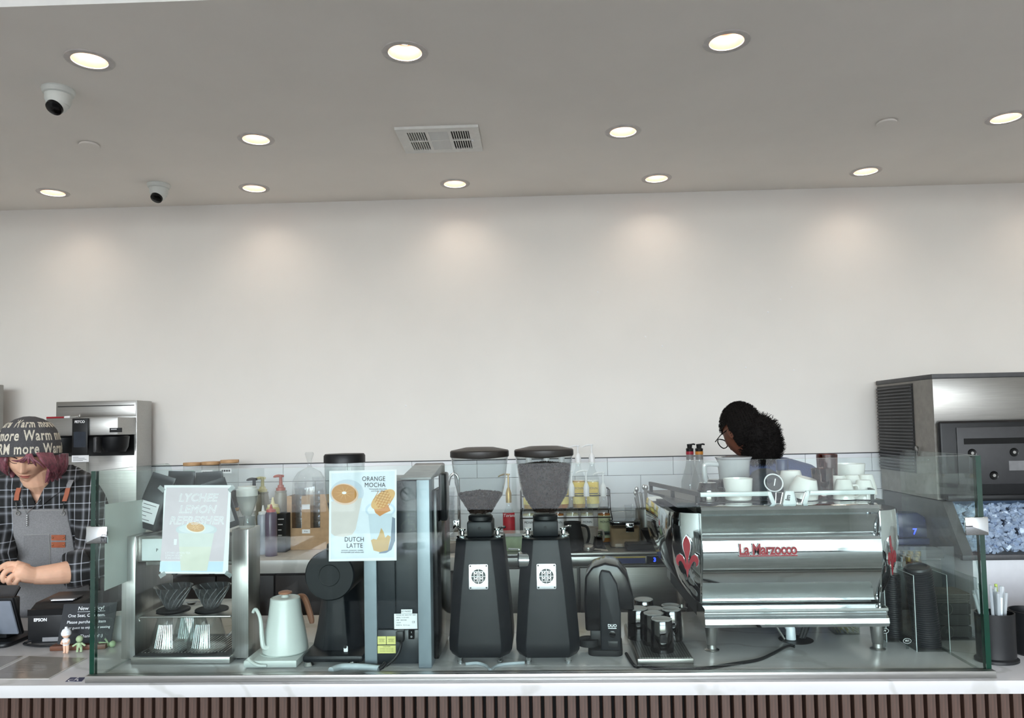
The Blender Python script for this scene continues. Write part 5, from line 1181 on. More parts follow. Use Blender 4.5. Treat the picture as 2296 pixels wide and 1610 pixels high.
# kraft box with two stacks of plastic cups
def wlx(u, d): return W(u, 1150, d).x
x0, x1 = wlx(643, .36), wlx(741, .36); cxk = (x0 + x1) / 2; yk_ = W(690, 1150, .36).y
t = thing('kraft_cup_box', 'kraft cardboard dispenser box with two tall cut-outs', 'box', (cxk, yk_, BT))
Mkraft = M('kraft_board', (186, 152, 118), .85, var=.05); w = x1 - x0; hk = wz(690, 1111, .36)
def kx(u): return wlx(u, .36) - cxk
def kz(v): return wz(690, v, .36)
for a, b, c_, d in ((643, 654, 1112, 1184), (676, 696, 1112, 1184), (718, 741, 1109, 1184)):
    B(kx(a), kx(b), 0, .004, kz(d), kz(c_)).build('front_strip', Mkraft, t)
B(kx(643), kx(741), 0, .004, 0, kz(1184) - .0003).build('front_board', Mkraft, t)
B(kx(643), kx(643) + .004, .0045, .12, 0, kz(1112)).build('side_board', Mkraft, t); B(kx(741) - .004, kx(741), .0045, .12, 0, kz(1109)).build('side_board', Mkraft, t)
B(kx(643), kx(741), .1205, .124, 0, kz(1114)).build('back_board', Mkraft, t); B(kx(643) + .0045, kx(741) - .0045, .0045, .12, 0, .006).build('floor_board', Mkraft, t)
lb = B(kx(677), kx(695), -.0008, -.0001, kz(1196), kz(1187)).build('label', M_paper, t); letter('lettering', '9 oz', .010, (kx(686), -.0012, kz(1191.5)), M_black, lb, world=False)
B(kx(677), kx(695), -.0008, -.0001, kz(1142), kz(1131)).build('label', M_paper, t)
Mcup = thin_glass('clear_plastic_cup', (247, 248, 249), .06, haze=.03)
for u, vt, l in ((665, 1082, 'stack of clear plastic cups in the left cut-out'), (706, 1070, 'stack of clear plastic cups in the right cut-out')):
    t = thing('cup_stack', l, 'cup stack', (wlx(u, .36), yk_ + .062, BT + .0065), 0, 'plastic cup stacks in the kraft box'); hc_ = wz(u, vt, .31); cm = None; n = 9
    for k in range(n):
        if cm is None:
            o = MB().lathe([(0, .001), (.021, .001), (.030, .085), (.0312, .087), (.0305, .089)], 18).build('plastic_cup', Mcup, t); cm = o.data
        else: o = bpy.data.objects.new('plastic_cup', cm); C.objects.link(o); o.parent = t
        o.location = (0, 0, (hc_ - .095) * k / (n - 1))
t = thing('plastic_bag', 'clear knotted plastic bag over the cups in the kraft box', 'bag', (wlx(690, .33), yk_ + .062, BT + .15))
zk = lambda v: wz(690, v, .30) - .15
MB().lathe([(.085, zk(1130)), (.082, zk(1100)), (.078, zk(1075)), (.055, zk(1058)), (.014, zk(1048)), (.009, zk(1042)), (.012, zk(1032)), (.022, zk(1018)), (.018, zk(1014))], 26, flute=.08, fn=7).build('film', thin_glass('thin_film', (248, 249, 249), .03, rough=.05, haze=.04), t)
# sink tap, rinser and stacked tumblers behind the left grinder
x, y, z = wloc(1030, .30); t = thing('sink_tap', 'chrome gooseneck tap behind the left hopper grinder', 'tap', (x, y, z))
hA = wz(1030, 1062, .30)
MB().tube([(.0, 0, .0), (.0, 0, hA * .8), (-.004, 0, hA * .95), (-.022, -.0, hA), (-.044, 0, hA * .95), (-.052, 0, hA * .84)], .008, 12, smooth_path=5).build('spout', M_chrome, t)
MB().lathe([(0, 0), (.022, 0), (.022, .03), (.016, .04), (0, .04)], 20).build('base', M_chrome, t)
MB().prism(rrect(.034, .06, .008, 4, -.012, hA * .28), -.03, -.018, 'y').build('lever', M_chrome, t, bevel=.002)
x, y, z = wloc(1003, .48); t = thing('steel_jug', 'small steel rinsing bowl with round chrome knob', 'bowl', (x, y, z))
MB().lathe([(0, 0), (.05, 0), (.06, .02), (.075, .05), (.072, .05), (.056, .02), (0, .006)], 28).build('bowl', M_steel, t); MB().tube([(-.05, 0, .05), (0, 0, .055), (.07, 0, .052)], .004, 8).build('bar', M_chrome, t); MB().ball((-.0, -.0, .075), .016, 14, 10).build('knob', M_chrome, t)
x, y, z = wloc(1006, .16); t = thing('cup_stack', 'tall stack of ribbed clear cups left of the tap', 'cup stack', (x, y, z)); cm = None; hh_ = wz(1006, 1090, .16)
for k in range(9):
    if cm is None: o = MB().lathe([(0, .001), (.026, .001), (.036, .09), (.0372, .092), (.036, .094)], 18).build('plastic_cup', Mcup, t); cm = o.data
    else: o = bpy.data.objects.new('plastic_cup', cm); C.objects.link(o); o.parent = t
    o.location = (0, 0, (hh_ - .1) * k / 8)
# dark syrup bottle with gold pump
def syrup(u, d, zb_, vneck, vtop, liq, lab, txt, label, gold=False, r=.036, vl=None, group='flavour syrup bottles'):
    p = W(u, 1150, d); t = thing('syrup_bottle', label, 'syrup bottle', (p.x, p.y, zb_), 0, group)
    hb_ = W(u, vneck, d).z - zb_; htp = W(u, vtop, d).z - zb_
    MB().lathe([(0, 0), (r, 0), (r * 1.02, .003), (r, hb_ * .62), (r * .75, hb_ * .72), (r * .42, hb_ * .84), (r * .38, hb_ * .97), (r * .42, hb_)], 22).build('glass', M_glass, t)
    fl = hb_ * .58
    MB().lathe([(0, .004), (r * .93, .004), (r * .93, fl), (0, fl)], 20).build('syrup', liq, t)
    l0, l1 = (hb_ * .1, hb_ * .55) if vl is None else vl
    o = MB().lathe([(r * 1.03, l0), (r * 1.03, l1)], 28); 
    o.f = [f for f in o.f if all(abs((math.atan2(o.v[i].y, o.v[i].x) + PI / 2 + PI) % (2 * PI) - PI) < 1.25 for i in f)]; o.mi = [0] * len(o.f); o.sm = [True] * len(o.f)
    ob = o.build('label', lab[0], t, fixn=False)
    if txt: letter('lettering', txt, .017, (0, -r * 1.04 - .0005, l0 + (l1 - l0) * .72), M_black, ob, world=False, sx=.8)
    if len(lab) > 1:
        for k, (mm, a, b) in enumerate(lab[1:]): B(-r * .72, r * .72, -r * 1.04 - .0006, -r * .82, l0 + (l1 - l0) * a, l0 + (l1 - l0) * b).build('label_mark', mm, ob)
    pm_ = M('brass_pump', (176, 150, 92), .35, metal=.6) if gold else M('white_pump', (228, 230, 230), .35, var=.02)
    dh = htp - hb_
    MB().lathe([(r * .44, hb_ * .93), (r * .46, hb_ + dh * .25), (r * .28, hb_ + dh * .42), (.004, hb_ + dh * .5), (.004, htp - .004), (.009, htp - .002), (.009, htp + .004), (0, htp + .005)], 16).build('pump', pm_, t)
    MB().tube([(.008, 0, htp), (-.02, 0, htp + .001), (-.044, 0, htp - .006), (-.05, 0, htp - .012)], [.004, .0045, .0035, .003], 8, smooth_path=2).build('spout', pm_, t)
Mred2 = M('label_red', (176, 36, 48), .5); Mblue2 = M('label_blue', (40, 62, 130), .5); Myl = M('label_yellow', (222, 190, 60), .5); Mgold = M('golden_syrup', (196, 150, 60), .15, var=.1); Mclear = M('pale_syrup', (222, 218, 190), .15); Mdk = M('dark_syrup', (54, 30, 24), .15); Mamber = M('amber_syrup', (176, 106, 40), .15); Mlyel = M('label_pale_yellow', (232, 214, 120), .5)
syrup(1141, .36, BZF, 1120, 1064, Mdk, [Mred2, (Myl, -.1, .12), (Mblue2, -.45, -.1)], '', 'red-labelled syrup bottle with brass pump between the hopper grinders', True, .032, (.06, .16))
letter('lettering', 'Torani', .022, P(1141, 1156, 3.795), M_paper, bpy.data.objects[[o.name for o in C.objects if o.name.startswith('syrup_bottle')][-1]], shear=.2)
# wire rack with two tiers of bottles
rx0, rx1 = wlx(1168, .30), wlx(1368, .30); yr = W(1268, 1150, .30).y
t = thing('wire_rack', 'black wire bottle rack with a raised rear tier', 'rack', ((rx0 + rx1) / 2, yr, BZF)); mb = MB(); wd = rx1 - rx0; zt2 = W(1268, 1140, .22).z - BZF
for s in (-1, 1):
    xx = s * wd / 2
    mb.tube([(xx, -.11, 0), (xx, -.11, .13), (xx, -.02, .16), (xx, .0, .26), (xx - s * .02, .02, .27), (xx, .10, .26), (xx, .11, 0)], .003, 6)
for z, yy in ((.05, -.11), (.13, -.11), (zt2 - .003, -.012), (zt2 + .07, -.012), (zt2 - .003, .11), (.004, -.11), (.004, .11)): mb.tube([(-wd / 2, yy, z + .003), (wd / 2, yy, z + .003)], .003, 6)
mb.build('frame', M_blackmatt, t)
B(-wd / 2, wd / 2, -.012, .11, zt2, zt2 + .003).build('rear_shelf', M_blackmatt, t); B(-wd / 2, wd / 2, -.11, -.014, .0, .003).build('front_shelf', M_blackmatt, t)
zr = BZF + zt2 + .0035; zf = BZF + .0035
dR, dF = .30 - .049, .30 + .064
for k, (u, vt, lab) in enumerate(((1188, 1003, [Mlyel]), (1228, 1002, [Mlyel]), (1262, 1001, [Mlyel]), (1299, 1000, [Mlyel]), (1330, 998, [Mlyel]))):
    syrup(u, dR, zr, 1032, vt, [Mgold, Mclear, Mamber, Mgold, Mclear][k], lab + [(Myl, .5, 1.0), (M_black, .46, .5)] , 'MONIN', 'yellow-labelled syrup bottle on the rear tier, ' + ['first', 'second', 'third', 'fourth', 'fifth'][k] + ' from left', False, .034)
for k, (u, vt, liq) in enumerate(((1186, 1060, Mclear), (1250, 1062, Mamber), (1283, 1058, Mclear), (1316, 1056, Mclear), (1354, 1060, Mamber))):
    syrup(u, dF, zf, 1105, vt, liq, [M_paper if k < 4 else M('label_sage', (190, 196, 160), .5), (M('palm_print', (60, 74, 66), .5), .12, .3)], 'MONIN', 'white-labelled syrup bottle on the front tier, ' + ['first', 'second', 'third', 'fourth', 'fifth'][k] + ' from left', False, .033)
# black jug, mug, strainer
def bl(u, d): p = W(u, 1200, d); return (p.x, p.y, BZF)
t = thing('milk_pitcher', 'matt black milk pitcher behind the right hopper grinder', 'pitcher', bl(1284, .56)); h = W(1284, 1170, .56).z - BZF
MB().lathe([(0, 0), (.052, 0), (.055, .004), (.052, h * .35), (.04, h * .9), (.042, h), (.039, h), (.036, h * .9), (.048, .01), (0, .01)], 32).build('body', M_blackmatt, t)
MB().tube([(.038, 0, h * .88), (.07, 0, h * .8), (.078, 0, h * .45), (.062, 0, h * .15), (.05, 0, h * .16)], .006, 8, smooth_path=4).build('handle', M_blackmatt, t)
MB().prism([(-.01, 0), (.01, 0), (0, -.016)], h - .02, h, 'z', mat=Matrix.Translation((-.03, -.024, 0))).build('lip', M_blackmatt, t)
t = thing('coffee_mug', 'taupe mug beside the black milk pitcher', 'mug', bl(1322, .50)); h = W(1322, 1182, .5).z - BZF
MB().lathe([(0, 0), (.036, 0), (.04, .004), (.042, h), (.039, h), (.037, .008), (0, .008)], 28).build('body', M('taupe_glaze', (150, 142, 134), .35), t); MB().tube([(.04, 0, h * .8), (.064, 0, h * .8), (.066, 0, h * .35), (.04, 0, h * .25)], .005, 8, smooth_path=3).build('handle', M('taupe_glaze'), t)
t = thing('tea_strainer', 'wire mesh tea strainer with looped handles on the steel top', 'strainer', bl(1318, .595))
MB().lathe([(.03, .012), (.03, .018), (.024, .028), (.008, .032), (0, .032)], 20, mat=RX(.3)).build('mesh', M_steeld, t)
for dy in (-.012, .012): MB().tube([(.028, dy, .008), (.07, dy - .01, .005), (.09, dy - .02, .004), (.085, dy - .028, .004), (.06, dy - .02, .005)], .0016, 6, smooth_path=2).build('handle', M_steel, t)
t = thing('bar_mat', 'black rubber bar mat under the mug', 'mat', bl(1333, .52)); B(-.06, .05, -.06, .07, -.0004, .004).build('sheet', M_blackmatt, t)
t = thing('measuring_glass', 'small dark glass beaker by the taupe mug', 'beaker', (bl(1341, .545)[0], bl(1341, .545)[1], BZF + .0045)); MB().lathe([(0, 0), (.02, 0), (.026, .02), (.018, .05), (.02, .056)], 20).build('body', thin_glass('smoked_plastic'), t)
# square tub of beige powder
t = thing('powder_tub', 'clear square tub of beige powder with clip lid', 'tub', bl(1400, .46)); w = wlx(1430, .42) - wlx(1364, .42); h = W(1397, 1163, .42).z - BZF
MB().prism(rrect(w, w * .9, .02, 4), 0, h * .86, 'z').build('tub', thin_glass('clear_tub', (238, 238, 236), .06), t); MB().prism(rrect(w * .95, w * .85, .018, 4), .004, h * .72, 'z').build('powder', M('beige_powder', (176, 152, 122), .9, var=.05), t)
MB().prism(rrect(w * 1.02, w * .92, .02, 4), h * .87, h, 'z').build('lid', thin_glass('smoked_plastic'), t, bevel=.003); B(-.0, .04, -w * .46 - .012, -w * .46 - .002, h * .6, h * .95).build('clip', M_chrome, t, bevel=.003)
# steel canister with bar spoons
t = thing('spoon_canister', 'tall steel canister holding bar spoons', 'canister', bl(1449, .34)); h = W(1449, 1140, .34).z - BZF
MB().lathe([(0, 0), (.05, 0), (.051, h), (.053, h + .002), (.049, h), (.048, .006), (0, .006)], 32).build('can', M_steelv, t)
rnd = random.Random(6)
for k in range(8):
    a = k * .8; bx2 = .03 * math.cos(a); by2 = .02 * math.sin(a); L = h + .05 + rnd.random() * .05
    o = thing('bar_spoon', ['long steel bar spoon nearest the left rim of the canister', 'steel spoon leaning left in the canister', 'tall steel straw in the canister', 'steel spoon at the back of the canister', 'steel spoon standing upright in the canister', 'steel spoon leaning right in the canister', 'short steel spoon in the canister', 'thin steel rod in the canister'][k], 'spoon', (bl(1449, .34)[0], bl(1449, .34)[1], BZF + .007), 0, 'steel utensils in the canister')
    MB().tube([(bx2 * .5, by2 * .5, 0), (bx2 - .022, by2, L)], .0032, 8).build('shaft', M_steel, o)
    if k in (0, 1, 3, 5): MB().ball((bx2 - .024, by2, L + .008), (.010, .004, .014), 12, 8).build('bowl', M_steel, o)
t = thing('clear_cup', 'clear plastic cup behind the steel canister', 'cup', bl(1420, .26)); h = W(1420, 1132, .26).z - BZF; MB().lathe([(0, 0), (.03, 0), (.042, h), (.044, h)], 24).build('wall', Mcup, t)
# dark box scale and funnel at the edge of the steel top
t = thing('counter_scale', 'flat black counter scale on the fridge top', 'scale', bl(1440, .56)); B(-.082, .075, -.05, .06, .003, .026).build('body', M_blackmatt, t, bevel=.005); B(-.07, .06, -.04, .05, 0, .003).build('foot', M_blackmatt, t); B(-.078, .07, -.045, .055, .0262, .029).build('plate', M_black, t, bevel=.001)
t = thing('dosing_funnel', 'black dosing cup standing on the counter scale', 'dosing cup', (bl(1460, .55)[0], bl(1460, .55)[1], BZF + .0295)); MB().lathe([(0, 0), (.022, 0), (.024, .012), (.03, .02), (.05, .062), (.047, .062), (.026, .02), (0, .012)], 28).build('body', M_blackmatt, t)
# green tub and folded bag between the grinders
t = thing('matcha_tub', 'pale green tub with clear lid between the hopper grinders', 'tub', bl(1152, .53)); MB().prism(rrect(.14, .1, .02, 4), 0, .07, 'z').build('tub', M('sage_plastic', (150, 166, 132), .4), t, bevel=.003); MB().prism(rrect(.15, .11, .022, 4), .0705, .085, 'z').build('lid', thin_glass('milky_plastic'), t)
t = thing('grey_basin', 'small grey plastic basin beside the green tub', 'basin', bl(1098, .50)); MB().prism(rrect(.09, .09, .015, 4), 0, .09, 'z').build('body', M_grey, t, bevel=.004)

# ------------------------------------------------------------------ coffee brewer on the left
xr_ = W(332, 950, .10).x; d0, d1, d2 = .06, .22, .40
t = thing('coffee_brewer', 'wall-side stainless coffee brewer with black control panel', 'coffee brewer', (xr_ - .25, wy(xr_) - .2, BT), WROT)
ox, oy = t.location.x, t.location.y
Y_ = lambda d: wy(xr_) - d - oy
xb = lambda u, v, d: W(u, v, d).x - ox
zz = lambda v, d: W(230, v, d).z - BT
R_ = xr_ - ox; L_ = xb(124, 920, d1)
B(L_, R_, Y_(d1), Y_(d0), 0.0, zz(899, d1)).build('tower', M_steel, t, bevel=.003)
B(L_ + .004, R_ - .004, Y_(d1) - .0035, Y_(d1) - .0005, zz(934, d1), zz(902, d1)).build('top_panel', M_steel, t, bevel=.001)
B(L_ + .012, R_ - .012, Y_(d1) - .0042, Y_(d1) - .0036, zz(911, d1), zz(909, d1)).build('slot', M_black, t)
B(xb(100, 950, d2), R_ - .004, Y_(d2), Y_(d1) - .001, zz(976, d2), zz(936, d2)).build('brew_head', M_steel, t, bevel=.003)
cp = B(xb(162, 970, d2), xb(197, 970, d2), Y_(d2) - .014, Y_(d2) - .0005, zz(1019, d2), zz(937, d2)).build('control_panel', M_black, t, bevel=.002)
B(xb(166, 985, d2), xb(193, 985, d2), Y_(d2) - .0146, Y_(d2) - .0141, zz(1002, d2), zz(967, d2)).build('screen', M('dim_screen', (34, 42, 54), .15), cp)
letter('lettering', 'FETCO', .017, ((xb(162, 945, d2) + xb(197, 945, d2)) / 2, Y_(d2) - .0146, zz(945, d2)), M_paper, cp, world=False, bold=.0006)
B(L_ + .01, R_ - .012, Y_(d1) - .006, Y_(d1) - .0006, zz(1022, d1), zz(974, d1)).build('black_back_panel', M_black, t)  # black panel across the tower behind the brew baskets
np_ = B(xb(243, 965, d2), xb(271, 965, d2), Y_(d2) - .0012, Y_(d2) - .0002, zz(970, d2), zz(960, d2)).build('name_plate', M_black, t); B(xb(246, 963, d2), xb(259, 963, d2), Y_(d2) - .0016, Y_(d2) - .0013, zz(963.8, d2), zz(962.4, d2)).build('print_line', M_paper, np_)
for u in (142, 256):
    cx_ = xb(u, 990, d2 - .08); z1_ = zz(977, d2 - .08)
    o = MB().lathe([(.0, z1_ - .085), (.05, z1_ - .085), (.062, z1_ - .06), (.068, z1_ - .006), (.06, z1_ - .001), (0, z1_ - .001)], 28, (cx_, Y_(d2) + .08, 0)).build('brew_basket', M_black, t)
    B(cx_ - .058, cx_ - .040, Y_(d2) - .022, Y_(d2) + .03, z1_ - .085, z1_ - .005).build('basket_handle', M_dgrey, o, bevel=.006)
pn = B(xb(161, 1027, d2), xb(199, 1027, d2), Y_(d2) - .012, Y_(d2) - .011, zz(1035, d2), zz(1020, d2)).build('notice', M_paper, t)
for k in range(4): B(xb(164, 1027, d2), xb(164 + [12, 26, 30, 22][k], 1027, d2), Y_(d2) - .0124, Y_(d2) - .0121, zz(1024.2 + 2.6 * k, d2), zz(1023.4 + 2.6 * k, d2)).build('print_line', M_dgrey, pn)
B(L_ + .02, R_ - .02, Y_(d2) + .03, Y_(d1) - .001, 0, .05).build('drip_base', M_steeld, t, bevel=.003)
B(xb(172, 1100, d1), xb(196, 1100, d1), Y_(d1) - .02, Y_(d1) - .0005, .051, zz(1036, d1)).build('back_rib', M_steeld, t)
# red-handled tool lying on the brew head
p0, p1 = W(96, 934, d2 - .05), W(168, 929, d2 - .05); zq = BT + zz(936, d2) + .006
t = thing('red_scraper', 'thin tool with red handle resting on the brewer', 'tool', (p0.x + .01, p0.y + .01, zq - .006))
MB().tube([(.004, 0, .005), (.085, .02, .005)], .0055, 8).build('grip', M_red, t); MB().tube([(.086, .02, .005), (.112, .026, .0065)], .0065, 8).build('collar', M_paper, t); MB().tube([(.112, .026, .0065), (.15, .036, .010)], .003, 6).build('shaft', M_steel, t); MB().ball((.156, .037, .013), (.005, .005, .012), 10, 8).build('tip', M_steel, t)
# thermal dispenser partly hidden behind the barista at the left edge
p = W(-20, 950, .35); t = thing('water_boiler', 'tall grey and black boiler at the left edge behind the barista', 'boiler', (p.x, p.y, BT), WROT)
xe = W(10, 900, .15).x - p.x; zt3 = W(0, 857, .37).z - BT
B(xe - .24, xe, -.02, .2, W(0, 990, .25).z - BT, zt3).build('upper_housing', M_steeld, t, bevel=.004); B(xe - .22, xe + .024, -.03, .2, .0, W(0, 990, .25).z - BT - .001).build('lower_housing', M_black, t, bevel=.006)

# ------------------------------------------------------------------ till end of the counter
a = H(30, 1452, ZT); t = thing('pos_terminal', 'black till stand with tilted grey customer screen', 'till', (P(5, 1440, 2.2).x, 2.25, ZT))
ox, oy = t.location.x, t.location.y
px = lambda u, v, y: P(u, v, y).x - ox
pz = lambda v, y: P(20, v, y).z - ZT
rot = RX(.35)
MB().bb(px(-60, 1380, 2.19), px(33, 1380, 2.19), -.004, .004, -.06, .052, mat=Matrix.Translation((0, -.06, pz(1382, 2.19))) @ rot).build('customer_screen', M('slate_screen', (118, 124, 134), .25, var=.02), t, bevel=.004)
MB().bb(px(-62, 1380, 2.19), px(36, 1380, 2.19), .0045, .018, -.068, .058, mat=Matrix.Translation((0, -.06, pz(1382, 2.19))) @ rot).build('screen_case', M_black, t, bevel=.005)
MB().bb(px(-60, 1325, 2.3), px(52, 1325, 2.3), -.012, .0, -.17, .004, mat=Matrix.Translation((0, .04, pz(1316, 2.3))) @ RX(-.75)).build('tablet_case', M_dgrey, t, bevel=.006)
MB().bb(px(-58, 1325, 2.3), px(50, 1325, 2.3), .0005, .003, -.168, .002, mat=Matrix.Translation((0, .04, pz(1316, 2.3))) @ RX(-.75)).build('tablet_screen', M_blackgloss, t)
MB().prism(rrect(.13, .15, .02, 4, px(-15, 1440, 2.2), -.01), 0, .012, 'z').build('foot', M_black, t, bevel=.003)
B(px(-50, 1400, 2.22), px(15, 1400, 2.22), -.03, .03, .0125, pz(1345, 2.22)).build('neck', M_black, t, bevel=.006)
a = P(47, 1448, 2.2); b = P(137, 1448, 2.2)
t = thing('receipt_printer', 'black receipt printer beside the chalk policy sign', 'printer', ((a.x + b.x) / 2 + .012, 2.30, ZT), .10)
hp = P(90, 1358, 2.2).z - ZT
prf = [(-.09, .006), (.08, .006), (.08, hp + .004), (-.05, hp), (-.082, hp - .016), (-.092, hp - .03)]
MB().prism(prf, -.066, .073, 'x').build('body', M_black, t, bevel=.004)
B(-.064, .071, -.095, -.0925, hp - .03, hp - .012).build('fascia', M_blackgloss, t)
B(-.03, .05, -.04, .0, hp + .0045, hp + .007).build('paper_slot', M_dgrey, t); B(-.02, .045, -.052, -.04, hp + .003, hp + .0055).build('paper', M_paper, t)
letter('lettering', 'EPSON', .0125, (-.028, -.0926, hp * .62), M_paper, t, world=False, bold=.0004)
B(-.02, .03, -.0955, -.0926, .008, .02).build('paper_shelf', M_grey, t); B(-.06, .066, -.08, .07, 0, .006).build('foot', M_blackmatt, t)
MB().tube([(-.05, -.085, .012), (-.07, -.10, .005), (-.02, -.125, .0045), (.02, -.13, .0045), (.045, -.125, .004)], .0035, 8, smooth_path=4).build('cable', M_black, t)
# chalk sign
sa, sb = P(116, 1459, 2.14), P(196, 1459, 2.14)
t = thing('chalk_sign', 'black chalk board sign with handwritten policy on wooden foot', 'sign', ((sa.x + sb.x) / 2, 2.155, ZT), .12)
wbase = sb.x - sa.x
B(-wbase / 2 - .004, wbase / 2 + .045, -.016, .018, 0, .014).build('foot', M('cherry_wood_foot', (96, 58, 40), .5, var=.15, scale=8, stretch=(4, 40, 40)), t, bevel=.002)
tl = RX(-.10); ml = Matrix.Translation((0, .002, .0145)) @ tl
wb0, wb1 = -.044, .118
bd = MB().prism([(wb0 - .0, .0), (wb1 - .012, .0), (wb1, .112), (wb0 + .012, .112)], -.0015, .0015, 'y', mat=ml).build('board', M('chalk_black', (28, 30, 34), .7, var=.06), t)
Mch = M('chalk_white', (236, 238, 240), .9)
for s_, x_, z_2, sz, sh in (('New Policy!', .045, .098, .0150, .15), ('One Seat, One Item.', .034, .078, .0125, .1), ('Please purchase 1 item', .034, .060, .0118, .1), ('per guest to enjoy our seating', .040, .044, .0100, .1), ('area.', -.022, .031, .0105, .1), ('Thank you! :)', .05, .020, .0118, .15)):
    mb = text_mb(s_, sz, depth=.0003, shear=sh); moved(mb, (x_, -.0019, z_2)); moved(mb, rot=ml).build('chalk_writing', Mch, bd, fixn=False)
moved(MB().bb(.008, .085, -.0021, -.0018, .0885, .0893), rot=ml).build('chalk_line', Mch, bd)
# white container behind the sign, figurines
p = P(262, 1455, 2.24); t = thing('paper_cup', 'plain white paper cup seen through the left end glass', 'cup', (min(p.x, gl - .045), 2.25, ZT)); MB().lathe([(0, 0), (.024, 0), (.030, .075), (.0315, .077), (.030, .078), (.0285, .076), (.023, .004), (0, .004)], 28).build('wall', M_paper, t)
Mskin0 = M('figurine_skin', (226, 186, 160), .5, var=.02); Mcapw = M('figurine_white', (230, 232, 236), .6, bump=.3, scale=300); Mgrn = M('pale_green_vinyl', (160, 180, 140), .5, var=.02)
p = H(148, 1465, ZT); t = thing('figurine', 'tiny standing doll figurine in white bonnet before the chalk sign', 'figurine', (p.x, p.y, ZT))
MB().lathe([(0, .022), (.008, .023), (.0105, .03), (.009, .040), (.004, .045), (0, .046)], 18).build('torso', Mcapw, t)
for s in (-1, 1): MB().tube([(s * .0042, -.003, .0015), (s * .0042, 0, .006), (s * .0045, 0, .024)], [.0032, .0034, .0045], 10).build('leg', Mskin0, t); MB().tube([(s * .009, 0, .038), (s * .009, -.008, .030), (s * .002, -.012, .031)], .0028, 8, smooth_path=2).build('arm', Mskin0, t)
MB().ball((0, 0, .054), (.0115, .011, .0115), 18, 12).build('head', Mskin0, t); MB().lathe([(.0126, .052), (.0132, .058), (.010, .066), (.004, .070), (.0035, .074), (0, .075)], 18).build('bonnet', Mcapw, t)
for s in (-1, 1): MB().ball((s * .0042, -.0106, .053), .0011, 6, 5).build('eye', M_black, t)
def greenfig(p, lying, label):
    t = thing('figurine', label, 'figurine', p, .2, 'pale green figurines'); mt = Matrix.Translation((0, 0, .009)) @ RY(PI / 2) if lying else Matrix.Identity(4)
    mb = MB(); mb.ball((0, 0, .0), 1, 4, 3) if False else None
    parts = MB().lathe([(0, .014), (.006, .015), (.0075, .02), (.006, .028), (0, .030)], 16)
    for s in (-1, 1): parts.tube([(s * .005, -.002, .0015), (s * .005, 0, .008), (s * .004, 0, .017)], [.0035, .0032, .004], 8); parts.tube([(s * .005, 0, .026), (s * .012, -.002, .022), (s * .017, -.004, .019)], [.003, .0026, .0026], 8)
    moved(parts, rot=mt).build('body', Mgrn, t); moved(MB().ball((0, 0, .038), (.0095, .009, .0095), 16, 10), rot=mt).build('head', Mgrn, t)
p = H(178, 1463, ZT); greenfig((p.x, p.y, ZT), False, 'tiny pale green standing figurine beside the bonnet doll')
p = H(216, 1455, ZT); greenfig((min(p.x, gl - .05), p.y + .01, ZT), True, 'tiny pale green figurine lying by the glass edge')
# laminated menus and access sticker
Mlam = M('laminated_menu', (150, 144, 136), .15, var=.03, scale=12); Mlam2 = M('menu_rim', (206, 202, 196), .2)
def quad_sheet(name, px4, label, cat, mat, h=.0008, z0=ZT + .0003):
    q = [H(u, v, ZT) for u, v in px4]; c = sum(q, Vector()) / 4; t = thing(name, label, cat, (c.x, c.y, ZT))
    MB().prism([(p.x, p.y) for p in q], z0, z0 + h, 'z').build('sheet', mat, t, world=True)
    return t, q
t, q = quad_sheet('menu_sheet', [(64, 1471), (196, 1476), (110, 1523), (-45, 1524)], 'grey laminated menu nearest the accessible sticker', 'menu', Mlam2)
def inset(q, k): c = sum(q, Vector()) / 4; return [c + (p - c) * k for p in q]
qi = inset(q, .95); MB().prism([(p.x, p.y) for p in qi], ZT + .0012, ZT + .0014, 'z').build('print', Mlam, t, world=True)
for k in range(7):
    f0 = .15 + .1 * k; a0 = q[0].lerp(q[3], f0); a1 = q[1].lerp(q[2], f0); s0, s1 = a0.lerp(a1, .15), a0.lerp(a1, .15 + .25 + .3 * ((k * 37) % 10) / 10)
    MB().prism([(s0.x, s0.y), (s1.x, s1.y), (s1.x, s1.y + .0018), (s0.x, s0.y + .0018)], ZT + .00145, ZT + .0015, 'z').build('print_line', M('menu_ink', (112, 106, 100), .3), t, world=True)
t, q = quad_sheet('menu_sheet', [(-90, 1470), (58, 1471), (-48, 1523), (-220, 1523)], 'grey laminated menu at the left edge of the photo', 'menu', Mlam2); qi = inset(q, .95); MB().prism([(p.x, p.y) for p in qi], ZT + .0012, ZT + .0014, 'z').build('print', Mlam, t, world=True)
t, q = quad_sheet('access_sticker', [(158, 1519.5), (191, 1519.5), (183, 1528.5), (146, 1529)], 'dark blue accessible sticker with white wheelchair symbol on counter', 'sticker', M('sign_navy', (30, 36, 84), .4), .0004)
def wheelchair(k, th=.1):
    """wheelchair symbol as outline strokes in a 2-D unit frame"""
    st = [[(-.05, .22), (-.03, -.08), (.22, -.08), (.33, -.36), (.42, -.33)], [(-.04, .06), (.18, .06)], [(-.13 + .27 * math.cos(a), -.2 + .27 * math.sin(a)) for a in [math.radians(105 + 230 * i / 14) for i in range(15)]]]
    return st, (-.05, .37, .085)
def sym(o3, ux, uz, un, parent, mat, name='symbol', w=.045):
    st, hd = wheelchair(1); mb = MB()
    for s in st: mb.tube([o3 + ux * p[0] + uz * p[1] for p in s], w * ux.length, 6)
    mb.ball(o3 + ux * hd[0] + uz * hd[1], hd[2] * ux.length, 10, 6)
    mb.v = [p - un * ((p - o3).dot(un)) * .97 for p in mb.v]
    return mb.build(name, mat, parent, world=True)
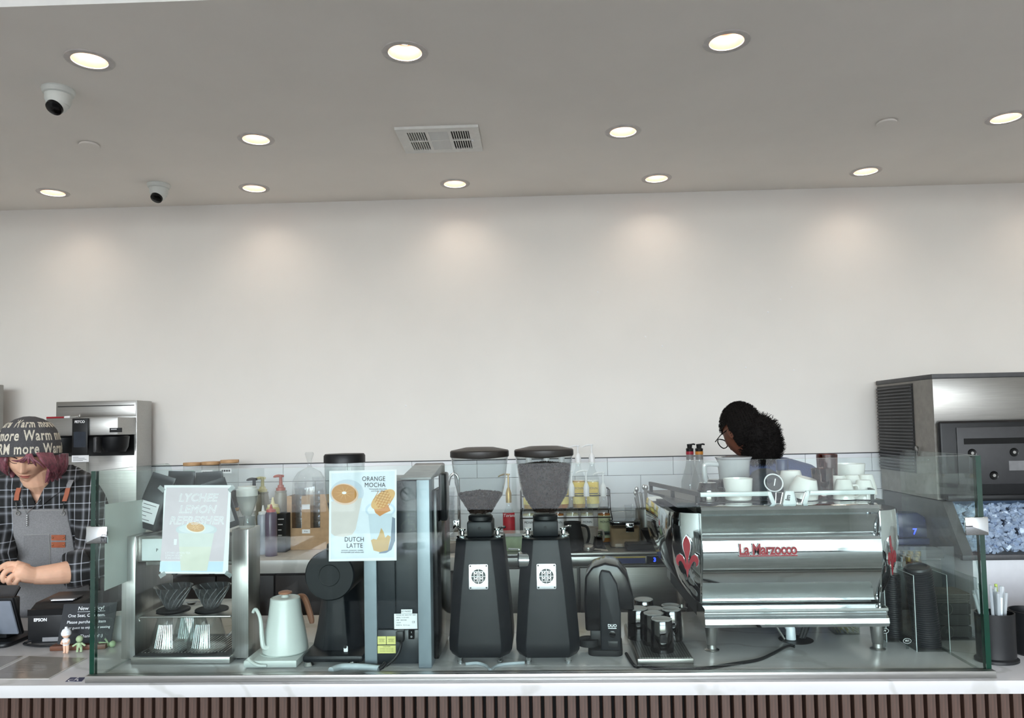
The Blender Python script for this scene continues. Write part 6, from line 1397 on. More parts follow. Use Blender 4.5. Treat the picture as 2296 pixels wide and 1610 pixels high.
c = sum(q, Vector()) / 4; sym(Vector((c.x, c.y, ZT + .0009)), Vector((.034, 0, 0)), Vector((0, .034, 0)) * .9, Vector((0, 0, 1)), t, M_paper)
# ------------------------------------------------------------------ people
def fuse(mb, name, mat, parent, voxel, smooth=4, world=True):
    """fuse overlapping closed shapes into one continuous skin"""
    o = mb.build(name + '_raw', mat, None)
    md = o.modifiers.new('r', 'REMESH'); md.mode = 'VOXEL'; md.voxel_size = voxel; md.use_smooth_shade = True
    if smooth: sm = o.modifiers.new('s', 'SMOOTH'); sm.iterations = smooth; sm.factor = .5
    dg = bpy.context.evaluated_depsgraph_get(); me = bpy.data.meshes.new_from_object(o.evaluated_get(dg)); me.name = name
    old = o.data; bpy.data.objects.remove(o); bpy.data.meshes.remove(old)
    if parent is not None and world: me.transform(Matrix.Translation(-parent.location))
    for p in me.polygons: p.use_smooth = True
    n = bpy.data.objects.new(name, me); C.objects.link(n); n.parent = parent
    return n
def g2(x, z, cx, cz, sx, sz): return math.exp(-((x - cx) / sx) ** 2 - ((z - cz) / sz) ** 2)
def head_mb(scale=1.0, nu=72, nv=56):
    """head in local coordinates: face towards -Y, z from chin to crown, metres"""
    mb = MB(); rows = []
    for j in range(nv + 1):
        b = PI * j / nv; z = -math.cos(b); r = math.sin(b); row = []
        for i in range(nu):
            a = 2 * PI * i / nu; x = r * math.sin(a); y = -r * math.cos(a); f = max(0, -y)
            X = .074 * x; Y = .092 * y if y < 0 else .098 * y; Z = .118 * z
            if z < 0:
                k = (-z) ** 1.6; X *= 1 - .36 * k; Y *= (1 - .12 * k) if y < 0 else (1 - .55 * k)
                Z += .012 * f * k * -1
            if y < -.05:
                w = min(1, (-y - .05) / .3)
                d = .020 * g2(X, Z, 0, -.030, .0125, .013) + .011 * g2(X, Z, 0, -.008, .009, .024) + .005 * (g2(X, Z, .012, -.034, .007, .008) + g2(X, Z, -.012, -.034, .007, .008))
                d -= .009 * (g2(X, Z, .031, .004, .017, .011) + g2(X, Z, -.031, .004, .017, .011)); d += .0045 * (g2(X, Z, .031, .004, .012, .007) + g2(X, Z, -.031, .004, .012, .007))
                d += .004 * (g2(X, Z, .03, .024, .022, .007) + g2(X, Z, -.03, .024, .022, .007)) + .0055 * g2(X, Z, 0, -.061, .020, .0055) + .0055 * g2(X, Z, 0, -.071, .017, .0055) - .004 * g2(X, Z, 0, -.066, .022, .0025)
                d += .004 * (g2(X, Z, .042, -.022, .02, .02) + g2(X, Z, -.042, -.022, .02, .02)) + .007 * g2(X, Z, 0, -.100, .018, .014)
                Y -= d * w
            row.append(Vector((X, Y, Z)) * scale)
        rows.append(row)
    return mb.loft(rows)
def trans(mb, mt): mb.v = [mt @ p for p in mb.v]; return mb
def merge(a, b): return a.add(b.v, b.f, 0, True)
M_skin = M('light_skin', (226, 178, 150), .5, var=.03, scale=40, spec=.3); M_skin.node_tree.nodes['Principled BSDF'].inputs['Subsurface Weight'].default_value = .08
M_lip = M('lip_skin', (190, 112, 100), .45, var=.03)
M_hair = M('wine_hair', (116, 66, 76), .45, var=.25, scale=90)
def plaid(name):
    mt = M(name, (30, 32, 36), .85, var=.05, scale=300, bump=.25); n = mt.node_tree; b = n.nodes['Principled BSDF']; tc = n.nodes.new('ShaderNodeTexCoord'); sp = n.nodes.new('ShaderNodeSeparateXYZ'); n.links.new(tc.outputs['Object'], sp.inputs[0])
    outs = []
    for ax, per, off in ((0, .054, .0), (2, .060, .02)):
        ad = n.nodes.new('ShaderNodeMath'); ad.operation = 'ADD'; ad.inputs[1].default_value = 5 + off
        if ax == 0:
            my = n.nodes.new('ShaderNodeMath'); my.operation = 'MULTIPLY_ADD'; my.inputs[1].default_value = .5; n.links.new(sp.outputs[1], my.inputs[0]); n.links.new(sp.outputs[0], my.inputs[2]); n.links.new(my.outputs[0], ad.inputs[0])
        else: n.links.new(sp.outputs[ax], ad.inputs[0])
        dv = n.nodes.new('ShaderNodeMath'); dv.operation = 'DIVIDE'; dv.inputs[1].default_value = per; fr = n.nodes.new('ShaderNodeMath'); fr.operation = 'FRACT'
        n.links.new(ad.outputs[0], dv.inputs[0]); n.links.new(dv.outputs[0], fr.inputs[0]); rp = n.nodes.new('ShaderNodeValToRGB'); cr = rp.color_ramp; cr.interpolation = 'LINEAR'
        st = [(0, 16), (.14, 16), (.22, 80), (.30, 150), (.38, 70), (.46, 18), (.64, 18), (.66, 200), (.69, 200), (.71, 24), (.95, 24), (1.0, 16)]
        while len(cr.elements) < len(st): cr.elements.new(.5)
        for e, (p, c) in zip(cr.elements, st): e.position = p; e.color = rgb((c, c * 1.02, c * 1.06))
        n.links.new(fr.outputs[0], rp.inputs[0]); outs.append(rp.outputs[0])
    mx = n.nodes.new('ShaderNodeMix'); mx.data_type = 'RGBA'; mx.inputs[0].default_value = .45; n.links.new(outs[0], mx.inputs[6]); n.links.new(outs[1], mx.inputs[7]); n.links.new(mx.outputs[2], b.inputs['Base Color'])
    return mt
M_plaid = plaid('black_white_plaid')
def ringf(levels):
    """interpolated body section (xc, yc, rx, ry) as a function of z"""
    L = sorted(levels)
    def f(z):
        if z <= L[0][0]: return L[0][1:]
        for a, b in zip(L, L[1:]):
            if z <= b[0]:
                t = (z - a[0]) / (b[0] - a[0]); t = t * t * (3 - 2 * t); return tuple(p + (q - p) * t for p, q in zip(a[1:], b[1:]))
        return L[-1][1:]
    return f
def torso_mb(f, z0, z1, n=56, m=44, grow=0.0, pw=.8, th=0.0):
    rows = []; ct, st_ = math.cos(th), math.sin(th)
    for j in range(m + 1):
        z = z0 + (z1 - z0) * j / m; xc, yc, rx_, ry_ = f(z); row = []
        for i in range(n):
            a = 2 * PI * i / n; c, s = math.cos(a), math.sin(a)
            a_, b_ = math.copysign(abs(c) ** pw, c) * (rx_ + grow), math.copysign(abs(s) ** pw, s) * (ry_ + grow)
            row.append(Vector((xc + a_ * ct - b_ * st_, yc + a_ * st_ + b_ * ct, z)))
        rows.append(row)
    return MB().loft(rows)
def front(f, x, z, off, pw=.8):
    xc, yc, rx_, ry_ = f(z); q = min(.985, abs(x - xc) / rx_); c = q ** (1 / pw); return yc - (max(0, 1 - c * c) ** .5) ** pw * ry_ - off

# --- barista at the till ---------------------------------------------------------
def BP(u, v, y): return P(u, v, y)
bx = BP(98, 1200, 2.74).x
person = thing('person', 'person in plaid shirt, grey apron and patterned knit beanie at the till', 'person', (bx, 2.76, 0))
def zv(v, y): return P(95, v, y).z
TB = .48
def lev(v, u, half, y, ry_): p = P(u, v, y); q = P(u, v, y - ry_ * .6); return (q.z, p.x, y, half * 1.80e-3, ry_)
LV = [lev(1440, 108, 92, 2.80, .105), lev(1350, 108, 90, 2.80, .108), lev(1265, 105, 88, 2.78, .11), lev(1180, 98, 94, 2.76, .115), lev(1120, 94, 102, 2.74, .11), lev(1090, 94, 99, 2.73, .098), lev(1070, 97, 84, 2.72, .082), lev(1054, 103, 58, 2.72, .066), lev(1042, 104, 40, 2.71, .052)]
bf = ringf(LV)
z0b, z1b = LV[0][0], LV[-1][0]
HO = P(65, 1009, 2.60); HM = Matrix.Translation(HO) @ RZ(.36) @ RX(.52) @ RY(.05)
body = MB(); merge(body, trans(head_mb(.97), HM))
body.tube([HO + Vector((.0, .03, -.06)), HO + Vector((-.012, .07, -.12)), Vector((bf(z1b)[0], bf(z1b)[1], z1b - .03)), Vector((bf(z1b)[0], bf(z1b)[1], z1b - .12))], [.052, .050, .050, .05], 18, smooth_path=3)
merge(body, torso_mb(bf, z0b, z1b - .012, 40, 30, -.012, th=TB))
arms = [[(180, 1092, 2.78), (205, 1180, 2.74), (199, 1266, 2.59), (150, 1283, 2.495), (76, 1291, 2.43)], [(12, 1092, 2.67), (-12, 1180, 2.64), (-38, 1288, 2.60), (-62, 1304, 2.47)]]
body.tube([P(*q) for q in arms[0]], [.042, .040, .036, .038, .028], 18, smooth_path=4); body.tube([P(*q) for q in arms[1]], [.045, .044, .04, .032], 16, smooth_path=4)
hp_ = lambda u, v, y: P(u, v, y)
body.tube([hp_(78, 1291, 2.43), hp_(58, 1287, 2.41), hp_(46, 1281, 2.40), hp_(36, 1279, 2.395)], [.026, .028, .029, .022], 14, smooth_path=3)
body.tube([hp_(60, 1278, 2.42), hp_(32, 1266, 2.40)], [.020, .016], 12)
fin = [([(40, 1266, 2.405), (18, 1265, 2.39), (2, 1273, 2.375), (-9, 1285, 2.365)], .0092), ([(35, 1275, 2.395), (15, 1280, 2.375), (6, 1293, 2.365), (9, 1304, 2.37)], .0090), ([(38, 1286, 2.388), (23, 1295, 2.372), (20, 1306, 2.37), (26, 1313, 2.38)], .0085), ([(45, 1295, 2.39), (36, 1305, 2.378), (35, 1313, 2.38), (40, 1317, 2.39)], .0076), ([(56, 1294, 2.43), (38, 1297, 2.44), (20, 1300, 2.44), (6, 1302, 2.43)], .0090)]
for pts, r in fin: body.tube([hp_(*q) for q in pts], [r * 1.12, r * 1.05, r * .95, r * .75], 10, smooth_path=4); body.ball(hp_(*pts[-1]), r * .75, 10, 8); body.ball(hp_(*pts[1]), r * 1.08, 10, 8)
# far hand
body.tube([hp_(-62, 1304, 2.47), hp_(-58, 1306, 2.43), hp_(-52, 1307, 2.40)], [.028, .03, .024], 12)
for q in range(4): body.tube([hp_(-54, 1296 + 6 * q, 2.40), hp_(-46, 1300 + 6 * q, 2.375), hp_(-40, 1308 + 4 * q, 2.365)], [.009, .0085, .007], 8, smooth_path=3)
bo = fuse(body, 'body', M_skin, person, .0023, 3)
bo.data.materials.append(M_lip); inv = HM.inverted()
off = person.location
for p in bo.data.polygons:
    q = inv @ (p.center + off)
    if q.y < -.07 and abs(q.x) < .023 and -.0775 < q.z < -.0555 and (abs(q.x) / .023) ** 2 + ((q.z + .0665) / .0105) ** 2 < 1: p.material_index = 1
_hv = [p for p in head_mb(1.0).v if p.y < 0]
def hl(x, y, z):
    q = sorted(_hv, key=lambda p: (p.x - x) ** 2 + (p.z - z) ** 2)[:3]; return HM @ (Vector((x, sum(p.y for p in q) / 3 - .0006, z)) * .97)
Mbrow = M('dark_brow', (58, 36, 36), .7)
for s in (-1, 1):
    MB().tube([hl(s * .014, -.0955, .019), hl(s * .028, -.0935, .024), hl(s * .045, -.083, .020)], [.0022, .0028, .0014], 6, smooth_path=3).build('eyebrow', Mbrow, person, world=True)
    MB().tube([hl(s * .017, -.0885, -.002), hl(s * .031, -.0885, -.0055), hl(s * .045, -.0795, -.001)], [.0011, .0016, .001], 6, smooth_path=3).build('eyelash', Mbrow, person, world=True)
MB().tube([hl(-.017, -.0925, -.0655), hl(0, -.0965, -.0665), hl(.017, -.0925, -.0655)], .0009, 6, smooth_path=3).build('mouth_line', M('mouth_dark', (120, 62, 58), .6), person, world=True)
# hair
hr = MB(); rnd = random.Random(9)
def lock(pts, r, flat=1.0): hr.tube([P(*q) for q in pts], [r * .8, r, r * .85, r * .25][:len(pts)] if len(pts) == 4 else r, 8, smooth_path=4)
for k in range(9):
    q = k / 8; lock([(84 + 32 * q, 1016, 2.505 + .055 * q), (94 + 30 * q, 1032 + 6 * q, 2.495 + .06 * q), (104 + 24 * q, 1044 + 10 * q, 2.51 + .06 * q), (113 + 22 * q * rnd.random(), 1054 + 20 * q, 2.545 + .06 * q)], .0055)
for k in range(12):
    q = k / 11; lock([(104 + 26 * q, 1018, 2.56 + .06 * q), (112 + 24 * q, 1044, 2.552 + .07 * q), (108 + 22 * q, 1062 + 4 * rnd.random(), 2.56 + .08 * q), (102 + 36 * q + 6 * rnd.random(), 1080 + 6 * rnd.random() - 12 * q, 2.575 + .08 * q)], .0085)
for k in range(7):
    q = k / 6; lock([(16 - 12 * q, 1018, 2.52 + .05 * q), (12 - 10 * q, 1034, 2.512 + .05 * q), (12 - 6 * q, 1050 + 6 * rnd.random(), 2.53 + .05 * q), (18 - 4 * q, 1066 - 4 * q, 2.56 + .05 * q)], .008)
for k in range(5):
    q = k / 4; lock([(62 + 8 * q, 1018, 2.492), (54 + 20 * q, 1028, 2.486), (40 + 50 * q, 1034 + 6 * q, 2.492), (26 + 74 * q, 1032 + 18 * q, 2.505)], .0045)
for k in range(14):
    a = PI * (k / 13); cx_ = HO.x + .01; r_ = .088; c = Vector((cx_ + r_ * math.cos(a), HO.y + .02 + r_ * 1.05 * math.sin(a), P(65, 1020, 2.6).z)); hr.tube([c, c + Vector((.0, .0, -.035)), c + Vector((-.006 * math.cos(a), -.002, -.06)), c + Vector((-.012 * math.cos(a), -.012, -.08))], [.013, .014, .012, .004], 8, smooth_path=3)
hr.build('hair', M_hair, person, world=True)
# beanie with knitted lettering
bcx, bcy = P(64, 1000, 2.585).x, 2.587
zbr = P(64, 1024, 2.48).z; zto = P(64, 933, 2.56).z; Hb = zto - zbr
prf_ = [(.0955, 0), (.0985, .006), (.0975, .03), (.093, .06), (.083, .09), (.066, .113), (.042, .129), (.018, .1375), (0, .139)]
sc_ = Hb / .139; prf_ = [(r, z * sc_) for r, z in prf_]
be = MB().lathe([(.088, .004), (.0955, 0)] + prf_[1:], 56, (bcx, bcy, zbr), mat=Matrix.Diagonal((1, 1.06, 1, 1)))
be.build('beanie', M('charcoal_knit', (76, 75, 77), .95, var=.12, scale=260, bump=.6), person, world=True)
def prof_r(z):
    for (ra, za), (rb, zb2) in zip(prf_, prf_[1:]):
        if za <= z <= zb2: return ra + (rb - ra) * (z - za) / max(1e-6, zb2 - za)
    return prf_[-2][0]
Mknit = M('cream_knit', (204, 196, 180), .95, var=.12, scale=260, bump=.5)
for txt, zc_, sz, a_ in (('warm More WARM more Warm MORE', .024, .050, .12), ('more warm Y more Warm more warm', .070, .050, .30), ('warm more Warm more warm', .111, .036, .42)):
    mb = text_mb(txt, sz, depth=.0006, bold=.0011, sx=.62, space=1.12)
    nv_ = []
    for p in mb.v:
        z = max(.002, min(Hb - .004, zc_ * sc_ + p.z)); r = prof_r(z) + .0012 - p.y; rr_ = prof_r(zc_ * sc_)
        a = -PI / 2 + p.x / rr_ + a_; nv_.append(Vector((bcx + r * math.cos(a), bcy + 1.06 * r * math.sin(a), zbr + z)))
    mb.v = nv_; mb.build('knitted_lettering', Mknit, person, world=True, fixn=False)
# shirt: torso, sleeves, collar
def on_front(u, v, off_, pw=.8):
    """first point of the pixel's sight line on the torso surface grown by off_"""
    d = ray(u, v); ct, sn = math.cos(TB), math.sin(TB); best = None; bv = 9
    for k in range(260):
        y = 2.50 + .0015 * k; p = EYE + d * (y / d.y); xc, yc, rx_, ry_ = bf(p.z); dx, dy = p.x - xc, p.y - yc
        a_, b_ = dx * ct + dy * sn, -dx * sn + dy * ct; F = (abs(a_) / (rx_ + off_)) ** (2 / pw) + (abs(b_) / (ry_ + off_)) ** (2 / pw)
        if F <= 1: return p
        if F < bv: bv = F; best = p
    return best
sh_ = MB(); merge(sh_, torso_mb(bf, P(100, 1400, 2.7).z, z1b - .006, 56, 50, .004, th=TB))
sh_.tube([P(174, 1090, 2.77), P(198, 1130, 2.76), P(210, 1190, 2.73), P(207, 1258, 2.60), P(184, 1270, 2.555)], [.060, .064, .061, .062, .058], 20, smooth_path=5)
sh_.tube([P(147, 1281, 2.505), P(166, 1277, 2.525), P(192, 1270, 2.552)], [.060, .064, .064], 22)
sh_.tube([P(14, 1090, 2.67), P(-4, 1130, 2.66), P(-12, 1190, 2.63), P(-8, 1262, 2.57)], [.058, .064, .062, .062], 20, smooth_path=5)
shirt = fuse(sh_, 'shirt', M_plaid, person, .0045, 5)
bm = bmesh.new(); bm.from_mesh(shirt.data); kill = []
tA, tB, tC = P(50, 1064, 2.63), P(110, 1064, 2.63), P(79, 1132, 2.63)
for f_ in bm.faces:
    c = f_.calc_center_median() + off
    fr_ = (c.x - bf(c.z)[0]) * math.sin(TB) - (c.y - bf(c.z)[1]) * math.cos(TB)
    if fr_ > .02 and c.z > tC.z:
        k = (c.z - tC.z) / (tA.z - tC.z); xa_ = tC.x + (tA.x - tC.x) * k; xb_2 = tC.x + (tB.x - tC.x) * k
        if xa_ < c.x < xb_2: kill.append(f_)
bmesh.ops.delete(bm, geom=kill, context='FACES'); bm.to_mesh(shirt.data); bm.free()
def lapel(pts, name):                        # collar flap as a thick strip (inner edge, outer edge)
    a = [on_front(*q[0], .010) for q in pts]; b = [on_front(*q[1], .014) for q in pts]; n = len(a); mb = MB(); o_ = Vector((0, .004, 0))
    vs = a + b + [p + o_ for p in a] + [p + o_ for p in b]; fs = []
    for i in range(n - 1): fs += [(i, i + 1, n + i + 1, n + i), (2 * n + i, 3 * n + i, 3 * n + i + 1, 2 * n + i + 1), (i, 2 * n + i, 2 * n + i + 1, i + 1), (n + i, n + i + 1, 3 * n + i + 1, 3 * n + i)]
    fs += [(0, n, 3 * n, 2 * n), (n - 1, 3 * n - 1, 4 * n - 1, 2 * n - 1)]
    mb.add(vs, fs, 0, True).build(name, M_plaid, person, world=True)
lapel([((128, 1044), (162, 1042)), ((126, 1056), (180, 1056)), ((112, 1072), (176, 1076)), ((99, 1094), (150, 1092)), ((88, 1116), (118, 1114)), ((77, 1142), (84, 1142))], 'collar')
lapel([((48, 1062), (22, 1070)), ((56, 1080), (14, 1092)), ((66, 1102), (34, 1112)), ((75, 1122), (54, 1128)), ((82, 1142), (74, 1142))], 'collar')
# apron bib and skirt
M_apron = M('grey_canvas', (132, 131, 132), .9, var=.06, scale=250, bump=.3); M_leath = M('tan_leather', (160, 88, 60), .55, var=.08)
def edge(v):
    L = [(1141, 27, 149), (1165, 28, 152), (1200, 30, 160), (1235, 40, 166), (1265, 38, 184), (1300, 30, 196), (1352, 24, 204), (1440, 22, 206)]
    for (a, l0, r0_), (b, l1, r1_) in zip(L, L[1:]):
        if v <= b: t = (v - a) / (b - a); return l0 + (l1 - l0) * t, r0_ + (r1_ - r0_) * t
    return L[-1][1:]
rows = []; m_ = 34
for j in range(m_ + 1):
    v = 1141 + (1440 - 1141) * j / m_; l, r = edge(v); rows.append([on_front(l + (r - l) * i / 20, v, .011) for i in range(21)])
mb = MB(); n = 21
for lay, d in ((0, 0), (1, .004)):
    mb.add([p + Vector((0, d, 0)) for r in rows for p in r], [(j * n + i, j * n + i + 1, (j + 1) * n + i + 1, (j + 1) * n + i) for j in range(m_) for i in range(n - 1)], 0, True)
mb.build('apron', M_apron, person, world=True, fixn=False)
def strip_on(pts, w, off_, name, mat, parent=person):
    for pp in [pts]:
        c = [on_front(u, v, off_) for u, v in pp]; mb = MB(); wv = Vector((w / 2, 0, 0)); vs = [p - wv for p in c] + [p + wv for p in c]; k = len(c)
        vs += [p + Vector((0, .0025, 0)) for p in vs]; fs = []
        for i in range(k - 1): fs += [(i, k + i, k + i + 1, i + 1), (2 * k + i, 2 * k + i + 1, 3 * k + i + 1, 3 * k + i), (i, i + 1, 2 * k + i + 1, 2 * k + i), (k + i, 3 * k + i, 3 * k + i + 1, k + i + 1)]
        fs += [(0, 2 * k, 3 * k, k), (k - 1, 2 * k - 1, 4 * k - 1, 3 * k - 1)]
        return mb.add(vs, fs).build(name, mat, parent, world=True)
strip_on([(36, 1122), (38, 1108), (42, 1094)], .017, .021, 'strap_leather', M_leath); strip_on([(144, 1124), (149, 1108), (152, 1094)], .017, .013, 'strap_leather', M_leath)
strip_on([(42, 1094), (48, 1080), (52, 1070)], .019, .010, 'strap', M_apron); strip_on([(152, 1094), (156, 1084), (160, 1076)], .019, .018, 'strap', M_apron)
for u in (40, 141):
    p = on_front(u, 1151, .014); MB().lathe([(.0055, 0), (.0055, .002), (.0085, .002), (.0085, 0)], 20, p, mat=RX(PI / 2)).build('eyelet', M_steeld, person, world=True)
    MB().tube([on_front(u, 1151, .016), on_front(u - 3 if u < 90 else u + 1, 1138, .016), on_front(u - 4 if u < 90 else u + 3, 1126, .016)], .0018, 6).build('strap_hook', M_chrome, person, world=True)
def patch(us, vs_, off_, name, mat, nx=6, ny=6):
    g = [[on_front(us[0] + (us[1] - us[0]) * i / nx, vs_[0] + (vs_[1] - vs_[0]) * j / ny, off_) for i in range(nx + 1)] for j in range(ny + 1)]; q = nx + 1; mb = MB()
    mb.add([p for r in g for p in r], [(j * q + i, j * q + i + 1, (j + 1) * q + i + 1, (j + 1) * q + i) for j in range(ny) for i in range(nx)], 0, True); return mb.build(name, mat, person, world=True, fixn=False)
patch((53, 110), (1199, 1274), .0135, 'pocket', M('grey_canvas_pocket', (124, 123, 124), .9, var=.06, scale=250, bump=.3))
Mth = M('pale_thread', (168, 166, 162), .9)
for a in ([(53, 1200), (80, 1199), (110, 1198)], [(110, 1198), (111, 1235), (111, 1274)], [(28, 1144), (90, 1145), (148, 1144)]): MB().tube([on_front(u, v, .0145) for u, v in a], .0008, 5, smooth_path=3).build('stitching', Mth, person, world=True)
for v in (1206, 1222):
    patch((115, 146), (v - 6.5, v + 6), .0145, 'leather_tab', M_leath, 4, 2)
    for u in (118, 142): MB().ball(on_front(u, v, .0150), (.003, .002, .003), 8, 6).build('rivet', M('copper_rivet', (150, 110, 80), .3, metal=.8), person, world=True)
MB().tube([on_front(46, 1118, .016), on_front(52, 1136, .017), on_front(60, 1152, .018), on_front(74, 1138, .017), on_front(92, 1120, .016)], .0011, 6).build('necklace', M_chrome, person, world=True)
for k in range(6): MB().ball(on_front(60, 1156 + 4.4 * k, .019), (.0028, .0018, .0036), 8, 6).build('pendant', M_chrome, person, world=True)
# trousers and shoes, down to the floor
tz = z0b + .02; px_ = bf(z0b)[0]
tr_ = MB()
for s in (-1, 1): tr_.tube([(px_ + s * .055, 2.80, tz), (px_ + s * .075, 2.80, .75), (px_ + s * .085, 2.80, .46), (px_ + s * .09, 2.82, .075)], [.085, .085, .062, .05], 16, smooth_path=3)
merge(tr_, torso_mb(lambda z: (px_, 2.80, .135, .10), .78, tz + .03, 32, 6)); fuse(tr_, 'trousers', M('black_twill', (26, 26, 28), .9), person, .012, 3)
for s in (-1, 1): MB().ball((px_ + s * .09, 2.77, .04), (.045, .12, .042), 16, 10).build('shoe', M_black, person, world=True)

# --- second person behind the espresso machine -------------------------------------
yq = 3.12
p2c = P(1745, 1150, yq); person2 = thing('person', 'person with dark curly ponytail and glasses in navy shirt behind espresso machine', 'person', (p2c.x, yq, 0))
M_skin2 = M('brown_skin', (112, 70, 54), .5, var=.04, scale=40, spec=.3); M_hair2 = M('black_brown_hair', (13, 10, 9), .85, var=.5, scale=160, bump=1.0, spec=.2); M_tee = M('navy_jersey', (58, 72, 108), .9, var=.06, scale=200, bump=.2)
def lv2(v, u, half, ry_, y=yq): p = P(u, v, y); return (p.z, p.x, y, half * 1.87e-3, ry_)
L2 = [lv2(1420, 1752, 84, .10), lv2(1300, 1752, 82, .10), lv2(1180, 1750, 95, .112), lv2(1106, 1748, 104, .112), lv2(1066, 1744, 98, .10), lv2(1042, 1734, 78, .085), lv2(1029, 1716, 50, .07), lv2(1020, 1700, 30, .055)]
f2 = ringf(L2); z20, z21 = L2[0][0], L2[-1][0]
H2 = P(1668, 968, yq - .04) + Vector((0, .02, 0)); HM2 = Matrix.Translation(H2) @ RZ(-2.72) @ RX(.50)
b2 = MB(); merge(b2, trans(head_mb(.95), HM2))
b2.tube([H2 + Vector((.02, .01, -.05)), Vector((f2(z21)[0] - .018, yq, z21 - .012)), Vector((f2(z21)[0], yq, z21 - .09))], [.05, .052, .07], 16, smooth_path=3); merge(b2, torso_mb(f2, z20, z21 - .02, 36, 24, -.014))
sh0, sh1 = Vector((f2(L2[4][0])[0] - .165, yq, L2[4][0] - .03)), Vector((f2(L2[4][0])[0] + .165, yq, L2[4][0] - .03))
a0 = [sh0, sh0 + Vector((-.04, .05, -.24)), sh0 + Vector((.02, .26, -.33)), sh0 + Vector((.04, .34, -.32))]; a1 = [sh1, sh1 + Vector((.04, .04, -.26)), sh1 + Vector((-.03, .25, -.33)), sh1 + Vector((-.05, .33, -.31))]
for a in (a0, a1):
    b2.tube(a, [.048, .044, .034, .028], 14, smooth_path=4); e = a[-1]; b2.ball(e + Vector((0, .04, 0)), (.035, .045, .02), 12, 8)
    for k in range(4): b2.tube([e + Vector((-.025 + .017 * k, .07, 0)), e + Vector((-.027 + .018 * k, .10, -.012)), e + Vector((-.027 + .018 * k, .115, -.035))], [.009, .0085, .007], 8, smooth_path=2)
    b2.tube([e + Vector((.03, .03, 0)), e + Vector((.045, .06, -.012)), e + Vector((.04, .085, -.02))], [.011, .01, .008], 8, smooth_path=2)
fuse(b2, 'body', M_skin2, person2, .004, 3)
ear = P(1641, 985, yq - .115)
for s in (1,):
    hl2 = lambda x, y, z: HM2 @ (Vector((x, y, z)) * .95)
    for sx in (-1, 1):
        e = MB().ball((0, 0, 0), (.007, .016, .028), 14, 10, mat=HM2.to_3x3().to_4x4() @ RX(.15)); trans(e, Matrix.Translation(hl2(sx * .074, .008, -.008))); e.build('ear', M_skin2, person2, world=True)
        MB().tube([hl2(sx * .078, .012, .008), hl2(sx * .077, -.05, .012), hl2(sx * .068, -.108, .010)], .0022, 6).build('glasses_arm', M_blackgloss, person2, world=True)
        MB().tube([hl2(sx * (.036 + .028 * math.cos(t_)), -.110 + .012 * abs(math.cos(t_)) * (1 if math.cos(t_) > 0 else 0), .0 + .022 * math.sin(t_)) for t_ in [2 * PI * k / 20 for k in range(21)]], .0024, 6).build('glasses_rim', M_blackgloss, person2, world=True)
    MB().tube([hl2(-.009, -.112, .006), hl2(.009, -.112, .006)], .002, 6).build('glasses_bridge', M_blackgloss, person2, world=True)
# hair: cap over the skull and a bushy ponytail, both bristling with short curls
hm = MB(); rnd = random.Random(12)
cap = head_mb(.95, 48, 40); cap.v = [Vector((p.x * 1.10, p.y * 1.09 if p.y > -.05 else p.y * 1.0, p.z * 1.09)) for p in cap.v]
cap.f = [f for f in cap.f if (lambda c: (c.z > .025 or (c.y > .012 and c.z > -.075)))(sum((cap.v[i] for i in f), Vector()) / len(f))]; cap.mi = [0] * len(cap.f); cap.sm = [True] * len(cap.f)
merge(hm, trans(cap, HM2))
pony = [(P(1704, 975, yq - .07), (.075, .065, .078)), (P(1716, 995, yq - .075), (.056, .06, .08)), (P(1700, 1005, yq - .08), (.062, .05, .062)), (P(1732, 1000, yq - .06), (.034, .04, .05))]
for c, r in pony:
    s_ = MB().ball((0, 0, 0), r, 22, 16); s_.v = [p * (1 + .07 * noise.noise(p * 40)) for p in s_.v]; trans(s_, Matrix.Translation(c)); merge(hm, s_)
def curl(base, nrm, L):
    t1 = nrm.orthogonal().normalized(); t2 = nrm.cross(t1); ph = rnd.random() * 6
    return [base + nrm * (L * q) + (t1 * math.cos(ph + 7 * q) + t2 * math.sin(ph + 7 * q)) * (.0045 * q) for q in (-.2, .1, .4, .7, 1.0)]
for k in range(5200):
    c, r = pony[rnd.randrange(4)]; d = Vector((rnd.gauss(0, 1), rnd.gauss(0, 1), rnd.gauss(0, 1))).normalized(); b_ = c + Vector((d.x * r[0], d.y * r[1], d.z * r[2])); n_ = Vector((d.x / r[0], d.y / r[1], d.z / r[2])).normalized()
    hm.tube(curl(b_, n_, rnd.uniform(.005, .019)), [.0010, .0009, .0009, .0008, .0004], 3, caps=False)
cvs = [HM2 @ sum((cap.v[i] for i in f), Vector()) / 4 if False else sum((cap.v[i] for i in f), Vector()) / len(f) for f in cap.f]
for k in range(3600):
    b_ = cvs[rnd.randrange(len(cvs))]; n_ = (b_ - H2).normalized(); hm.tube(curl(b_, n_, rnd.uniform(.003, .009)), [.0010, .0009, .0009, .0008, .0004], 3, caps=False)
hm.build('hair', M_hair2, person2, world=True, fixn=False)
ts = MB(); merge(ts, torso_mb(f2, P(1750, 1330, yq).z, z21 - .012, 44, 36, .004))
for a in (a0, a1): ts.tube([a[0], a[0].lerp(a[1], .5), a[0].lerp(a[1], .8)], [.062, .066, .068], 18, smooth_path=3)
fuse(ts, 'shirt', M_tee, person2, .008, 4)
tr_ = MB(); q2 = f2(z20)[0]
for s in (-1, 1): tr_.tube([(q2 + s * .06, yq, z20 + .02), (q2 + s * .08, yq, .7), (q2 + s * .085, yq, .45), (q2 + s * .09, yq - .01, .075)], [.085, .082, .062, .05], 14, smooth_path=3)
merge(tr_, torso_mb(lambda z: (q2, yq, .14, .10), .78, z20 + .06, 28, 6)); fuse(tr_, 'trousers', M('black_twill'), person2, .012, 3)
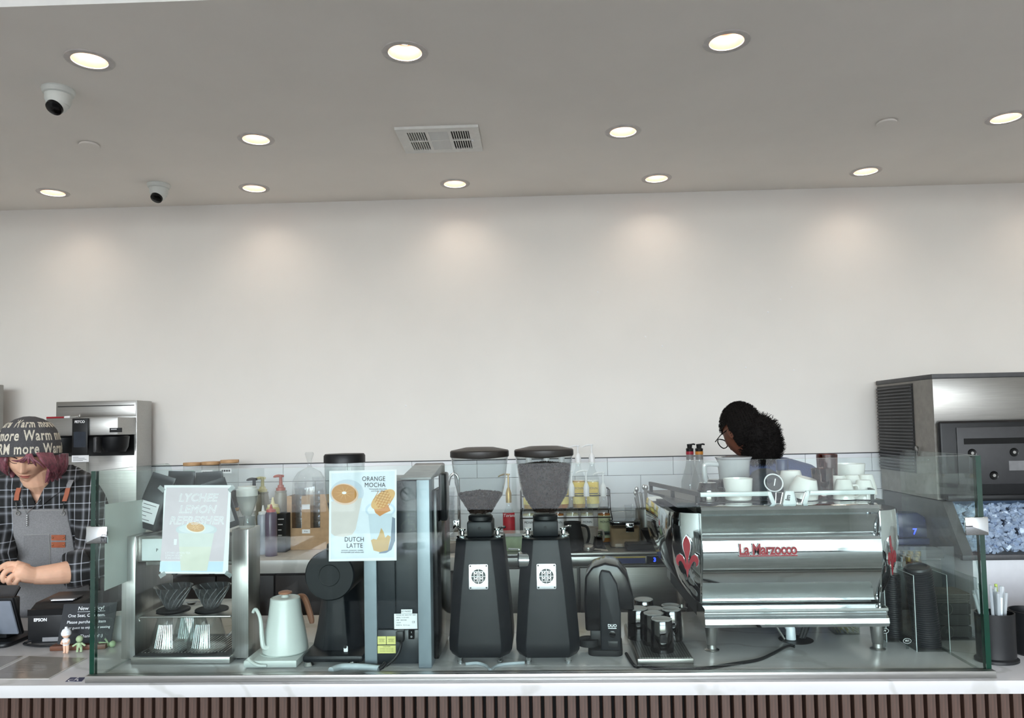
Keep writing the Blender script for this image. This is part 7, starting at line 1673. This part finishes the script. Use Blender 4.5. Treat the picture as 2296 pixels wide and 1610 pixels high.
for s in (-1, 1): MB().ball((q2 + s * .09, yq + .04, .04), (.045, .12, .042), 16, 10).build('shoe', M_black, person2, world=True)
# ------------------------------------------------------------------ things added behind the viewer for glass and chrome to reflect
def R2(u, v, D): return Vector((((u - CX) / FPX - .0436) * D, 2 * GY - D, EYE.z - (v - 950) / FPX * D))     # what the front pane mirrors at path length D
def reflection_table(u0, u1, D0, D1, label):  # unseen tables placed only for their reflection in the pane
    a = R2(u0, 1245, D0).x; b = R2(u1, 1245, D0).x; ya, yb = 2 * GY - D1, 2 * GY - D0
    t = thing('reflection_table', label, 'table', ((a + b) / 2, (ya + yb) / 2, 0), 0, 'unseen marble tables added for reflections')
    B(a, b, ya, yb, .715, .75).build('table_top', M_marble, t, world=True, bevel=.003)
    B(a + .02, b - .02, ya + .02, yb - .02, .48, .7145).build('apron', M('grey_marble_apron', (150, 152, 154), .3, var=.06, scale=4), t, world=True)
    for x in (a + .06, b - .06):
        for y in (ya + .06, yb - .06): B(x - .025, x + .025, y - .025, y + .025, 0, .4795).build('leg', M_black, t, world=True)
reflection_table(645, 960, 4.75, 5.85, 'large unseen marble table at left, added for its reflection')
reflection_table(395, 585, 4.75, 5.75, 'small unseen marble table at far left, added for its reflection')
dA, dB = R2(735, 1000, 4.6).x, R2(985, 1000, 4.6).x; DY = 2 * GY - 4.6
t = thing('reflection_door', 'made-up unseen glazed door leaf carrying the reflected stickers', 'door', ((dA + dB) / 2, DY, 0))  # unseen door leaf invented to carry the mirrored stickers
B(dA, dB, DY, DY + .006, .1, 2.0).build('pane', M_glass, t, world=True)
for x0, x1, z0, z1 in ((dA - .03, dA - .0005, 0, 2.06), (dB + .0005, dB + .03, 0, 2.06), (dA, dB, 2.0005, 2.06), (dA, dB, 0, .0995)): B(x0, x1, DY - .012, DY + .018, z0, z1).build('frame', M('pale_frame', (170, 182, 190), .4, metal=.4), t, world=True)
def dpt(u, v, e=.0): p = R2(u, v, 4.6); return Vector((p.x, DY + e, p.z))
bs = [dpt(885, 1188), dpt(938, 1146)]
B(bs[0].x, bs[1].x, DY + .0065, DY + .0075, bs[0].z, bs[1].z).build('access_sign', M('sign_blue', (28, 86, 170), .4), t, world=True)
c = (bs[0] + bs[1]) / 2; sym(Vector((c.x, DY + .0085, c.z)), Vector((.12, 0, 0)), Vector((0, 0, .12)), Vector((0, 1, 0)), t, M_paper)
letter('decal', 'NO', .085, dpt(933, 1104, .0075), M_dgrey, t, depth=.001); letter('decal', 'CASH', .07, dpt(757, 1066, .0075), M_paper, t, depth=.001)
pc = dpt(907, 1104); MB().tube([(pc.x + .04 * math.cos(a), DY + .008, pc.z + .04 * math.sin(a)) for a in [2 * PI * k / 24 for k in range(25)]], .004, 6).tube([(pc.x - .028, DY + .008, pc.z + .028), (pc.x + .028, DY + .008, pc.z - .028)], .004, 6).build('decal', M_black, t, world=True)
hb = [dpt(896, 1228), dpt(946, 1212)]; B(hb[0].x, hb[1].x, DY + .0065, DY + .0075, hb[0].z, hb[1].z).build('hours_plate', M_paper, t, world=True)
letter('decal', '24 HOUR', .036, dpt(920, 1220, .009), M_black, t, depth=.001)
